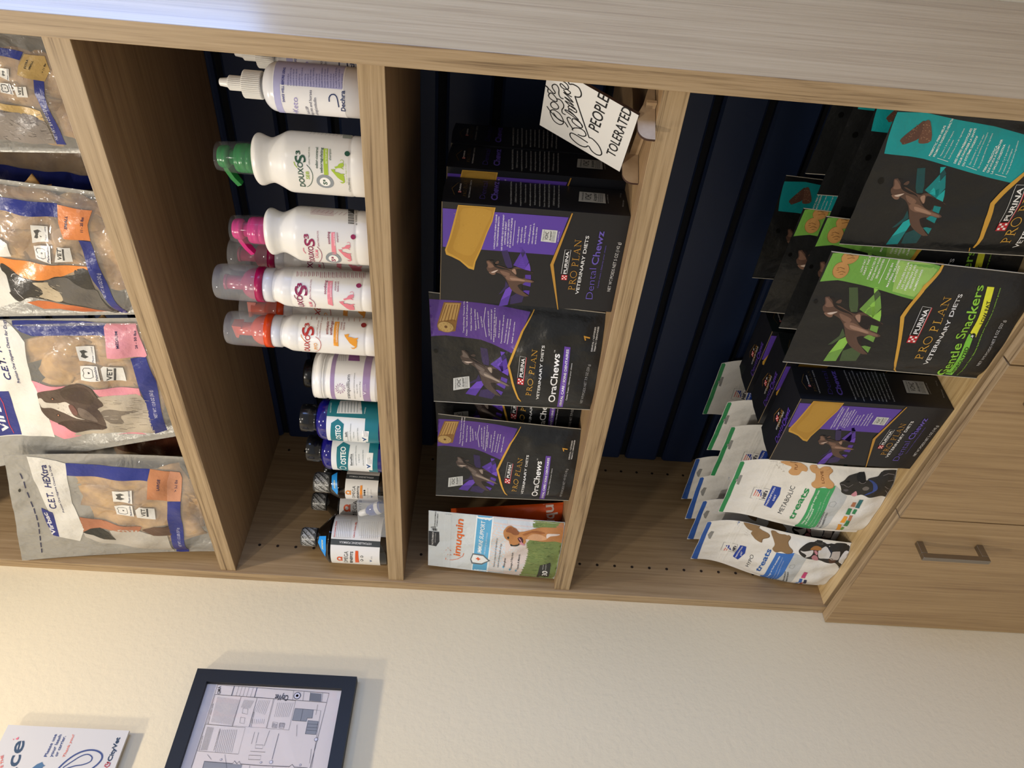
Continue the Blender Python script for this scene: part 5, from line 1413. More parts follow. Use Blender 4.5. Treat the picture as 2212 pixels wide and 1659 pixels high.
ART['small'] = [('p','28327C',2,[(1778,1346),(1779,1163),(1782,555),(1609,583),(1621,1209),(1635,1379)]),
('p','D8844C',3,[(1768,557),(1751,180),(1568,256),(1316,298),(1355,560),(1545,588)]),
('t','22264E',5,'SMALL',1482,495,1653,458,33,0.02),
('t','22264E',5,'11 - 25 lbs',1458,332,1669,273,27,0.02),
('p','28327C',3,[(1330,417),(1303,301),(504,262),(38,224),(46,304),(380,376),(718,402),(970,419)]),
('t','C8C8D8',4,'NET WT. 8.5 OZ (242 g)',397,352,845,298,38,0.0),
('p','D8D6CF',1,[(831,1685),(857,1476),(797,1483),(710,1464),(470,1500),(439,1529),(319,1497),(310,1448),(177,1746),(154,2006)]),
('p','D8D6CF',1,[(1233,1483),(1264,1305),(1223,1230),(1018,1267),(998,1414),(982,1570)]),
('p','E08A44',2,[(972,1598),(998,1414),(963,1274),(958,1076),(930,814),(944,420),(900,417),(838,605),(753,756),(719,970),(692,1263),(742,1354),(891,1449),(965,1600)]),
('p','C8703E',2,[(311,1356),(334,1217),(279,971),(263,736),(65,430),(59,770),(170,1022),(155,1223)]),
('s','363431',3,[(891,1449),(872,1409),(735,1343),(686,1288),(705,1155),(710,974),(752,859),(744,747),(783,622),(867,589),(899,423),(539,444),(371,421),(44,332),(138,561),(279,828),(323,1094),(406,1272),(312,1440),(350,1488),(448,1525),(472,1492),(710,1464),(788,1483)]),
('s','625E59',4,[(710,974),(736,755),(661,671),(565,535),(539,431),(370,429),(64,396),(259,706),(356,900),(501,880),(639,954)]),
('s','B9AA90',5,[(662,1139),(688,952),(639,954),(555,926),(501,880),(371,879),(316,992),(378,1136),(415,1163),(466,1095),(579,1079)]),
('l','C8C4C0',5,8,[(685,1415),(716,1398),(729,1371),(727,1349)]),
('l','C8C4C0',5,8,[(648,1411),(620,1399),(607,1382)]),
('l','C8C4C0',5,8,[(530,1427),(502,1414),(457,1401),(384,1360)]),
('l','8A7E6A',6,5,[(590,1025),(567,998)]),
('l','8A7E6A',6,5,[(556,908),(538,875)]),
('l','D2C6AE',6,5,[(486,1093),(462,1067)]),
('l','8A7E6A',6,5,[(587,1094),(567,1065)]),
('l','8A7E6A',6,5,[(508,1033),(486,1004)]),
('l','D2C6AE',6,5,[(367,1128),(345,1099)]),
('l','D2C6AE',6,5,[(601,936),(579,908)]),
('l','D2C6AE',6,5,[(459,1064),(438,1035)]),
('l','8A7E6A',6,5,[(421,979),(408,941)]),
('l','8A7E6A',6,5,[(457,1156),(432,1130)]),
('l','D2C6AE',6,5,[(510,1105),(486,1078)]),
('l','D2C6AE',6,5,[(446,1098),(422,1070)]),
('l','D2C6AE',6,5,[(510,956),(492,923)]),
('l','D2C6AE',6,5,[(510,882),(496,845)]),
('l','D2C6AE',6,5,[(418,1194),(393,1169)]),
('l','D2C6AE',6,5,[(625,874),(605,844)]),
('l','D2C6AE',6,5,[(585,963),(562,935)]),
('l','D2C6AE',6,5,[(359,1159),(335,1131)]),
('l','D2C6AE',6,5,[(454,950),(441,913)]),
('l','D2C6AE',6,5,[(631,1072),(612,1041)]),
('l','D2C6AE',6,5,[(596,929),(574,900)]),
('l','D2C6AE',6,5,[(437,1123),(413,1096)]),
('l','8A7E6A',6,5,[(574,948),(553,919)]),
('l','8A7E6A',6,5,[(606,960),(583,932)]),
('l','D2C6AE',6,5,[(538,1151),(518,1122)]),
('l','D2C6AE',6,5,[(550,977),(529,948)]),
('l','8A7E6A',6,5,[(609,905),(588,876)]),
('l','D2C6AE',6,5,[(395,1119),(372,1091)]),
('l','8A7E6A',6,5,[(609,1100),(591,1068)]),
('l','D2C6AE',6,5,[(625,938),(601,911)]),
('p','D8D6D0',4,[(1217,975),(1502,886),(1486,717),(1284,755)]),
('p','D8D6D0',4,[(1014,991),(1173,977),(1227,752),(957,825)]),
('p','D8D6D0',4,[(987,775),(1239,659),(1227,528),(1006,562)]),
('t','3A3A3A',5,'VET',1024,678,1215,624,46,0.02),
('p','4A4A4A',5,[(1024,665),(1216,611),(1215,593),(1025,645)]),
('t','24284E',5,'Plaque control',1285,777,1476,737,22,0.01),
('p','4A4A4A',5,[(1303,924),(1361,887),(1418,886),(1438,836),(1407,804),(1386,848),(1351,858),(1334,824),(1289,881)]),
('t','24284E',5,'Palatable',978,836,1207,780,24,0.01),
('l','4A4A4A',5,9,[(1029,955),(1056,968),(1087,955),(1122,963),(1148,944),(1157,881),(1144,848),(1035,868),(1020,900),(1029,955)]),
('p','3A3A3A',5,[(1078,913),(1105,910),(1097,890),(1083,892)])]
ART['xs'] = [('p','28327C',2,[(1186,741),(1168,524),(1139,315),(1064,361),(1095,539),(1118,751)]),
('p','B0935A',3,[(1125,305),(1117,117),(971,116),(857,196),(884,279),(932,408),(1018,380)]),
('t','3A3226',5,'EXTRA',992,315,1076,272,17,0.02),
('t','3A3226',5,'SMALL',981,281,1067,227,15,0.02),
('t','3A3226',5,'< 11 lbs',942,184,1039,126,15,0.02),
('p','28327C',3,[(884,279),(858,201),(715,228),(557,221),(142,220),(148,315),(488,281),(735,318)]),
('t','D0D0DC',4,'NET WT. 8.4 OZ (237 g)',203,277,623,250,30,0.0),
('p','C2A368',2,[(618,945),(626,688),(550,325),(437,319),(516,566),(562,707),(564,971)]),
('p','8A827C',3,[(501,996),(533,718),(527,593),(490,402),(430,316),(156,323),(141,548),(194,884),(202,1119)]),
('l','B8B0AA',4,5,[(225,387),(226,347)]),
('l','B8B0AA',4,5,[(318,477),(296,450)]),
('l','6E6762',4,5,[(270,742),(242,703)]),
('l','B8B0AA',4,5,[(421,765),(438,717)]),
('l','6E6762',4,5,[(492,430),(469,403)]),
('l','5E5752',4,5,[(467,296),(463,268)]),
('l','6E6762',4,5,[(472,503),(489,468)]),
('l','6E6762',4,5,[(413,420),(384,395)]),
('l','A39C96',4,5,[(355,626),(335,597)]),
('l','B8B0AA',4,5,[(455,335),(458,301)]),
('l','5E5752',4,5,[(218,821),(191,808)]),
('l','A39C96',4,5,[(465,579),(468,543)]),
('l','6E6762',4,5,[(413,538),(423,500)]),
('l','A39C96',4,5,[(232,427),(198,414)]),
('l','6E6762',4,5,[(445,658),(418,628)]),
('l','B8B0AA',4,5,[(296,734),(278,693)]),
('l','5E5752',4,5,[(226,830),(232,783)]),
('l','B8B0AA',4,5,[(403,637),(377,610)]),
('l','5E5752',4,5,[(406,610),(382,577)]),
('l','A39C96',4,5,[(392,734),(399,689)]),
('l','5E5752',4,5,[(439,289),(447,255)]),
('l','6E6762',4,5,[(395,318),(407,278)]),
('l','A39C96',4,5,[(442,512),(458,483)]),
('l','A39C96',4,5,[(492,440),(470,412)]),
('l','A39C96',4,5,[(358,712),(365,655)]),
('l','A39C96',4,5,[(321,312),(292,281)]),
('l','5E5752',4,5,[(289,607),(258,588)]),
('l','6E6762',4,5,[(316,761),(310,716)]),
('l','B8B0AA',4,5,[(422,523),(428,489)]),
('l','6E6762',4,5,[(482,341),(481,314)]),
('l','A39C96',4,5,[(216,450),(208,408)]),
('l','6E6762',4,5,[(303,688),(329,637)]),
('l','B8B0AA',4,5,[(340,377),(343,338)]),
('l','A39C96',4,5,[(400,319),(408,274)]),
('l','6E6762',4,5,[(326,403),(319,373)]),
('l','5E5752',4,5,[(205,370),(207,339)]),
('l','B8B0AA',4,5,[(423,514),(414,491)]),
('l','5E5752',4,5,[(264,542),(249,508)]),
('l','5E5752',4,5,[(283,492),(284,457)]),
('l','B8B0AA',4,5,[(272,344),(276,297)]),
('l','6E6762',4,5,[(409,503),(402,480)]),
('l','6E6762',4,5,[(195,811),(169,791)]),
('l','B8B0AA',4,5,[(467,531),(468,499)]),
('l','B8B0AA',4,5,[(428,629),(435,599)]),
('l','6E6762',4,5,[(382,687),(376,666)]),
('l','5E5752',4,5,[(305,599),(310,548)]),
('l','6E6762',4,5,[(283,643),(289,586)]),
('l','A39C96',4,5,[(311,776),(313,728)]),
('l','5E5752',4,5,[(410,679),(378,663)]),
('l','6E6762',4,5,[(496,388),(515,337)]),
('l','5E5752',4,5,[(412,472),(426,417)]),
('l','6E6762',4,5,[(404,420),(416,388)]),
('l','A39C96',4,5,[(294,500),(276,469)]),
('l','5E5752',4,5,[(250,501),(259,466)]),
('l','B8B0AA',4,5,[(334,520),(314,485)]),
('l','A39C96',4,5,[(325,632),(331,591)]),
('l','B8B0AA',4,5,[(211,725),(214,674)]),
('l','5E5752',4,5,[(225,676),(198,661)]),
('l','5E5752',4,5,[(371,571),(347,543)]),
('l','A39C96',4,5,[(270,655),(293,589)]),
('l','B8B0AA',4,5,[(227,824),(221,791)]),
('l','6E6762',4,5,[(282,360),(299,311)]),
('l','5E5752',4,5,[(414,342),(392,320)]),
('l','B8B0AA',4,5,[(319,622),(325,580)]),
('l','5E5752',4,5,[(316,397),(318,350)]),
('l','A39C96',4,5,[(200,783),(178,766)]),
('l','5E5752',4,5,[(427,296),(402,277)]),
('l','6E6762',4,5,[(366,529),(367,491)]),
('l','5E5752',4,5,[(427,532),(434,504)]),
('l','6E6762',4,5,[(275,325),(286,277)]),
('p','D8D6D0',4,[(885,618),(975,582),(975,489),(857,515)]),
('p','D8D6D0',4,[(729,652),(820,641),(831,518),(718,518)]),
('p','D8D6D0',4,[(693,499),(809,493),(814,366),(689,398)]),
('t','3A3A3A',5,'VET',711,449,808,416,28,0.02),
('p','4A4A4A',5,[(712,441),(808,408),(808,397),(712,429)]),
('t','24284E',5,'Plaque control',865,525,969,500,13,0.01),
('p','4A4A4A',5,[(908,594),(925,578),(946,580),(951,554),(936,537),(931,559),(917,563),(904,546),(894,573)]),
('t','24284E',5,'Palatable',726,530,824,530,19,0.01),
('l','4A4A4A',5,9,[(742,623),(756,633),(774,624),(792,630),(807,619),(809,582),(801,560),(750,560),(740,582),(742,623)]),
('p','3A3A3A',5,[(770,595),(784,595),(780,582),(773,582)])]
ART['keto'] = [('p','E6E6EA',0,[(-600,176),(600,176),(600,866),(-600,866)]),
('p','B0B0DA',1,[(-600,800),(600,800),(600,866),(-600,866)]),
('p','B0B0DA',1,[(-45,190),(600,190),(600,800),(-45,800)]),
('t','33388A',3,'SHAKE WELL BEFORE USING',-214,764,131,758,24,0.02),
('t','9A92CC',3,'+Keto',-406,663,-157,633,56,0.0),
('t','3A3E60',3,'dogs,cats and horses',-400,512,-76,489,29,0.0),
('t','3A3E60',3,'antifungal,antibiofilm',-382,461,-142,448,30,0.0),
('t','3A3E60',3,'flush,USP',-368,544,-244,541,30,0.0),
('t','1E3264',3,'Dechra',-266,171,-55,165,45,0.02),
('l','1E3264',3,11,[(-220,232),(-173,235),(-140,239),(-118,245),(-102,257),(-96,275),(-99,295),(-111,310),(-128,320),(-147,322),(-169,321)]),
('t','4A4E90',3,'Directions for use: shake well',-52,714,62,718,15,0.0),
('t','4A4E90',3,'A multi-use flush for dogs',-51,686,137,703,14,0.0),
('t','4A4E90',3,'Directions for use: shake well',-50,659,118,673,14,0.0),
('t','4A4E90',3,'Directions for use: shake well',-49,631,122,644,14,0.0),
('t','4A4E90',3,'A multi-use flush for dogs',-48,603,72,610,15,0.0),
('t','4A4E90',3,'Caution: For topical use only',-47,575,151,595,14,0.0),
('t','4A4E90',3,'A multi-use flush for dogs',-46,548,77,554,14,0.0),
('t','4A4E90',3,'Caution: For topical use only',-45,520,80,527,15,0.0),
('t','4A4E90',3,'Available through veterinarians',-44,492,138,509,14,0.0),
('t','4A4E90',3,'Caution: For topical use only',-43,464,167,484,14,0.0),
('t','4A4E90',3,'A multi-use flush for dogs',-43,436,88,445,15,0.0),
('t','4A4E90',3,'Caution: For topical use only',-42,408,91,418,14,0.0),
('t','4A4E90',3,'Available through veterinarians',-41,381,179,403,14,0.0),
('t','4A4E90',3,'Directions for use: shake well',-40,353,156,371,14,0.0),
('t','4A4E90',3,'Available through veterinarians',-39,325,188,350,14,0.0),
('t','4A4E90',3,'Directions for use: shake well',-38,297,102,306,14,0.0),
('t','4A4E90',3,'Directions for use: shake well',-37,269,105,280,14,0.0),
('t','4A4E90',3,'A multi-use flush for dogs',-36,241,203,269,14,0.0),
('t','4A4E90',3,'Caution: For topical use only',-35,214,176,234,14,0.0),
('t','4A4E90',3,'Caution: For topical use only',-34,186,114,197,14,0.0)]
ART['green'] = [('t','1E4D3A',3,'DOUXO',-403,666,-104,665,59,0.015),
('t','1E4D3A',3,'S',-101,629,-19,645,112,0.02),
('t','1E4D3A',3,'3',-23,688,21,694,46,0.03),
('l','1E4D3A',3,6,[(-402,651),(-392,633),(-370,613),(-342,595),(-306,581),(-269,571),(-237,568),(-205,573),(-176,585),(-151,602),(-129,625)]),
('l','9DBB2E',3,9,[(-166,725),(-138,748),(-107,756)]),
('t','9DBB2E',3,'SEB',-294,608,-200,605,36,0.01,0.1),
('t','1E4D3A',3,'OPHYTRIUM 0.5%',-125,587,70,590,15,0.0),
('t','1E4D3A',3,'odor-control',-158,508,73,502,28,0.015),
('t','1E4D3A',3,'seboregulating',-203,461,74,453,28,0.015),
('p','A5C03A',2,[(-223,446),(-222,400),(69,400),(67,447)]),
('t','F0F4E0',3,'OILY TO FLAKY SKIN',-99,407,57,411,17,0.01),
('t','1E4D3A',3,'shampoo',-59,364,68,370,26,0.0),
('e','8C939A',2,-310,444,88,92,-5),
('e','F2F2F0',3,-310,444,56,57,-6),
('t','1E4D3A',4,'S³',-346,425,-282,420,43,0.03),
('p','A5C03A',3,[(-151,372),(-157,362),(-152,331),(-158,324),(-171,330),(-181,327),(-185,296),(-198,268),(-195,233),(-205,229),(-215,244),(-227,233),(-283,231),(-298,235),(-310,252),(-307,273),(-284,291),(-297,276),(-297,255),(-285,247),(-268,273),(-243,304),(-209,331),(-173,361)]),
('p','A5C03A',3,[(-127,332),(-116,299),(-92,284),(-82,264),(-79,243),(-88,233),(-109,231),(-110,244),(-125,232),(-122,244),(-123,260),(-146,232),(-146,241),(-134,265),(-136,294),(-145,321),(-135,326)]),
('l','A5C03A',3,5,[(-80,239),(-63,234),(-49,243),(-46,257),(-58,270)]),
('t','A5C03A',3,'for use on dogs or cats',-302,205,-82,209,11,0.0),
('e','1E4D3A',3,28,197,30,28,1),
('t','30403A',3,'6.7 fl oz (200 mL)',-426,183,-238,176,20,0.0),
('l','9AA09C',3,3,[(283,612),(397,595)]),
('l','9AA09C',3,3,[(282,572),(393,554)]),
('l','9AA09C',3,3,[(282,532),(391,513)]),
('l','9AA09C',3,3,[(281,492),(388,473)]),
('l','9AA09C',3,3,[(280,452),(385,432)]),
('l','9AA09C',3,3,[(280,412),(383,391)]),
('l','9AA09C',3,3,[(279,372),(381,351)]),
('l','9AA09C',3,3,[(279,332),(379,310)]),
('l','9AA09C',3,3,[(278,292),(377,270)]),
('p','8E968E',3,[(249,261),(257,168),(363,176),(352,272)])]
ART['pinksh'] = [('t','8E1E50',3,'DOUXO',-536,678,-233,656,62,0.015),
('t','8E1E50',3,'S',-231,636,-133,639,118,0.02),
('t','8E1E50',3,'3',-138,699,-82,702,54,0.03),
('t','E07890',3,'CALM',-421,621,-281,604,36,0.01,0.1),
('l','8E1E50',3,6,[(-592,673),(-639,659),(-501,613),(-444,591),(-390,575),(-344,568),(-304,571),(-266,584),(-232,611)]),
('l','E07890',3,9,[(-346,754),(-303,773),(-261,770)]),
('t','8E1E50',3,'OPHYTRIUM 0.75%',-229,583,-36,586,18,0.0),
('t','8E1E50',3,'soothing',-185,457,-36,460,30,0.015),
('p','E68A98',2,[(-322,448),(-322,397),(-36,399),(-40,440)]),
('t','F8E8EA',3,'IRRITATED SKIN',-199,397,-53,402,15,0.01),
('t','8E1E50',3,'shampoo',-154,360,-38,366,26,0.0),
('e','8C939A',2,-410,443,117,90,-7),
('e','F2F2F0',3,-410,443,71,57,-8),
('t','8E1E50',4,'S³',-471,428,-370,417,45,0.03),
('p','E0808E',3,[(-244,372),(-249,362),(-245,330),(-251,323),(-265,329),(-276,326),(-281,295),(-295,266),(-293,230),(-305,227),(-316,243),(-331,231),(-401,232),(-422,236),(-440,256),(-434,277),(-400,294),(-419,279),(-421,258),(-404,248),(-379,274),(-347,305),(-307,331),(-267,361)]),
('p','E0808E',3,[(-220,331),(-210,296),(-187,280),(-178,259),(-175,238),(-184,228),(-204,226),(-205,239),(-221,227),(-217,240),(-218,257),(-242,228),(-241,237),(-229,261),(-230,291),(-238,319),(-228,325)]),
('l','E0808E',3,5,[(-177,234),(-161,228),(-148,237),(-145,252),(-155,264)]),
('e','8E1E50',3,-76,193,30,28,0),
('p','2A2A2A',3,[(86,255),(86,186),(94,187),(93,255)]),
('p','2A2A2A',3,[(98,255),(98,187),(103,187),(103,256)]),
('p','2A2A2A',3,[(110,256),(111,188),(115,188),(115,256)]),
('p','2A2A2A',3,[(123,257),(123,189),(132,190),(131,258)]),
('p','2A2A2A',3,[(136,258),(137,190),(142,190),(141,258)]),
('p','2A2A2A',3,[(150,259),(150,191),(155,191),(155,260)]),
('p','2A2A2A',3,[(164,260),(164,192),(173,193),(173,261)]),
('p','2A2A2A',3,[(179,262),(179,194),(185,194),(184,262)]),
('p','2A2A2A',3,[(194,263),(194,195),(200,196),(200,264)]),
('p','2A2A2A',3,[(210,265),(211,197),(221,198),(221,266)]),
('p','2A2A2A',3,[(227,267),(228,198),(235,199),(234,267)]),
('p','2A2A2A',3,[(246,269),(246,200),(254,201),(253,270)]),
('p','2A2A2A',3,[(266,271),(267,203),(280,204),(280,273)]),
('p','2A2A2A',3,[(289,274),(289,205),(299,207),(298,275)]),
('p','2A2A2A',3,[(315,277),(316,209),(328,210),(327,279)]),
('p','2A2A2A',3,[(349,282),(350,213),(380,217),(379,286)]),
('p','2A2A2A',3,[(408,290),(411,221),(243,198),(344,281)]),
('t','2A2A2A',3,'8 50000 30000 3',76,150,412,188,18,0.0),
('l','A04A60',3,3,[(221,674),(290,639)]),
('l','A04A60',3,3,[(219,623),(288,588)]),
('l','A04A60',3,3,[(217,572),(285,537)]),
('l','A04A60',3,3,[(215,522),(282,486)]),
('l','A04A60',3,3,[(213,471),(280,435)]),
('l','A04A60',3,3,[(211,420),(277,384)]),
('l','A04A60',3,3,[(209,370),(275,333)]),
('l','A04A60',3,3,[(207,319),(273,282)]),
('l','A04A60',3,4,[(188,689),(186,424)]),
('l','A04A60',3,4,[(208,690),(206,426)]),
('l','A04A60',3,4,[(229,691),(227,429)]),
('l','A04A60',3,4,[(253,693),(251,431)]),
('l','A04A60',3,4,[(280,696),(277,435)]),
('l','A04A60',3,4,[(312,699),(308,439)])]
ART['pinkm'] = [('t','8E1E50',3,'UXO',-318,863,-112,860,71,0.015),
('t','8E1E50',3,'S',-107,796,20,811,150,0.02),
('t','8E1E50',3,'3',-18,862,42,870,59,0.03),
('t','E07890',3,'ALM',-303,754,-201,755,42,0.01,0.1),
('l','8E1E50',3,7,[(-307,734),(-231,717),(-184,728),(-139,778)]),
('l','8E1E50',3,8,[(-184,918),(-138,953),(-109,958)]),
('t','8E1E50',3,'OPHYTRIUM 0.75%',-145,756,93,752,19,0.0),
('t','8E1E50',3,'soothing',-73,573,95,570,33,0.015),
('p','E68A98',2,[(-213,558),(-238,498),(94,503),(90,559)]),
('t','F8E8EA',3,'IRRITATED SKIN',-103,506,72,514,17,0.01),
('t','8E1E50',3,'mousse',-20,453,91,459,27,0.0),
('t','8E1E50',3,'leave-on',-31,422,92,426,27,0.0),
('p','E0808E',3,[(-153,421),(-157,408),(-146,368),(-151,358),(-168,367),(-181,363),(-179,323),(-190,287),(-178,240),(-191,236),(-208,257),(-223,242),(-300,245),(-300,248),(-305,270),(-310,298),(-316,326),(-312,304),(-306,276),(-304,265),(-311,303),(-268,339),(-221,370),(-178,408)]),
('p','E0808E',3,[(-117,368),(-100,325),(-72,306),(-58,279),(-51,253),(-59,239),(-80,237),(-83,253),(-98,238),(-96,254),(-101,275),(-121,239),(-122,249),(-113,281),(-121,318),(-135,354),(-125,361)]),
('l','E0808E',3,5,[(-52,247),(-33,241),(-21,253),(-20,271),(-34,287)]),
('e','8E1E50',3,60,185,28,32,6),
('l','B06478',3,6,[(118,936),(196,948)]),
('l','B06478',3,4,[(128,918),(188,926)]),
('l','B06478',3,6,[(122,890),(200,902)]),
('l','B06478',3,4,[(132,871),(192,880)]),
('l','B06478',3,6,[(126,844),(204,856)]),
('l','B06478',3,4,[(136,825),(196,834)]),
('l','B06478',3,6,[(130,797),(208,809)]),
('l','B06478',3,4,[(140,779),(200,787)]),
('l','B06478',3,6,[(135,751),(212,763)]),
('l','B06478',3,4,[(144,732),(204,741)]),
('l','B06478',3,6,[(139,705),(217,716)]),
('l','B06478',3,4,[(149,686),(208,694)]),
('l','B06478',3,6,[(127,656),(221,670)]),
('l','B06478',3,4,[(121,634),(212,648)]),
('l','B06478',3,6,[(131,609),(226,624)]),
('l','B06478',3,4,[(125,588),(217,601)]),
('l','B06478',3,6,[(135,563),(230,577)]),
('l','B06478',3,4,[(129,541),(221,555)]),
('l','B06478',3,6,[(139,516),(235,531)]),
('l','B06478',3,4,[(133,495),(226,508)]),
('l','B06478',3,6,[(143,470),(240,484)]),
('l','B06478',3,4,[(137,448),(231,462)]),
('l','B06478',3,6,[(148,423),(246,437)]),
('l','B06478',3,4,[(141,402),(236,415)]),
('l','B06478',3,6,[(152,376),(251,391)]),
('l','B06478',3,4,[(146,355),(241,369)]),
('l','B06478',3,6,[(157,330),(257,344)]),
('l','B06478',3,4,[(150,309),(246,322)]),
('l','B06478',3,6,[(161,283),(263,298)]),
('l','B06478',3,4,[(154,262),(251,275)]),
('l','B06478',3,6,[(166,236),(269,251)]),
('l','B06478',3,4,[(159,215),(257,229)]),
('l','B06478',3,6,[(170,190),(276,205)]),
('l','B06478',3,4,[(163,168),(263,182)]),
('l','B06478',3,6,[(175,143),(283,158)]),
('l','B06478',3,4,[(168,122),(270,135)])]
ART['orm'] = [('t','B8302A',3,'OUXO',-299,871,-24,838,70,0.015),
('t','B8302A',3,'S',-18,793,101,814,149,0.02),
('t','B8302A',3,'3',87,861,141,872,59,0.03),
('t','E89A30',3,'PYO',-232,759,-124,757,44,0.01,0.1),
('l','B8302A',3,6,[(-292,798),(-265,762),(-224,733),(-180,715),(-140,707),(-99,712),(-65,731),(-35,774)]),
('l','E89A30',3,9,[(-96,916),(-54,951),(-20,958)]),
('t','8E2A2A',3,'OPHYTRIUM 0.5%',-23,746,188,750,17,0.0),
('t','8E2A2A',3,'CHLORHEXIDINE 3%',-52,713,191,714,17,0.0),
('t','8E2A2A',3,'antiseptic',5,616,188,625,37,0.015),
('t','8E2A2A',3,'antifungal',1,566,194,570,37,0.015),
('p','E89C38',2,[(-138,545),(-145,485),(193,492),(188,550)]),
('t','FBF0DC',3,'CLEANSING,HYDRATING',-87,497,164,504,19,0.01),
('t','8E2A2A',3,'mousse',81,449,187,455,28,0.0),
('t','8E2A2A',3,'leave-on',76,416,189,418,28,0.0),
('p','E89C30',3,[(23,413),(17,400),(29,359),(23,350),(4,360),(-9,357),(-9,318),(-21,283),(-11,236),(-24,233),(-40,255),(-54,242),(-126,250),(-148,258),(-169,284),(-169,311),(-140,330),(-155,313),(-152,285),(-133,271),(-114,303),(-87,339),(-47,368),(-5,402)]),
('e','8E2A2A',3,166,180,38,34,8),
('l','B07868',3,6,[(190,921),(258,933)]),
('l','B07868',3,6,[(193,854),(262,865)]),
('l','B07868',3,6,[(196,786),(266,798)]),
('l','B07868',3,6,[(199,718),(270,730)]),
('l','B07868',3,6,[(202,650),(275,662)]),
('l','B07868',3,6,[(205,582),(279,594)]),
('l','B07868',3,6,[(208,514),(284,526)]),
('l','B07868',3,6,[(211,446),(289,458)]),
('l','B07868',3,6,[(214,378),(294,390)]),
('l','B07868',3,6,[(217,310),(300,322)]),
('l','B07868',3,6,[(220,241),(306,253)])]
ART['jar'] = [('p','E8E6E4',0,[(-700,53),(700,53),(700,658),(-700,658)]),
('p','A088AE',1,[(-700,597),(700,597),(700,653),(-700,653)]),
('p','A088AE',1,[(-700,119),(700,119),(700,217),(-700,217)]),
('t','4A4A50',3,'tranquillium',-342,394,52,388,49,0.0),
('t','5A5A60',3,'Chews to support emotional balance',-344,325,81,325,15,0.0),
('t','5A5A60',3,'dog use only',-214,285,-67,288,15,0.0),
('t','5A5A60',3,'Net Contents 3.17 oz (90 g)',-282,246,-31,246,15,0.0),
('e','8A3A80',3,-139,545,4,4,0),
('e','8A3A80',3,-189,487,7,6,0),
('e','8A3A80',3,-192,573,7,6,0),
('e','8A3A80',3,-123,537,4,3,0),
('e','8A3A80',3,-205,511,7,6,0),
('e','8A3A80',3,-154,581,6,5,0),
('e','8A3A80',3,-114,523,4,4,0),
('e','8A3A80',3,-205,536,8,6,0),
('e','8A3A80',3,-117,572,6,6,0),
('e','8A3A80',3,-114,507,5,4,0),
('e','8A3A80',3,-188,556,7,6,0),
('e','8A3A80',3,-89,550,5,5,0),
('e','8A3A80',3,-122,494,5,4,0),
('e','8A3A80',3,-161,565,7,6,0),
('e','8A3A80',3,-77,518,6,6,0),
('e','8A3A80',3,-136,487,4,4,0),
('e','8A3A80',3,-131,562,6,6,0),
('e','8A3A80',3,-83,486,6,6,0),
('e','8A3A80',3,-154,488,4,4,0),
('e','8A3A80',3,-107,547,6,6,0),
('e','8A3A80',3,-105,462,6,5,0),
('e','8A3A80',3,-171,497,5,4,0),
('e','8A3A80',3,-94,525,6,5,0),
('e','8A3A80',3,-139,453,6,5,0),
('e','8A3A80',3,-181,511,4,4,0),
('e','8A3A80',3,-95,499,6,6,0),
('e','8A3A80',3,-178,462,7,5,-8),
('e','8A3A80',3,-182,527,5,4,0),
('e','8A3A80',3,-108,479,6,5,0),
('e','8A3A80',3,-211,486,7,6,0),
('e','8A3A80',3,-173,540,5,4,0),
('e','8A3A80',3,-133,468,7,6,0),
('e','8A3A80',3,-228,519,8,6,0),
('e','8A3A80',3,-157,546,5,4,0),
('e','8A3A80',3,-162,471,7,6,0),
('e','8A3A80',3,-220,551,7,6,0),
('p','8A4A90',2,[(405,455),(437,321),(269,288),(264,442)]),
('t','E8E0EC',3,'V',-224,170,-170,172,41,0.03),
('t','E8E0EC',3,'Veterinarian',-158,188,-66,192,13,0.0),
('t','E8E0EC',3,'Recommended',-156,168,-58,172,13,0.0),
('l','8A7A94',2,4,[(242,604),(372,629)]),
('l','8A7A94',2,4,[(244,578),(377,603)]),
('l','8A7A94',2,4,[(246,552),(381,578)]),
('l','8A7A94',2,4,[(249,526),(386,552)]),
('l','8A7A94',2,4,[(251,500),(391,526)]),
('l','8A7A94',2,4,[(254,474),(395,500)])]
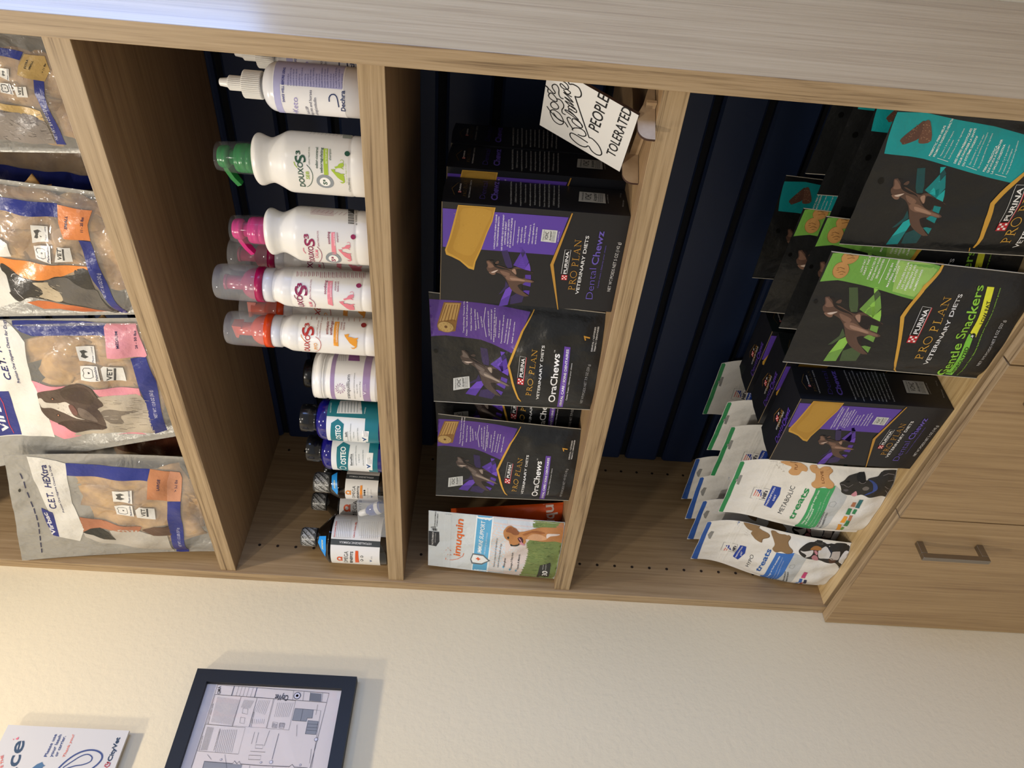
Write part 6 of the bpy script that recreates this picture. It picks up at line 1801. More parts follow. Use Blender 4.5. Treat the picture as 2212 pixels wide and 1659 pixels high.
ART['ost1'] = [('p','E4E8EA',0,[(-700,37),(700,37),(700,773),(-700,773)]),
('p','1A7482',1,[(-700,37),(700,37),(700,228),(-700,228)]),
('p','1A7482',1,[(82,37),(700,37),(700,773),(82,773)]),
('p','E4E8EA',2,[(131,638),(146,279),(418,342),(376,627)]),
('l','3A5A64',3,5,[(143,610),(341,635)]),
('l','3A5A64',3,5,[(147,567),(347,592)]),
('l','3A5A64',3,5,[(150,524),(353,549)]),
('l','3A5A64',3,5,[(153,481),(358,506)]),
('l','3A5A64',3,5,[(156,438),(365,463)]),
('l','3A5A64',3,5,[(159,395),(371,420)]),
('l','3A5A64',3,5,[(162,352),(378,377)]),
('t','CFE6EA',3,'PRODUCT FACTS',136,717,305,737,18,0.01),
('t','CFE6EA',3,'WARNINGS:',149,239,258,239,18,0.01),
('p','1A7482',2,[(-376,730),(-12,704),(53,615),(-15,524),(-381,556)]),
('t','F0F4F4',3,'OSTEO',-299,572,-35,571,75,0.025),
('t','3A4448',3,'Benefits',-225,481,-133,482,32,0.01),
('l','5A6468',3,3,[(-357,480),(-120,467)]),
('t','5A6A70',3,'support product with Glucosamine',-346,434,-3,422,16,0.0),
('t','5A6A70',3,'for dogs and cats',-247,383,-125,381,16,0.0),
('t','5A6A70',3,'60 Bite-Sized Chewable Tablets',-324,327,-56,322,16,0.0),
('p','F0F2F2',3,[(-317,286),(-94,262),(-98,167),(-327,191)]),
('t','20508A',4,'V',-304,208,-205,217,52,0.05),
('t','5A6468',4,'Veterinarian',-195,230,-92,232,14,0.0),
('t','5A6468',4,'Recommended',-193,206,-84,208,14,0.0),
('t','5A6468',4,'Solution',-191,184,-117,187,14,0.0)]
ART['ost2'] = [('p','E4E8EA',0,[(-700,87),(700,87),(700,775),(-700,775)]),
('p','1A7482',1,[(-700,87),(700,87),(700,221),(-700,221)]),
('e','D8E8EA',3,-269,607,52,51,-5),
('e','1A7482',4,-269,607,39,38,-5),
('p','1A7482',2,[(-294,694),(89,696),(172,613),(131,508),(-485,547)]),
('t','F0F4F4',3,'OSTEO',-182,554,102,567,78,0.025),
('t','3A4448',3,'Benefits',-194,459,0,465,33,0.01),
('l','5A6468',3,3,[(-192,442),(11,451)]),
('t','5A6A70',3,'support product with Glucosamine',-188,396,127,412,16,0.0),
('t','5A6A70',3,'for dogs and cats',-130,353,6,360,17,0.0),
('t','5A6A70',3,'60 Bite-Sized Chewable Tablets',-178,287,72,303,17,0.0),
('p','F0F2F2',3,[(-280,263),(36,250),(36,153),(-290,165)]),
('t','20508A',4,'V',-232,190,-144,195,54,0.05),
('t','5A6468',4,'Veterinarian',-140,218,-41,223,14,0.0),
('t','5A6468',4,'Recommended',-138,193,-33,198,14,0.0),
('t','5A6468',4,'Solution',-136,170,-66,174,14,0.0)]
ART['omL'] = [('p','E4E2DE',0,[(-900,128),(900,128),(900,951),(-900,951)]),
('p','3E4244',1,[(10,128),(109,128),(109,951),(10,951)]),
('t','D8D8D8',2,'HYPOALLERGENIC FORMULA',76,272,76,806,35,0.01),
('t','DC5A2A',3,'Ω',-325,763,-212,757,81,0.04),
('t','3A3A3A',3,'OMEGA',-386,671,-92,652,71,-0.006),
('t','222222',3,'BENEFITS',-386,591,-91,572,47,0.02),
('p','DC5A2A',3,[(-356,543),(-349,478),(-72,485),(-72,533)]),
('t','C8442A',3,'Guaranteed Analysis',140,887,429,901,27,0.015),
('t','C8442A',3,'Calorie Content (ME):',144,565,442,565,27,0.015),
('l','8A8884',3,3,[(132,922),(493,956),(526,666),(139,626),(132,922)]),
('l','8E8C88',3,4,[(138,861),(447,884)]),
('l','8E8C88',3,4,[(140,831),(450,855)]),
('l','8E8C88',3,4,[(141,801),(452,826)]),
('l','8E8C88',3,4,[(143,771),(455,797)]),
('l','8E8C88',3,4,[(145,741),(457,768)]),
('l','8E8C88',3,4,[(147,711),(460,739)]),
('l','8E8C88',3,4,[(149,681),(463,710)]),
('l','8E8C88',3,4,[(150,651),(466,681)]),
('l','8E8C88',3,4,[(138,452),(450,476)]),
('l','8E8C88',3,4,[(140,419),(453,442)]),
('l','8E8C88',3,4,[(142,386),(456,409)]),
('l','8E8C88',3,4,[(144,352),(459,375)]),
('l','8E8C88',3,4,[(146,319),(462,342)]),
('l','8E8C88',3,4,[(148,285),(466,308)]),
('l','8E8C88',3,4,[(150,252),(469,274)]),
('l','8E8C88',3,4,[(152,219),(472,240)]),
('l','8E8C88',3,4,[(154,185),(475,207)]),
('e','2A2A2A',3,-184,426,23,23,0),
('e','E4E2DE',4,-184,426,13,15,0),
('e','2A2A2A',3,-273,429,30,23,-1),
('e','E4E2DE',4,-273,429,17,15,-3),
('t','20508A',4,'V',-307,262,-251,261,34,0.04),
('t','5A6468',4,'Veterinarian',-231,267,-169,268,9,0.0),
('t','5A6468',4,'Recommended',-229,252,-161,253,9,0.0)]
ART['omS'] = [('p','E4E2DE',0,[(-900,167),(900,167),(900,695),(-900,695)]),
('p','3E4244',1,[(134,167),(219,167),(219,695),(134,695)]),
('t','D8D8D8',2,'HYPOALLERGENIC FORMULA',191,255,191,645,30,0.01),
('t','E8902E',3,'Ω',-136,603,-57,602,78,0.04),
('t','3A3A3A',3,'OMEGA',-216,533,25,528,52,-0.006),
('t','222222',3,'BENEFITS',-216,476,23,469,32,0.02),
('p','E8902E',3,[(-218,461),(-217,414),(42,419),(38,451)]),
('e','2A2A2A',3,-42,382,15,15,0),
('e','2A2A2A',3,-80,381,16,15,0),
('e','2A2A2A',3,-123,381,18,16,0),
('t','20508A',4,'V',-174,251,-126,252,29,0.04),
('t','5A6468',4,'Veterinarian',-101,271,-13,275,10,0.0),
('t','5A6468',4,'for dogs and cats',-181,324,5,328,10,0.0)]
ART['omM'] = [('p','E4E2DE',0,[(-900,248),(900,248),(900,970),(-900,970)]),
('t','DC5A2A',3,'Ω',-53,778,75,786,104,0.05),
('t','3A3A3A',3,'OMEGA',-269,663,152,664,73,-0.006),
('t','222222',3,'BENEFITS',-225,584,157,588,47,0.02)]
ART['stL'] = [('p','2A90E0',1,[(-45,1199),(150,1180),(149,1043),(-109,1030),(-305,1051),(-209,1130)]),
('t','E8E89A',3,'SAVE NOW',-147,1086,66,1098,33,0.02,0.3)]
ART['stS'] = [('p','2A90E0',1,[(219,940),(270,857),(-81,807),(-161,821),(-76,910)]),
('t','E8E89A',3,'SAVE NOW',-46,852,102,870,24,0.02,0.3)]
ART['sign'] = [('l','1A1A1C',1,13,[(358,992),(354,989),(350,984),(345,978),(339,972),(334,967),(330,963),(324,956),(317,946),(307,930),(295,910),(284,889),(275,870),(269,853),(264,838),(261,823),(260,809),(262,795),(268,781),(273,769),(275,758),(273,750),(269,743),(263,738),(257,731),(249,724),(241,716),(232,708),(227,703)]),
('l','1A1A1C',1,12,[(314,946),(307,945),(297,943),(286,940),(272,934),(255,925),(235,913),(216,898),(202,884),(194,867),(190,850),(189,832),(191,817),(197,803),(208,790),(220,779),(233,772),(247,768),(262,768),(278,771),(293,776),(308,784),(324,795),(338,808),(350,822),(358,836),(363,852),(366,868),(367,882),(367,894),(364,904),(359,913),(353,921),(344,929),(333,936),(322,942),(314,946)]),
('l','1A1A1C',1,12,[(317,905),(308,895),(294,880),(280,863),(270,845),(267,827),(267,806),(269,788),(270,775)]),
('l','1A1A1C',1,12,[(468,937),(460,940),(448,946),(435,951),(424,953),(414,952),(405,949),(397,944),(390,938),(386,931),(383,922),(382,912),(383,902),(387,892),(393,880),(401,870),(409,863),(419,858),(430,856),(441,855),(451,857),(458,861),(465,868),(471,876),(475,883),(478,891),(481,899),(481,908),(481,915),(478,923),(474,930),(469,936),(466,940)]),
('l','1A1A1C',1,12,[(565,984),(558,986),(548,990),(536,992),(526,993),(518,989),(511,984),(504,977),(500,970),(496,960),(494,950),(493,939),(493,928),(495,918),(497,908),(501,899),(505,892),(511,888),(519,885),(527,885),(535,887),(544,893),(554,901),(563,912),(570,922),(576,932),(582,944),(585,955),(586,964),(583,971),(577,976),(570,981),(565,984)]),
('l','1A1A1C',1,12,[(550,894),(553,885),(558,872),(561,859),(561,846),(555,835),(546,824),(535,814),(524,807),(514,802),(502,800),(490,799),(478,800),(467,802),(455,807),(443,811),(432,813),(420,811),(408,809),(397,804),(390,798),(388,790),(389,778),(391,768),(393,760)]),
('l','1A1A1C',1,12,[(643,1056),(640,1047),(636,1034),(631,1018),(625,1003),(618,986),(609,968),(602,950),(599,937),(602,929),(609,924),(618,922),(627,923),(634,928),(642,938),(651,948),(659,956),(667,962),(674,966),(682,969),(691,970),(701,967),(712,962),(722,956),(729,949),(734,941),(737,933),(738,924),(736,916),(730,909),(722,901),(712,894),(700,889),(684,885),(665,884),(646,882),(630,879),(618,873),(608,867),(601,859),(596,851),(595,843),(597,833),(600,824),(603,818)]),
('l','1A1A1C',1,12,[(643,1056),(643,1047),(642,1034),(639,1021),(633,1012),(622,1009),(607,1009),(591,1010),(579,1008),(571,1004),(566,997),(563,991),(561,987)]),
('l','1A1A1C',1,14,[(88,446),(82,454),(74,464),(66,477),(60,491),(56,507),(54,525),(54,544),(57,563),(62,583),(70,604),(79,624),(89,640),(99,651),(111,658),(123,663),(134,665),(144,665),(153,664),(161,659),(168,653),(173,643),(176,631),(178,617),(179,601),(179,584),(178,564),(176,544),(174,523),(172,501),(169,477),(167,456),(166,441)]),
('l','1A1A1C',1,13,[(204,576),(206,564),(209,547),(214,528),(220,514),(229,502),(240,492),(252,485),(264,483),(276,485),(289,492),(301,501),(310,512),(314,525),(316,540),(315,555),(311,570),(305,586),(295,602),(284,616),(274,628),(263,637),(251,644),(241,649),(233,651),(228,650),(226,646),(225,641),(224,638)]),
('l','1A1A1C',1,13,[(241,641),(248,650),(259,662),(271,676),(282,688),(293,698),(305,707),(316,716),(326,722),(335,728),(343,732),(350,735),(357,735),(365,733),(373,728),(380,722),(384,716),(384,710),(381,703),(378,696),(375,692)]),
('l','1A1A1C',1,12,[(345,667),(341,656),(335,641),(329,624),(326,608),(325,593),(325,577),(328,563),(332,553),(341,547),(352,544),(363,543),(373,547),(381,554),(389,565),(395,578),(400,592),(404,606),(407,622),(408,638),(407,650),(403,660),(396,668),(388,674),(380,677),(371,677),(361,674),(352,670),(345,667)]),
('l','1A1A1C',1,12,[(356,543),(365,550),(380,560),(395,572),(407,587),(415,605),(421,627),(426,650),(430,671),(434,694),(437,716),(440,738),(443,754),(446,766),(450,773),(453,778),(457,779),(460,778),(463,774),(466,767),(467,756),(467,740),(466,719),(463,697),(459,676),(453,656),(443,634),(434,615),(428,602)]),
('l','1A1A1C',1,12,[(428,608),(436,621),(446,639),(457,659),(466,677),(472,694),(477,711),(481,726),(486,736),(493,739),(500,739),(506,735),(511,730),(513,723),(515,713),(515,703),(515,697)]),
('l','1A1A1C',1,12,[(510,728),(510,720),(510,708),(510,696),(510,684),(509,674),(507,665),(507,656),(509,650),(514,646),(523,645),(532,645),(540,648),(547,655),(555,665),(562,677),(566,688),(566,700),(564,713),(560,725),(556,735),(549,742),(541,747),(533,749),(526,750),(520,746),(516,740),(512,733),(510,728)]),
('l','1A1A1C',1,12,[(547,668),(549,681),(552,699),(556,720),(561,738),(567,756),(574,775),(582,790),(587,797),(589,791),(590,776),(589,759),(589,743),(588,727),(587,710),(586,696),(588,692),(593,699),(600,715),(608,735),(615,752),(622,769),(628,788),(634,803),(638,809),(639,803),(638,789),(636,771),(634,755),(633,740),(630,723),(629,709),(632,704),(638,712),(648,728),(659,748),(669,766),(677,785),(684,807),(690,824),(695,832),(696,826),(695,811),(694,792),(693,776),(693,763),(694,750),(694,739),(694,731)]),
('l','1A1A1C',1,12,[(727,837),(720,828),(710,815),(701,800),(698,788),(705,776),(717,764),(730,756),(741,753),(748,759),(753,771),(757,786),(762,801),(770,816),(779,834),(787,850),(791,863),(791,872),(787,879),(781,883),(775,885),(769,884),(761,879),(754,873),(748,866),(745,856),(743,845),(743,834),(745,823),(751,812),(760,801),(770,791),(780,786),(791,786),(804,789),(815,796),(825,804),(830,815),(834,828),(836,843),(837,859),(837,876),(834,895),(831,912),(829,924)]),
('l','1A1A1C',1,14,[(892,814),(883,810),(869,803),(856,794),(848,786),(850,777),(858,767),(867,756),(873,744),(875,728),(877,711),(875,693),(871,678),(861,665),(847,654),(832,644),(817,638),(803,635),(789,634),(775,636),(764,640),(754,646),(747,654),(740,663),(735,671),(731,679),(729,686),(728,693),(727,698),(727,698),(625,644),(493,573),(360,500),(255,441),(255,441),(258,435),(263,425),(266,413),(265,399),(258,380),(248,357),(235,334),(220,314),(202,297),(181,282),(160,269),(141,260),(125,256),(111,255),(98,259),(87,264),(78,273),(70,285),(64,298),(61,312),(61,327),(64,344),(69,360),(76,375),(87,388),(102,401),(115,412),(122,421),(118,430),(108,437),(96,442),(88,446)]),
('t','1A1A1C',1,'PEOPLE',404,353,956,336,134,0.004),
('t','1A1A1C',1,'TOLERATED',171,100,971,77,115,0.006)]
ART['plan'] = [('l','3A3C44',2,7,[(1856,2107),(3082,2096),(3038,367),(1932,429)]),
('l','3A3C44',2,6,[(2928,2087),(2892,380)]),
('l','3A3C44',2,9,[(3073,1838),(2926,1838)]),
('l','3A3C44',2,9,[(3063,1487),(2919,1487)]),
('l','3A3C44',2,3,[(3071,1768),(2919,1770)]),
('l','3A3C44',2,3,[(3069,1716),(2918,1718)]),
('l','3A3C44',2,3,[(3068,1663),(2916,1666)]),
('l','3A3C44',2,3,[(3066,1607),(2914,1610)]),
('l','3A3C44',2,3,[(3064,1544),(2913,1548)]),
('l','3A3C44',2,4,[(3046,916),(2904,902)]),
('l','3A3C44',2,4,[(3041,756),(2900,743)]),
('l','3A3C44',2,4,[(3038,654),(2897,642)]),
('l','3A3C44',2,4,[(3033,463),(2891,452)]),
('t','3A3C44',2,'GMA',2943,2011,3062,2039,51,0.01),
('t','3A3C44',2,'CityVet',2971,974,2976,1177,90,0.02),
('e','3A3C44',2,2973,845,55,54,12),
('e','D8D4DC',3,2973,845,45,44,12),
('e','3A3C44',3,2973,845,21,21,13),
('p','77797E',1,[(3029,653),(3023,480),(2900,466),(2906,641)]),
('l','3A3C44',2,4,[(2928,2087),(2919,1689),(2466,1700),(2483,2082),(2928,2087)]),
('l','3A3C44',2,4,[(2919,1689),(2909,1444),(2468,1451),(2471,1694),(2919,1689)]),
('l','3A3C44',2,4,[(2909,1444),(2907,1194),(2463,1193),(2469,1444),(2909,1444)]),
('l','3A3C44',2,4,[(2908,1180),(2895,853),(2451,854),(2459,1184),(2908,1180)]),
('l','3A3C44',2,4,[(2475,2094),(2455,1502),(2075,1499),(2092,2093),(2475,2094)]),
('l','5C5E64',2,3,[(2896,2037),(2511,2019)]),
('l','5C5E64',2,3,[(2894,2016),(2510,2000)]),
('l','5C5E64',2,3,[(2892,1995),(2508,1981)]),
('l','5C5E64',2,3,[(2890,1974),(2506,1962)]),
('l','5C5E64',2,3,[(2889,1953),(2504,1943)]),
('l','5C5E64',2,3,[(2887,1932),(2502,1924)]),
('l','5C5E64',2,3,[(2885,1911),(2500,1905)]),
('l','5C5E64',2,3,[(2883,1890),(2498,1886)]),
('l','5C5E64',2,3,[(2881,1869),(2496,1867)]),
('l','5C5E64',2,3,[(2879,1848),(2494,1848)]),
('l','5C5E64',2,3,[(2877,1827),(2492,1829)]),
('l','5C5E64',2,3,[(2875,1806),(2490,1809)]),
('l','5C5E64',2,3,[(2873,1785),(2489,1790)]),
('l','5C5E64',2,3,[(2871,1764),(2487,1771)]),
('l','5C5E64',2,3,[(2870,1743),(2485,1752)]),
('l','5C5E64',2,3,[(2868,1722),(2483,1733)]),
('l','5C5E64',2,3,[(2866,1701),(2481,1714)]),
('l','5C5E64',2,3,[(2851,1115),(2631,1112)]),
('l','5C5E64',2,3,[(2853,1086),(2633,1086)]),
('l','5C5E64',2,3,[(2854,1057),(2634,1061)]),
('l','5C5E64',2,3,[(2856,1028),(2635,1035)]),
('l','5C5E64',2,3,[(2857,999),(2636,1009)]),
('l','5C5E64',2,3,[(2859,970),(2638,984)]),
('l','5C5E64',2,3,[(2860,941),(2639,958)]),
('l','5C5E64',2,3,[(2862,912),(2640,932)]),
('l','5C5E64',2,3,[(2863,883),(2642,906)]),
('l','5C5E64',2,3,[(2442,2055),(2103,2048)]),
('l','5C5E64',2,4,[(2409,1854),(2086,1835)]),
('l','5C5E64',2,3,[(2441,2045),(2104,2039)]),
('l','5C5E64',2,4,[(2410,1827),(2088,1809)]),
('l','5C5E64',2,3,[(2440,2035),(2104,2029)]),
('l','5C5E64',2,4,[(2412,1801),(2089,1783)]),
('l','5C5E64',2,3,[(2439,2024),(2105,2020)]),
('l','5C5E64',2,4,[(2413,1774),(2090,1757)]),
('l','5C5E64',2,3,[(2438,2014),(2105,2010)]),
('l','5C5E64',2,4,[(2414,1748),(2091,1731)]),
('l','5C5E64',2,3,[(2437,2004),(2106,2000)]),
('l','5C5E64',2,4,[(2416,1721),(2092,1705)]),
('l','5C5E64',2,3,[(2436,1994),(2106,1991)]),
('l','5C5E64',2,4,[(2417,1694),(2094,1679)]),
('l','5C5E64',2,3,[(2435,1984),(2107,1981)]),
('l','5C5E64',2,4,[(2418,1668),(2095,1653)]),
('l','5C5E64',2,3,[(2434,1973),(2107,1972)]),
('l','5C5E64',2,4,[(2419,1641),(2096,1627)]),
('l','5C5E64',2,3,[(2433,1963),(2107,1962)]),
('l','5C5E64',2,4,[(2421,1615),(2097,1601)]),
('p','8E9094',1,[(2777,834),(2769,554),(2642,549),(2641,622),(2591,621),(2595,836)]),
('l','3A3C44',2,5,[(2777,834),(2769,554),(2642,549),(2641,622),(2591,621),(2595,836),(2777,834)]),
('p','8E9094',1,[(2606,600),(2599,446),(2403,442),(2407,600)]),
('l','3A3C44',2,5,[(2606,600),(2599,446),(2403,442),(2407,600),(2606,600)]),
('l','3A3C44',2,4,[(2773,713),(2594,710)]),
('l','3A3C44',2,4,[(2556,596),(2554,440)]),
('l','3A3C44',2,4,[(2506,593),(2504,438)]),
('l','3A3C44',2,4,[(2464,594),(2461,440)]),
('l','3A3C44',2,4,[(2769,554),(2765,440),(1933,408)]),
('l','3A3C44',2,4,[(2853,505),(2695,502)]),
('e','3A3C44',2,2334,424,28,28,12),
('e','D8D4DC',3,2334,424,22,22,10),
('l','3A3C44',2,4,[(2217,1288),(2219,1176),(2165,1174),(2167,1279),(2217,1288)]),
('l','3A3C44',2,4,[(2069,1344),(2070,1170),(2010,1165),(2009,1335),(2069,1344)]),
('l','3A3C44',2,4,[(2123,1338),(2120,1120)]),
('l','3A3C44',2,4,[(2225,1351),(2399,1347)]),
('l','3A3C44',2,4,[(2235,1287),(2394,1289)]),
('l','3A3C44',2,4,[(2206,1159),(2430,1134)]),
('l','5C5E64',2,5,[(2545,1113),(2488,1113)]),
('l','5C5E64',2,5,[(2550,1013),(2479,1008)]),
('l','5C5E64',2,5,[(2541,1097),(2484,1098)]),
('l','5C5E64',2,5,[(2551,996),(2480,991)]),
('l','5C5E64',2,5,[(2538,1082),(2481,1083)]),
('l','5C5E64',2,5,[(2552,979),(2480,974)]),
('l','5C5E64',2,5,[(2534,1067),(2477,1067)]),
('l','5C5E64',2,5,[(2552,962),(2481,957)]),
('l','5C5E64',2,5,[(2531,1052),(2474,1052)]),
('l','5C5E64',2,5,[(2553,945),(2482,940)]),
('l','5C5E64',2,3,[(2870,1625),(2750,1643)]),
('l','5C5E64',2,3,[(2869,1607),(2750,1627)]),
('l','5C5E64',2,3,[(2869,1589),(2749,1611)]),
('l','5C5E64',2,3,[(2868,1571),(2748,1594)]),
('l','5C5E64',2,3,[(2867,1554),(2748,1578)]),
('l','5C5E64',2,3,[(2867,1536),(2747,1562)]),
('l','5C5E64',2,3,[(2866,1518),(2746,1546)]),
('l','5C5E64',2,3,[(2866,1501),(2746,1530)]),
('l','5C5E64',2,3,[(2865,1483),(2745,1514)]),
('l','5C5E64',2,3,[(2874,1399),(2703,1427)]),
('l','5C5E64',2,3,[(2587,1425),(2516,1416)]),
('l','5C5E64',2,3,[(2875,1373),(2695,1400)]),
('l','5C5E64',2,3,[(2588,1397),(2517,1388)]),
('l','5C5E64',2,3,[(2877,1347),(2688,1374)]),
('l','5C5E64',2,3,[(2590,1368),(2518,1360)]),
('l','5C5E64',2,3,[(2878,1321),(2681,1347)]),
('l','5C5E64',2,3,[(2591,1340),(2520,1332)]),
('l','5C5E64',2,3,[(2879,1295),(2673,1321)]),
('l','5C5E64',2,3,[(2592,1312),(2521,1303)]),
('l','5C5E64',2,3,[(2881,1268),(2666,1294)]),
('l','5C5E64',2,3,[(2594,1283),(2523,1275)]),
('l','5C5E64',2,3,[(2882,1242),(2658,1268)]),
('l','5C5E64',2,3,[(2595,1255),(2524,1247)]),
('l','3A3C44',2,4,[(2745,1612),(2734,1537),(2654,1523),(2665,1605),(2745,1612)]),
('l','3A3C44',2,4,[(2606,1610),(2598,1543),(2510,1534),(2521,1601),(2606,1610)]),
('l','3A3C44',2,4,[(2559,1116),(2551,1042),(2470,1037),(2477,1110),(2559,1116)]),
('l','3A3C44',2,4,[(2550,1006),(2540,932),(2465,936),(2472,1006),(2550,1006)]),
('l','3A3C44',2,4,[(2060,1688),(1879,1608)]),
('l','3A3C44',2,4,[(2048,1934),(1985,1860)]),
('l','3A3C44',2,4,[(1925,1291),(1893,1290)]),
('l','3A3C44',2,4,[(1926,961),(1908,963)]),
('l','3A3C44',2,4,[(2198,464),(1996,449)]),
('l','3A3C44',2,4,[(2534,750),(2366,720)]),
('t','3A3C44',2,'LIFE SAFETY GENERAL NOTES',2484,2054,2788,2067,13,0.01),
('t','3A3C44',2,'INTERIOR WALL NOTES',2103,2065,2307,2077,12,0.01),
('t','3A3C44',2,'TACTILE SIGN REQUIREMENTS',2106,1855,2423,1858,13,0.01),
('t','3A3C44',2,'LIFE SAFETY LEGEND',2470,1416,2696,1425,13,0.01),
('e','3A3C44',2,1987,1003,26,25,15),
('e','D8D4DC',3,1987,1003,22,21,15),
('l','5C5E64',2,7,[(2024,999),(2395,990)]),
('p','8E9094',1,[(1954,1953),(1933,1404),(1888,1405),(1863,1946)]),
('l','3A3C44',2,7,[(1863,1946),(1954,1953),(1942,1544),(1980,1527),(1942,1482),(1979,1458),(1941,1431),(1933,1101),(1937,728),(1969,694),(1933,658),(1930,463)]),
('e','3A3C44',2,1988,1723,15,15,14),
('e','D8D4DC',3,1988,1723,11,11,15),
('e','3A3C44',2,1975,1146,14,15,15),
('e','D8D4DC',3,1975,1146,10,11,16),
('e','3A3C44',2,1966,578,15,15,11),
('e','D8D4DC',3,1966,578,11,11,10)]
ART['clinic'] = [('t','D86A5A',2,'HANG HERE PLEASE LEAVE THE',1538,1205,2407,1601,35,0.02),
('t','33495E',2,'space',1737,1225,2615,1401,184,0.012,0.1),
('p','D8707A',2,[(2628,1543),(2644,1531),(2662,1512),(2638,1502),(2620,1509),(2624,1531)]),
('p','D8707A',2,[(2632,1582),(2629,1558),(2611,1566)]),
('t','3A4A78',2,'Please use',2407,1002,2723,996,41,0.02),
('t','3A4A78',2,'your leash',2408,927,2721,928,41,0.02),
('t','3A4A78',2,'or carrier.',2419,860,2704,861,42,0.02),
('t','D8705A',2,'Thank you!',2407,750,2724,747,35,0.015,0.2),
('l','3A4A78',2,22,[(2223,792),(2239,784),(2261,772),(2288,758),(2315,742),(2340,726),(2364,708),(2388,689),(2411,669),(2432,647),(2452,625),(2468,602),(2484,578),(2497,553),(2508,527),(2516,502),(2523,477),(2527,451),(2529,425),(2529,400),(2527,376),(2523,352),(2516,328),(2508,306),(2498,286),(2488,269),(2476,256),(2464,246),(2450,239),(2436,234),(2421,232),(2406,233),(2390,237),(2374,243),(2358,251),(2342,260),(2327,271),(2310,285),(2295,299),(2282,312),(2272,320)]),
('l','3A4A78',2,14,[(2274,716),(2285,705),(2300,690),(2318,671),(2337,652),(2354,633),(2371,614),(2389,595),(2407,576),(2423,557),(2436,538),(2447,520),(2456,503),(2462,485),(2466,468),(2468,452),(2465,435),(2460,418),(2452,401),(2443,388),(2434,377),(2424,371),(2412,367),(2399,366),(2387,368),(2376,373),(2365,383),(2355,398),(2345,415),(2337,434),(2329,453),(2323,473),(2319,494),(2315,516),(2311,538),(2305,562),(2296,588),(2285,617),(2273,646),(2263,671),(2256,689)]),
('p','4A6C88',2,[(2251,1130),(2305,1086),(2336,1031),(2299,994),(2293,967),(2266,999),(2243,978)]),
('t','22384E',2,'CityVet',2389,89,2721,90,61,0.03),
('l','B0444A',3,14,[(2377,139),(2364,94),(2331,91),(2306,116),(2323,153),(2347,152),(2344,126),(2363,119),(2375,143)])]
# bag shapes and places
BAG = {}
BAG['gentle'] = ({'wb': 0.1553, 'wt': 0.1613, 'h': 0.2522, 'tx': 0.0052, 'ty': 0.0027, 'twist': -0.0004, 'df': 0.011, 'db': 0.02, 'seed': 1, 'tz': -0.006}, (0.6285, 0.015, -0.6732), 0.0644)
BAG['teal'] = ({'wb': 0.1511, 'wt': 0.1641, 'h': 0.2352, 'tx': 0.0006, 'ty': 0.0035, 'twist': -0.0015, 'df': 0.012, 'db': 0.02, 'seed': 2, 'tz': -0.002}, (0.7975, 0.037, -0.6732), 0.0397)
BAG['ora'] = ({'wb': 0.1508, 'wt': 0.1655, 'h': 0.2228, 'tx': 0.0003, 'ty': 0.0066, 'twist': 0.0022, 'df': 0.013, 'db': 0.018, 'seed': 3, 'tz': 0.011}, (0.504, 0.0405, -0.1883), 0.1935)
BAG['imu'] = ({'wb': 0.1572, 'wt': 0.1492, 'h': 0.2243, 'tx': 0.0073, 'ty': 0.0051, 'twist': -0.0006, 'df': 0.012, 'db': 0.018, 'seed': 4, 'tz': 0.0}, (0.0815, 0.027, -0.1883), 0.0509)
BAG['meta'] = ({'wb': 0.162, 'wt': 0.1307, 'h': 0.2206, 'tx': -0.0342, 'ty': 0.0389, 'twist': -0.0001, 'df': 0.016, 'db': 0.02, 'seed': 5, 'head': 0.8, 'xm': 0.01, 'wm': 0.06, 'tz': -0.0004}, (0.257, 0.0365, -0.6732), 0.0062)
BAG['hypo'] = ({'wb': 0.1463, 'wt': 0.1238, 'h': 0.2313, 'tx': -0.0144, 'ty': 0.0408, 'twist': 0.0004, 'df': 0.016, 'db': 0.02, 'seed': 6, 'head': 0.8, 'xm': 0.018, 'wm': 0.09, 'tz': 0.0021}, (0.079, 0.0355, -0.6732), -0.0616)
BAG['large'] = ({'wb': 0.248, 'wt': 0.274, 'h': 0.2945, 'tx': 0.001, 'ty': -0.032, 'twist': 0.004, 'df': 0.016, 'db': 0.02, 'seed': 7, 'head': 0.72, 'wr': 0.002, 'tz': -0.07}, (0.142, 0.03, 0.3925), 0.0)
BAG['medium'] = ({'wb': 0.219, 'wt': 0.289, 'h': 0.3225, 'tx': -0.067, 'ty': -0.005, 'twist': 0.002, 'df': 0.016, 'db': 0.02, 'seed': 8, 'head': 0.8, 'wr': 0.002, 'tz': 0.0}, (0.4265, 0.03, 0.3925), 0.0)
BAG['small'] = ({'wb': 0.1705, 'wt': 0.223, 'h': 0.3075, 'tx': -0.0052, 'ty': -0.004, 'twist': 0.0, 'df': 0.016, 'db': 0.02, 'seed': 9, 'head': 0.8, 'wr': 0.002, 'tz': 0.0}, (0.6267, 0.03, 0.3925), 0.0)
BAG['xs'] = ({'wb': 0.125, 'wt': 0.142, 'h': 0.2675, 'tx': -0.0085, 'ty': -0.004, 'twist': 0.0, 'df': 0.014, 'db': 0.018, 'seed': 10, 'head': 0.8, 'wr': 0.0015, 'tz': 0.0}, (0.8215, 0.03, 0.3925), 0.0)
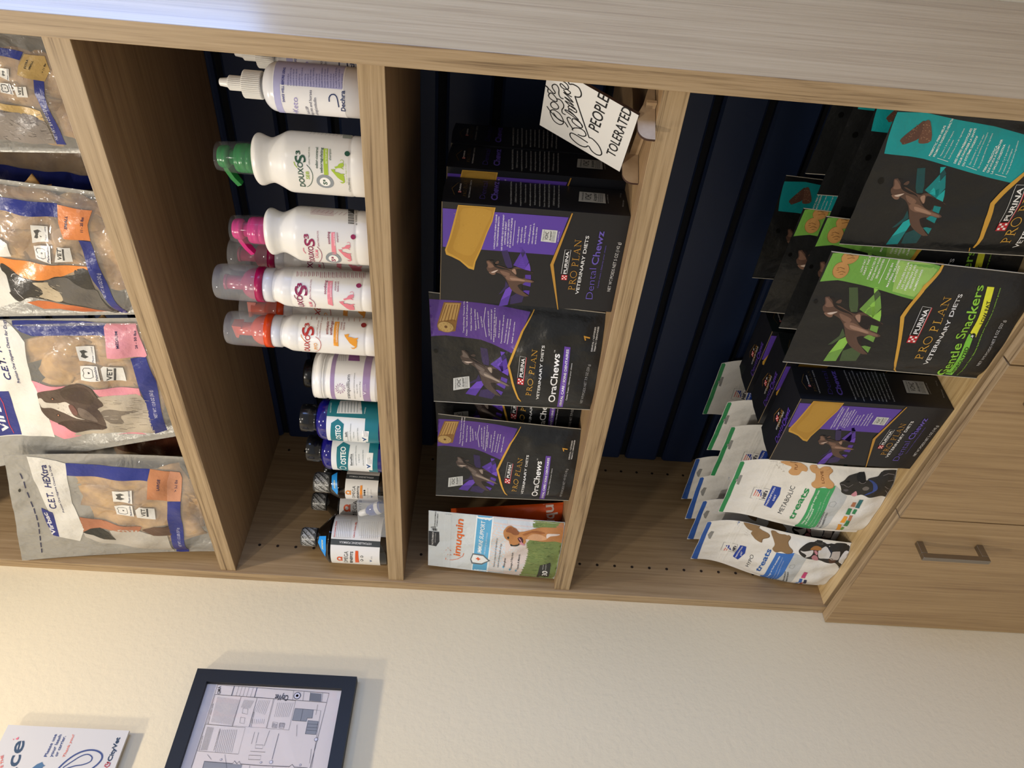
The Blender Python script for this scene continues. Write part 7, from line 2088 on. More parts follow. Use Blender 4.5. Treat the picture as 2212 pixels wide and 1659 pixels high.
# ------------------------------------------------------------------ goods: materials
blk = pbr('black_film', '1B1C1D', 0.34, spec=0.55, bump=0.003, bscale=38)
wht = pbr('white_film', 'E2E0DB', 0.42, spec=0.45, bump=0.003, bscale=38)
imm = pbr('pearl_film', 'CFD6DA', 0.38, spec=0.5, bump=0.003, bscale=38)
org = pbr('orange_film', 'D8551A', 0.38, spec=0.5, bump=0.003, bscale=30)
grey_film = pbr('silver_back_film', '8E8E8E', 0.3, metal=0.5, bump=0.002, bscale=30)
card = pbr('black_card', '1A1B20', 0.34, spec=0.5, bump=0.00008, bscale=300)
card_raw = pbr('raw_card_edge', '8C7A5C', 0.8)
white_pl = pbr('white_plastic', 'E4E2DE', 0.28, spec=0.5)
ivory_pl = pbr('ivory_plastic', 'D8D6D2', 0.35)
milky = pbr('milky_plastic', 'DCDDE2', 0.25, spec=0.5, coat=0.2)
clear = film('clear_plastic', 'C4C8CC', 0.74, 0.06)
clear2 = film('clear_shrink_wrap', 'A8ACB0', 0.88, 0.07)
bagfilm = film('bag_clear_film', 'C4C2BC', 0.70, 0.06)
bag_back = pbr('bag_silver_back', 'A6A5A0', 0.32, metal=0.35, bump=0.006, bscale=24)
magenta = pbr('magenta_plastic', 'A0104E', 0.25, spec=0.5); hot = pbr('bright_pink_plastic', 'C81E78', 0.22, spec=0.5)
orange_pl = pbr('orange_plastic', 'D8481C', 0.25, spec=0.5); green_pl = pbr('green_plastic', '157A3A', 0.22, spec=0.5)
cobalt = pbr('cobalt_plastic', '12126E', 0.08, spec=0.6, coat=0.6); amber = pbr('dark_brown_plastic', '0B0807', 0.06, spec=0.6, coat=0.6)
smoke = pbr('smoky_cap', '161719', 0.2, spec=0.5, coat=0.2); blackp = pbr('black_plastic', '0E0E10', 0.25)
silver = pbr('silver_shrink', '4A4A48', 0.3, metal=0.3)
chew_m = pbr('rawhide', 'D0A462', 0.45, bump=0.003, bscale=45, mottled='946A38', mscale=38)
seam_m = pbr('white_seam_edge', 'C8C2B4', 0.6)

# ------------------------------------------------------------------ bags
def pouch_thing(name, label, cat, key, P, loc, rz, film_m, rough=0.32, group=None, g=0.006, sub=None, back=None, extra=None, prims=None):
    r = thing(name, label, cat, loc, rz, group); S = Pouch(**P); mb = MB()
    pouch_body(mb, S, film_m, back)
    if key or prims: art(mb, S, prims if prims is not None else ART[key], g, rough, sub=sub, bump=(0.0045, 26) if film_m is bagfilm else (0.003, 38))
    mb.build('pouch', r)
    if extra: extra(r, S)
    return r
def edge_seams(r, S):
    for nm, pts in (('side_seam', [(0.0, S.h * k / 40) for k in range(41)]), ('side_seam', [(S.W, S.h * k / 40) for k in range(41)])):
        m = MB(); ring = []
        for (a, t) in pts:
            p = S.pos(a, t, 0.0, 1); e = 0.00035
            ring += [(p[0] - e, p[1] - e * 1.6, p[2] - (e if nm[0] == 't' else 0)), (p[0] + e, p[1] - e * 1.6, p[2] + (e if nm[0] == 't' else 0)), (p[0] + e, p[1] + e * 1.6, p[2] + (e if nm[0] == 't' else 0)), (p[0] - e, p[1] + e * 1.6, p[2] - (e if nm[0] == 't' else 0))]
        F = []
        for k in range(len(pts) - 1):
            for q in range(4): F.append((4 * k + q, 4 * k + (q + 1) % 4, 4 * k + 4 + (q + 1) % 4, 4 * k + 4 + q))
        m.add(ring, F, seam_m); m.build(nm, r)
def zip_strip(mat, v=0.84):
    def f(r, S):
        m = MB()
        for dv in (0.0, 0.016, 0.03):
            pts = [(S.W * (0.03 + 0.94 * k / 30), S.h * (v + dv)) for k in range(31)]
            V = []
            for a, t in pts:
                for dt, of in ((-0.0030, 0.0), (0.0, 0.0006), (0.0030, 0.0)): V.append(S.pos(a, t + dt, 0.0002 + of))
            m.add(V, [(3 * k + q, 3 * k + q + 1, 3 * k + 4 + q, 3 * k + 3 + q) for k in range(30) for q in (0, 1)], mat, True)
        m.build('zip_seal', r)
    return f
def both(*fs):
    def f(r, S):
        for q in fs: q(r, S)
    return f

P_G = BAG['gentle'][0]
P_T = BAG['teal'][0]
P_O = BAG['ora'][0]
P_OS = dict(wb=.1484, wt=.1683, h=.2138, tx=-.0024, ty=.0049, twist=-.0017, df=.013, db=.018, seed=3, tz=0.0)
P_I = BAG['imu'][0]
P_M = BAG['meta'][0]
P_H = BAG['hypo'][0]
P_L = BAG['large'][0]
P_ME = BAG['medium'][0]
P_S = BAG['small'][0]
P_X = BAG['xs'][0]
GSUB = {}
TSUB = {'8CC152': '1FA5A8', '6F9A48': '167E82', '46583A': '1C4A4E'}
VSUB = {'8CC152': '6A48B8', '6F9A48': '54389A', '46583A': '352A56'}

g1 = pouch_thing('treat_pouch', 'black treat pouch with lime green panel standing in front of its row', 'treat pouch', 'gentle', P_G, (.6285, .015, Z4), .0644, blk, extra=edge_seams, group='lime green panel treat pouches')
dup(g1, (.6475, .0605, Z4), .060, 'second lime green panel treat pouch, directly behind the front one')
dup(g1, (.6200, .128, Z4), .030, 'rearmost lime green panel treat pouch, against the teal ones')
t1 = pouch_thing('treat_pouch', 'black treat pouch with teal panel and dog, front one beside the side panel', 'treat pouch', 'teal', P_T, (.7975, .037, Z4), .0397, blk, sub=TSUB, extra=edge_seams, group='teal panel treat pouches')
dup(t1, (.801, .084, Z4), .02, 'teal panel treat pouch standing second in the row by the side panel')
dup(t1, (.804, .135, Z4), .0, 'teal panel treat pouch third in the row, mostly in shadow')
dup(t1, (.804, .19, Z4), .0, 'teal panel treat pouch at the very back by the side panel')
dup(t1, (.605, .245, Z4), .10, 'teal panel treat pouch standing apart near the navy slats behind green ones')

o1 = pouch_thing('dental_treat_pouch', 'larger black and purple dental chew pouch leaning beside the dental box', 'treat pouch', 'ora', P_O, (.504, .0405, Z3), .1935, blk, sub=VSUB, extra=edge_seams, group='black and purple dental pouches')
dup(o1, (.375, .098, Z3), .12, 'shadowed black and purple dental pouch between and behind two front ones')
small_art = [(q[:3] + ('NET WT/POIDS NET 4.9 OZ (140 g)',) + q[4:]) if q[0] == 't' and q[3].startswith('NET WT') else q for q in ART['ora']]
pouch_thing('dental_treat_pouch', 'front black and purple dental chew pouch next to the pale immune pouch', 'treat pouch', None, P_OS, (.2805, .050, Z3), .1352, blk, sub=VSUB, extra=edge_seams, group='black and purple dental pouches', prims=small_art)
pouch_thing('supplement_pouch', 'pale pouch with golden dog, grass and light blue band beside the left panel', 'pouch', 'imu', P_I, (.0815, .027, Z3), .0509, imm, 0.36, extra=zip_strip(imm, .84))
P_OR = dict(wb=.148, wt=.105, h=.190, tx=-.020, ty=.004, df=.016, db=.018, seed=12, head=.95, wr=.0022)
def or_art():
    return [('t', 'E8D8CC', 3, 'imuquin', 700, 60, 1400, 200, 190, 0.02, 0.15)]
pouch_thing('supplement_pouch', 'orange pouch half hidden behind the pale pouch with the dog', 'pouch', None, P_OR, (.078, .078, Z3), .0, org, prims=or_art())

def hang_tab(mat):
    def f(r, S):
        m = MB(); pouts = []
        for k in range(31): pouts.append((S.W * k / 30, S.h))
        V = []
        for a, t in pouts: V += [S.pos(a, t, 0.0003), S.pos(a, t, 0.0008, -1), (S.pos(a, t)[0], S.pos(a, t)[1], S.pos(a, t)[2] + 0.001)]
        m.add(V, [(3 * k, 3 * k + 3, 3 * k + 5, 3 * k + 2) for k in range(30)] + [(3 * k + 1, 3 * k + 2, 3 * k + 5, 3 * k + 4) for k in range(30)], mat); m.build('top_edge', r)
    return f
m1 = pouch_thing('biscuit_bag', 'white treat bag with green band and black dog beside the dental box', 'treat bag', 'meta', P_M, BAG['meta'][1][:2] + (Z4,), BAG['meta'][2], wht, 0.4, back=grey_film, extra=zip_strip(wht, .78), group='white treat bags with green top')
dup(m1, (.256, .112, Z4), -.03, 'white bag with green top strip standing second in its row')
dup(m1, (.266, .160, Z4), -.06, 'white bag with green top strip standing third, below the tall one')
dup(m1, (.285, .238, Z4 ), -.02, 'rearmost white bag with green top strip, close to navy slats')
h1 = pouch_thing('biscuit_bag', 'white treat bag with blue band and tricolour dog in the left corner', 'treat bag', 'hypo', P_H, BAG['hypo'][1][:2] + (Z4,), BAG['hypo'][2], wht, 0.4, back=grey_film, extra=zip_strip(wht, .78), group='white treat bags with blue top')
dup(h1, (.079, .080, Z4), -.05, 'white bag with blue top strip directly behind the front corner bag')
dup(h1, (.090, .124, Z4), .0, 'white bag with blue top strip standing third from the front')
dup(h1, (.088, .170, Z4), -.03, 'rearmost white bag with blue top strip against the left panel')

# clear chew bags on the upper shelf
def chew(P, spots, seed):
    def f(r, S):
        rnd = random.Random(seed)
        for (u, v, w_, h_, a) in spots:
            m = MB(); n = 10; V = []; cx, cz = u * S.W, v * S.h
            for side in (1, -1):
                for j in range(n + 1):
                    for i in range(n + 1):
                        x = (i / n - .5) * w_; z = (j / n - .5) * h_
                        x += 0.004 * sin(9 * j / n + seed) ; z += 0.004 * sin(7 * i / n + seed)
                        X = cx + x * cos(a) - z * sin(a); Z = cz + x * sin(a) + z * cos(a)
                        c = S.pos(X, Z, 0.0); bb, g_ = S.bulge(X / S.W, Z / S.h)
                        mid = c[1] + 0.0042
                        V.append((c[0], mid + 0.0014 * sin(6 * i / n + 5 * j / n + seed) - side * 0.0012, max(c[2], .003)))
            F = []
            N = (n + 1) ** 2
            for j in range(n):
                for i in range(n):
                    q = j * (n + 1) + i; F.append((q, q + 1, q + n + 2, q + n + 1)); F.append((N + q, N + q + n + 1, N + q + n + 2, N + q + 1))
            for i in range(n):
                F.append((i, N + i, N + i + 1, i + 1)); q = n * (n + 1) + i; F.append((q, q + 1, N + q + 1, N + q))
                q = i * (n + 1); F.append((q, q + n + 1, N + q + n + 1, N + q)); q = i * (n + 1) + n; F.append((q, N + q, N + q + n + 1, q + n + 1))
            m.add(V, F, chew_m, True); m.build('rawhide_chew', r)
    return f
pouch_thing('rawhide_chew_bag', 'clear chew bag with brown LARGE label leaning in the shelf corner', 'chew bag', 'large', P_L, (.142, .030, Z1), 0, bagfilm, 0.3, back=bag_back, extra=chew(P_L, [(.50, .34, .13, .17, .1), (.66, .38, .09, .20, -.1), (.36, .26, .09, .12, .3), (.74, .30, .07, .15, .2), (.58, .14, .12, .07, 0), (.80, .44, .04, .16, .0)], 1), group='clear bags of rawhide chews')
pouch_thing('rawhide_chew_bag', 'clear chew bag with pink MEDIUM label and brown spaniel picture', 'chew bag', 'medium', P_ME, (.4265, .030, Z1), 0, bagfilm, 0.3, back=bag_back, extra=chew(P_ME, [(.70, .22, .12, .10, .5), (.60, .17, .14, .09, .0), (.60, .30, .07, .12, -.5), (.84, .30, .035, .18, .1), (.48, .12, .12, .07, -.2), (.76, .12, .10, .08, .2), (.74, .36, .05, .09, .7), (.50, .26, .06, .09, .2)], 2), group='clear bags of rawhide chews')
pouch_thing('rawhide_chew_bag', 'clear chew bag with orange label and black collie picture', 'chew bag', 'small', P_S, BAG['small'][1][:2] + (Z1,), 0, bagfilm, 0.3, back=bag_back, extra=chew(P_S, [(.68, .34, .09, .12, .6), (.60, .24, .12, .09, -.2), (.80, .44, .06, .15, .1), (.50, .32, .08, .10, .3), (.62, .12, .13, .07, 0), (.66, .50, .09, .10, -.4), (.84, .24, .04, .12, 0)], 3), group='clear bags of rawhide chews')
pouch_thing('rawhide_chew_bag', 'clear chew bag with tan EXTRA SMALL label and fluffy grey dog', 'chew bag', 'xs', P_X, (.8215, .030, Z1), 0, bagfilm, 0.3, back=bag_back, extra=chew(P_X, [(.50, .20, .09, .10, .1), (.58, .36, .06, .09, .4), (.42, .44, .05, .09, 0), (.42, .26, .06, .1, -.3), (.5, .10, .09, .05, 0)], 4), group='clear bags of rawhide chews')
back_art = [('p', '28327C', 2, [(1050, 0), (1250, 0), (1250, 2400), (1050, 2300)]), ('p', 'D8D6CF', 1, [(200, 2000), (1500, 2000), (1500, 2500), (200, 2500)])]
pouch_thing('rawhide_chew_bag', 'clear chew bag with navy stripe half hidden behind the orange label bag', 'chew bag', None, dict(wb=.165, wt=.175, h=.27, df=.014, db=.018, seed=13, wr=.002, head=.8), (.668, .088, Z1), 0, bagfilm, 0.3, back=bag_back, prims=back_art, extra=chew(P_S, [(.45, .25, .1, .14, .1), (.80, .25, .06, .2, .05)], 5), group='clear bags of rawhide chews')
pouch_thing('rawhide_chew_bag', 'clear bag of dark twisted chews behind the EXTRA SMALL bag', 'chew bag', None, dict(wb=.12, wt=.12, h=.26, df=.014, db=.018, seed=14, wr=.002, head=.8), (.825, .090, Z1), 0, bagfilm, 0.3, back=bag_back, prims=[], extra=chew(P_X, [(.5, .2, .08, .12, .5), (.6, .3, .05, .14, -.3)], 6), group='clear bags of rawhide chews')
pouch_thing('rawhide_chew_bag', 'clear chew bag in shadow behind the gap between LARGE and MEDIUM bags', 'chew bag', None, dict(wb=.24, wt=.25, h=.27, df=.014, db=.018, seed=15, wr=.002, head=.8), (.26, .092, Z1), 0, bagfilm, 0.3, back=bag_back, prims=[('p', '28327C', 2, [(300, 0), (2200, 0), (2200, 300), (300, 300)]), ('p', '6A3C2A', 1, [(700, 300), (2100, 300), (2100, 1500), (700, 1500)])], extra=chew(P_L, [(.5, .3, .12, .16, .1)], 7), group='clear bags of rawhide chews')

# ------------------------------------------------------------------ dental chew boxes
BW, BD, BH = .1315, .062, .210
def make_box(label, loc, rz):
    r = thing('dental_chew_box', label, 'box', loc, rz, 'black and purple dental chew boxes')
    m = MB(); lid = BH
    m.add([(0, 0, 0), (BW, 0, 0), (BW, BD, 0), (0, BD, 0), (0, 0, BH), (BW, 0, BH), (BW, BD, BH - .001), (0, BD, BH - .001)],
          [(0, 3, 2, 1), (0, 1, 5, 4), (1, 2, 6, 5), (2, 3, 7, 6), (3, 0, 4, 7)], card)
    art(m, Flat((0, 0, 0), (1, 0, 0), (0, 0, 1)), ART['box_front'], 0.2, 0.36, sub=VSUB)
    art(m, Flat((BW, 0, 0), (0, 1, 0), (0, 0, 1)), ART['box_side'], 0.2, 0.36, sub=VSUB)
    m.build('carton', r)
    m = MB()
    m.add([(0, 0, BH), (BW, 0, BH), (BW, BD, BH - .001), (0, BD, BH - .001), (0, 0.0, BH + .0006), (BW, 0.0, BH + .0006), (BW, BD * .55, BH + .0014), (0, BD * .55, BH + .0014), (BW, BD, BH - .0008), (0, BD, BH - .0008)],
          [(4, 5, 6, 7), (7, 6, 8, 9), (0, 1, 5, 4), (1, 2, 8, 6, 5), (3, 0, 4, 7, 9)], card)
    m.box(0.0, BW, -0.0002, 0.0004, BH + .0001, BH + .0007, card_raw)
    art(m, Flat((0, 0, BH + .0012), (1, 0, 0), (0, 1, 0)), ART['box_top'], 0.2, 0.36); m.build('lid', r)
    return r
b1 = make_box('black and purple dental chew box, front one beside the wooden sign', (.604, .0235, Z3), .042)
dup(b1, (.6115, .0900, Z3), .042, 'second dental chew box, right behind the front one near the sign')
dup(b1, (.6090, .1560, Z3), .042, 'rearmost dental chew box in darkness behind the wooden sign')
dup(b1, (.361, .017, Z4), -.045, 'front dental chew box on the bottom deck beside the white bag')
dup(b1, (.361, .091, Z4), -.05, 'middle dental chew box of the row on the bottom deck')
dup(b1, (.352, .167, Z4), -.03, 'rearmost dental chew box of the row on the bottom deck')
# ------------------------------------------------------------------ bottles
def lathe_part(name, parent, prof, m, n=48, sy=1.0, smooth=True, cap=True, extra=None):
    mb = MB(); mb.lathe(prof, m, n, 1.0, sy, cap, smooth)
    if extra: extra(mb)
    return mb.build(name, parent)
def label_part(parent, key, r, sy=1.0, a0=-pi / 4 - .1, cone=None, name='label', g=0.004):
    mb = MB(); art(mb, Cyl(r, a0, sy, cone), ART[key], g, 0.35); return mb.build(name, parent)
def ribs(r, z0, z1, m, n=44, amp=.0005):
    mb = MB(); N = n * 4; prof = [z0, z0 + .0006, z1 - .0006, z1]
    V = []
    for j, z in enumerate(prof):
        for i in range(N):
            q = r + (amp if (i % 4) < 2 else 0) - (.0006 if j in (0, 3) else 0); a = 2 * pi * i / N; V.append((q * cos(a), q * sin(a), z))
    F = [(j * N + i, j * N + (i + 1) % N, (j + 1) * N + (i + 1) % N, (j + 1) * N + i) for j in range(3) for i in range(N)]
    F += [tuple(range(N - 1, -1, -1)), tuple(3 * N + i for i in range(N))]
    mb.add(V, F, m); return mb

# ear flush bottle with twist tip
def ear_bottle(label, loc):
    r = thing('ear_flush_bottle', label, 'bottle', loc, 0, 'milky ear flush bottles')
    body = [(.0225, 0), (.0243, .0018), (.0243, .0866)] + smoothed([(.0243, .0866), (.0225, .0930), (.0175, .0985), (.0110, .1012)], 5) + [(.0095, .1016), (.0095, .105)]
    lathe_part('bottle', r, body, milky); label_part(r, 'keto', .0243)
    mb = ribs(.0132, .1035, .1220, ivory_pl); mb.lathe([(.0126, .1219), (.0108, .1229), (.0080, .1231)], ivory_pl); mb.build('cap', r)
    mb = ribs(.0070, .1229, .1372, ivory_pl, 24, .0003)
    mb.lathe([(.0064, .1370), (.0056, .1380), (.0047, .1392), (.0038, .1462), (.0030, .1469)], ivory_pl); mb.build('twist_tip', r)
    return r
k1 = ear_bottle('milky white ear flush bottle with ribbed twist tip, in front of its row', (.842, .045, Z2))
dup(k1, (.850, .104, Z2), .2, 'ear flush bottle standing second, half behind the front milky one')
dup(k1, (.846, .162, Z2), .1, 'ear flush bottle at the back, only its cap and tip showing')

def shampoo(label, loc, key, cm, name_):
    r = thing('shampoo_bottle', label, 'bottle', loc, 0, 'white waisted shampoo bottles')
    prof = [(.0325, 0), (.0338, .002), (.0340, .0155), (.0334, .0166), (.0340, .0178), (.0343, .0200), (.0343, .0780)] + smoothed([(.0343, .0800), (.0335, .0865), (.0290, .0950), (.0253, .1030), (.0262, .1090), (.0288, .1150), (.0286, .1195), (.0235, .1232), (.0165, .1240)], 5)
    lathe_part('bottle', r, prof, white_pl, 56, .72); label_part(r, key, .0343, .72)
    lathe_part('collar', r, [(.0157, .1238), (.0157, .1300), (.0153, .1304), (.0157, .1308), (.0157, .1390)] + smoothed([(.0157, .1390), (.0145, .1430), (.0110, .1440), (.0090, .1442)], 4) + [(.0085, .150)], cm, 40)
    mb = MB(); mb.lathe([(.0095, .150), (.0120, .1520), (.0125, .1555)] + smoothed([(.0125, .1555), (.0115, .1605), (.0085, .1628), (.0001, .1632)], 4), cm, 40)
    # spout flap reaching out and down to the left
    L = [(-.004, .1600, .0062), (-.014, .1575, .0060), (-.024, .1530, .0052), (-.0330, .1470, .0040)]
    V = []
    for x, z, hw in L: V += [(x, -hw, z), (x, hw, z), (x + .002, hw, z - .0045), (x + .002, -hw, z - .0045)]
    mb.add(V, [(4 * i + q, 4 * i + (q + 1) % 4, 4 * i + 4 + (q + 1) % 4, 4 * i + 4 + q) for i in range(3) for q in range(4)] + [(3, 2, 1, 0), (12, 13, 14, 15)], cm)
    mb.build('pump_head', r)
    lathe_part('shrink_wrap', r, [(.0172, .1240), (.0172, .1400), (.0160, .1560), (.0150, .1640)], clear2, 40, cap=False)
    return r
shampoo('white waisted shampoo bottle with green pump and lime dog print', (.760, .045, Z2), 'green', green_pl, 'g')
shampoo('white waisted shampoo bottle with bright pink pump and barcode', (.669, .045, Z2), 'pinksh', hot, 'p')

def mousse(label, loc, key, cm, stem):
    r = thing('mousse_bottle', label, 'bottle', loc, 0, 'white mousse bottles under clear caps')
    prof = [(.0235, 0), (.0246, .0015), (.0246, .0135), (.0241, .0144), (.0247, .0156), (.0248, .0175), (.0248, .0985), (.0243, .0995), (.0246, .1010)] + smoothed([(.0246, .1030), (.0240, .1110), (.0215, .1175), (.0200, .1215)], 5) + [(.0200, .1240)]
    lathe_part('bottle', r, prof, white_pl); label_part(r, key, .0248)
    lathe_part('neck', r, [(.0195, .1235), (.0212, .1250), (.0212, .1350), (.0205, .1360)], milky, 40)
    mb = MB(); mb.lathe([(.0222, .1358), (.0222, .1448), (.0212, .1452)] + smoothed([(.0205, .1452), (.0190, .1530), (.0150, .1600), (.0095, .1640), (.0088, .1660)], 5) + [(.0088, .1830), (.0001, .1836)], cm, 44)
    if stem == 'spout':
        V = []
        for x, z, hw in ((.006, .178, .0085), (-.004, .183, .0085), (-.013, .186, .0075), (.010, .190, .006)):
            pass
        mb.add([(-.012, -.006, .183), (-.012, .006, .183), (.0088, .008, .176), (.0088, -.008, .176), (-.012, -.005, .1865), (-.012, .005, .1865), (.0088, .007, .1885), (.0088, -.007, .1885)],
               [(0, 1, 2, 3), (7, 6, 5, 4), (0, 4, 5, 1), (1, 5, 6, 2), (2, 6, 7, 3), (3, 7, 4, 0)], cm)
    else:
        mb.lathe([(.0095, .1830), (.0098, .1835), (.0098, .1860), (.0001, .1866)], cm, 32)
    mb.build('foam_pump', r)
    lathe_part('clear_overcap', r, [(.0226, .1448), (.0224, .1860)] + smoothed([(.0224, .1860), (.0214, .1925), (.0180, .1965), (.0001, .1973)], 5), clear, 44, cap=False)
    return r
p1 = mousse('white mousse bottle with magenta pump under clear cap, front one', (.591, .045, Z2), 'pinkm', magenta, 'plain')
dup(p1, (.591, .106, Z2), .5, 'mousse bottle with magenta pump in shadow behind the pink pump shampoo')
o_ = mousse('white mousse bottle with orange pump under clear cap, front one', (.517, .045, Z2), 'orm', orange_pl, 'spout')
dup(o_, (.503, .106, Z2), .5, 'mousse bottle with orange pump in shadow between two front mousse bottles')

# calming chew jar
r = thing('supplement_jar', 'wide white jar with lilac bands beside the cobalt bottle', 'jar', (.438, .050, Z2))
lathe_part('jar', r, [(.0305, 0), (.0320, .002), (.0320, .0700), (.0312, .0708), (.0312, .0740), (.0320, .0748), (.0320, .0766), (.030, .0770)], white_pl); label_part(r, 'jar', .0320)
lathe_part('lid', r, [(.0318, .0768), (.0322, .0776), (.0322, .0850)] + smoothed([(.0322, .0850), (.0312, .0888), (.0290, .0902), (.0001, .0904)], 4), white_pl)
r = thing('capped_canister', 'dark canister with shiny black cap hidden behind the white jar', 'canister', (.375, .118, Z2))
lathe_part('body', r, [(.029, 0), (.030, .002), (.030, .095), (.022, .102), (.0205, .104)], blackp); lathe_part('cap', r, [(.0215, .1035), (.0215, .1240), (.0205, .1262), (.0001, .1266)], blackp)

def cobalt_bottle(label, loc, key):
    r = thing('supplement_bottle', label, 'bottle', loc, 0, 'cobalt blue bottles with teal labels')
    prof = [(.0270, 0), (.0300, .0015), (.0305, .004), (.0305, .0800)] + smoothed([(.0305, .0815), (.0292, .0870), (.0250, .0922), (.0190, .0945)], 5) + [(.0175, .0955), (.0175, .0985)]
    lathe_part('bottle', r, prof, cobalt, 56); label_part(r, key, .0305)
    lathe_part('cap', r, [(.0186, .0950), (.0186, .0975), (.0180, .0985), (.0203, .0995), (.0203, .1165), (.0195, .1182), (.0001, .1184)], smoke, 44)
    return r
c1 = cobalt_bottle('cobalt blue bottle with teal label, nearer the white jar', (.355, .045, Z2), 'ost1')
c2 = cobalt_bottle('cobalt blue bottle with round emblem on teal label, beside the brown one', (.283, .050, Z2), 'ost2')
dup(c2, (.147, .1235, Z2), .9, 'blue bottle in the back row, only its grey cap showing')

def oil_bottle(label, loc, key, R, h0, h1, capz0, capz1, capr, sticker=None, zc=None):
    r = thing('fish_oil_bottle', label, 'bottle', loc, 0, 'dark brown oil bottles with foil caps')
    prof = [(R * .93, 0), (R, .002), (R, h0)] + smoothed([(R, h0), (R * .97, h0 + (h1 - h0) * .12), (capr * 1.12, h1 - .003), (capr * .95, h1)], 5) + [(capr * .95, capz0 + .001)]
    lathe_part('bottle', r, prof, amber, 56); label_part(r, key, R)
    mb = MB(); mb.lathe([(capr, capz0), (capr, capz0 + .002), (capr * .97, capz0 + .003), (capr * 1.0, capz1 - .004), (capr * .9, capz1 - .0008), (.0001, capz1)], silver, 44)
    S = Cyl(capr * .985, -pi / 4 - .1); n = 0; per = 2 * pi * capr
    q = []
    for i in range(10):
        a = -per / 2 + per * i / 10; zz = (capz1 - capz0)
        q.append(('l', 'B8B8B4', 1, 7, [(a * 1e4, (capz0 + .002) * 1e4), ((a + zz * .8) * 1e4, (capz1 - .004) * 1e4)]))
        q.append(('t', 'C8C8C4', 1, 'SEALED FOR YOUR', (a + .0022) * 1e4, (capz0 + .003) * 1e4, (a + .0022 + zz * .62) * 1e4, (capz1 - .006) * 1e4, per / 10 * .42e4, .02))
        q.append(('t', 'A8A8A4', 1, 'PROTECTION', (a + .0046) * 1e4, (capz0 + .003) * 1e4, (a + .0046 + zz * .5) * 1e4, (capz1 - .009) * 1e4, per / 10 * .3e4, .02))
    art(mb, S, q, 0.003, 0.3); mb.build('foil_sealed_cap', r)
    if sticker:
        mb = MB(); art(mb, Cyl(R, -pi / 4 - .1, 1.0, zc), ART[sticker], .003, .3); mb.build('blue_sticker', r)
    return r
oil_bottle('large dark brown oil bottle with orange omega sign by the left panel', (.055, .045, Z2), 'omL', .0409, .0985, .1250, .1251, .1529, .0160, 'stL', (.1000, .0415, .1240, .0185))
oil_bottle('smaller dark oil bottle with amber omega sign beside the cobalt bottle', (.176, .070, Z2), 'omS', .0245, .0800, .0965, .0960, .1241, .0165, 'stS', (.0795, .0250, .0975, .0170))
oil_bottle('dark oil bottle with red omega sign in shadow behind the other two', (.0445, .1295, Z2), 'omM', .0395, .0985, .1250, .1251, .1529, .0160)

# clear stand with a small blue dropper bottle
r = thing('acrylic_holder', 'small clear acrylic holder at the shelf edge in front of oil bottles', 'holder', (.150, .020, Z2))
m = MB(); m.box(-.039, .040, -.0015, .0, .0, .046, clear); m.build('front_plate', r, rot=(0, 0, .10))
m = MB(); m.box(-.039, .040, .0, .016, .0, .0015, clear); m.build('base_plate', r, rot=(0, 0, .10))
m = MB(); m.box(.0385, .040, .0, .016, .0015, .046, clear); m.build('side_plate', r, rot=(0, 0, .10))
blue_pl = pbr('blue_plastic', '1C3C98', 0.12, coat=0.4)
r = thing('dropper_bottle', 'little blue bottle with white cap tilted inside the clear holder', 'bottle', (.1655, .0350, Z2 + .0105))
mb = MB(); mb.lathe([(.0085, -.002), (.0100, .0)] + smoothed([(.0100, .0), (.0102, .014), (.0085, .022), (.0045, .027)], 4), blue_pl, 32); mb.build('bottle', r, rot=(.0, -.55, .0))
mb = MB(); mb.lathe([(.0052, .0265), (.0056, .028), (.0050, .040), (.0038, .042)], white_pl, 28); mb.build('cap', r, rot=(.0, -.55, .0))
mb = MB(); mb.lathe([(.0104, .001), (.0104, .008)], white_pl, 32, cap=False); mb.build('label', r, rot=(.0, -.55, .0))
# ------------------------------------------------------------------ little wooden sign on its easel
ply = pbr('birch_plywood', 'C2A888', 0.6, mottled='A88C6A', mscale=40); burnt = pbr('laser_burnt_edge', '3A241A', 0.7); signw = pbr('sign_white', 'D6D6D6', 0.5)
sr = radians(-28.37); st_ = radians(30)
r = thing('wooden_sign', 'small white sign about dogs and people leaning on a plywood easel', 'sign', (.7768, .0505, Z3), sr)
F_ = Flat((0, 0, -.170 - Z3), (1, 0, 0), (0, sin(st_), cos(st_)))
SW, SH, ST = .0955, .1045, .0032
m = MB()
V = [F_.pos(a, t, o) for o in (0.0, -ST) for a, t in ((0, 0), (SW, 0), (SW, SH), (0, SH))]
m.add(V, [(0, 1, 2, 3)], signw); m.add(V, [(7, 6, 5, 4), (0, 4, 5, 1), (1, 5, 6, 2), (2, 6, 7, 3), (3, 7, 4, 0)], burnt)
art(m, F_, ART['sign'], 0.1, 0.5)
m.build('board', r)
def easel_foot(x):
    """half-round plywood foot standing across the sign's base, notched to hold the board"""
    m = MB(); pts = [(-.028, 0), (.034, 0), (.034, .006), (.020, .011)]
    for k in range(9): a = pi * k / 16; pts.append((.012 * cos(a) * 1.0 + .004 - .004, .012 * sin(a) + .012)) if False else None
    pts = [(.045, .0), (.045, .005), (.018, .012), (.006, .0175), (-.002, .0175)]
    for k in range(1, 9): a = pi / 2 + pi / 2 * k / 8; pts.append((-.010 + .012 * cos(a), .006 + .0115 * sin(a)))
    pts.append((-.022, 0))
    n = len(pts); V = [(x - .0016, p[0], p[1]) for p in pts] + [(x + .0016, p[0], p[1]) for p in pts]
    m.add(V, [tuple(range(n)), tuple(range(2 * n - 1, n - 1, -1))], ply); m.add(V, [(i, i + n, (i + 1) % n + n, (i + 1) % n) for i in range(n)], burnt); return m
easel_foot(.012).build('easel_foot', r); easel_foot(.088).build('easel_foot', r)
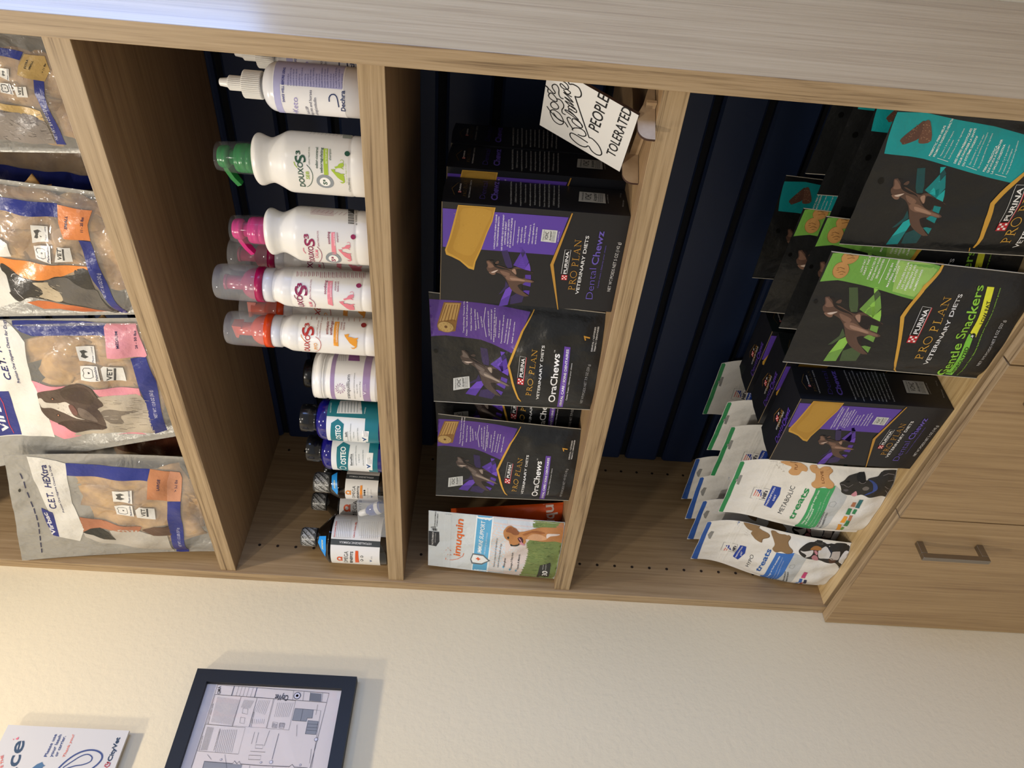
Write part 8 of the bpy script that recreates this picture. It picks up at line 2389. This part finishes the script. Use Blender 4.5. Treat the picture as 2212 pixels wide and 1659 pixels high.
m = MB(); m.box(.004, .098, .014, .0172, .0, .010, ply); m.build('cross_bar', r)
m = MB()
V = [(.047, .016, .004), (.055, .016, .004), (.055, .056, .082), (.047, .056, .082), (.047, .019, .004), (.055, .019, .004), (.055, .059, .082), (.047, .059, .082)]
V = [(x, y + .0030 + .004, z) for x, y, z in V]
m.add(V, [(0, 1, 2, 3), (7, 6, 5, 4), (0, 4, 5, 1), (1, 5, 6, 2), (2, 6, 7, 3), (3, 7, 4, 0)], burnt); m.build('back_strut', r)

# ------------------------------------------------------------------ framed plan and clinic sign on the left wall
frm = pbr('black_frame', '1A1C1E', 0.5, spec=0.4); paper = pbr('plan_paper', 'DDD2CA', 0.8)
r = thing('picture_frame', 'black framed floor plan print under glass on the cream wall', 'picture frame', (-TP, -.171, .129))
fw_, fh = .345, .2483; bd = .0200; xo, xi = -.003 + TP, .006
m = MB()
def bar(y0, y1, z0, z1): m.box(xi - .004, xo, y0, y1, z0, z1, frm)
bar(-fw_, 0, fh - bd, fh); bar(-fw_, 0, 0, bd); bar(-bd, 0, bd, fh - bd); bar(-fw_, -fw_ + bd, bd, fh - bd)
m.build('frame', r)
m = MB(); m.box(.0, xi - .002, -fw_ + .004, -.004, .004, fh - .004, pbr('backing_board', '5A5048', 0.9)); m.build('backing', r)
m = MB(); px_ = -.0110 + TP
m.box(xi - .002, px_, -fw_ + bd - .003, -bd + .003, bd - .003, fh - bd + .003, paper)
art(m, Flat((px_, -.50 + .171, .132 - .129), (0, 1, 0), (0, 0, 1)), ART['plan'], 0.5, 0.8); m.build('plan_print', r)
gl = bpy.data.materials.new('picture_glass'); gl.use_nodes = True; nt = gl.node_tree
t_ = nt.nodes.new('ShaderNodeBsdfTransparent'); gg = nt.nodes.new('ShaderNodeBsdfGlossy'); gg.inputs['Roughness'].default_value = 0.02
lw = nt.nodes.new('ShaderNodeLayerWeight'); lw.inputs['Blend'].default_value = 0.5; mx = nt.nodes.new('ShaderNodeMixShader')
pw5 = nt.nodes.new('ShaderNodeMath'); pw5.operation = 'POWER'; pw5.inputs[1].default_value = 4.0; nt.links.new(lw.outputs['Facing'], pw5.inputs[0])
ad5 = nt.nodes.new('ShaderNodeMath'); ad5.operation = 'MULTIPLY_ADD'; ad5.inputs[1].default_value = 0.5; ad5.inputs[2].default_value = 0.03; nt.links.new(pw5.outputs[0], ad5.inputs[0])
nt.links.new(ad5.outputs[0], mx.inputs['Fac']); nt.links.new(t_.outputs[0], mx.inputs[1]); nt.links.new(gg.outputs[0], mx.inputs[2]); nt.links.new(mx.outputs[0], nt.nodes['Material Output'].inputs['Surface'])
m = MB(); m.box(px_ + .0012, px_ + .0024, -fw_ + bd, -bd, bd, fh - bd, gl); m.build('glass', r)

r = thing('clinic_sign', 'white clinic notice panel asking for leash or carrier on the cream wall', 'sign', (-TP, -.2675, .4475))
m = MB(); pw = pbr('sign_panel_white', 'CBC6BE', 0.55); m.box(.0080, .0120, -.42, 0, 0, .174, pw)
art(m, Flat((.0120, -.55 + .2675, .0), (0, 1, 0), (0, 0, 1)), ART['clinic'], 0.5, 0.6); m.build('panel', r)
m = MB(); m.box(.0, .0080, -.40, -.02, .02, .154, pbr('mounting_foam', '6E6A64', 0.9)); m.build('mount', r)
# ------------------------------------------------------------------ recessed lamps that light the room
trim_m = pbr('lamp_trim', 'E8E6E0', 0.5)
for (x, y) in ((0.45, -0.33), (0.45, -1.20), (1.50, -1.75)):
    r = thing('ceiling_downlight', 'round white recessed downlight in the ceiling', 'ceiling light', (x, y, ZCEIL), 0, 'recessed downlights above the cabinet')
    m = MB(); R = .055 if y > -1.5 else .14
    m.lathe([(R, -.0005), (R + .018, -.0005), (R + .018, -.004), (R + .012, -.006), (R, -.004)], trim_m, 40, cap=False); m.build('trim_ring', r)
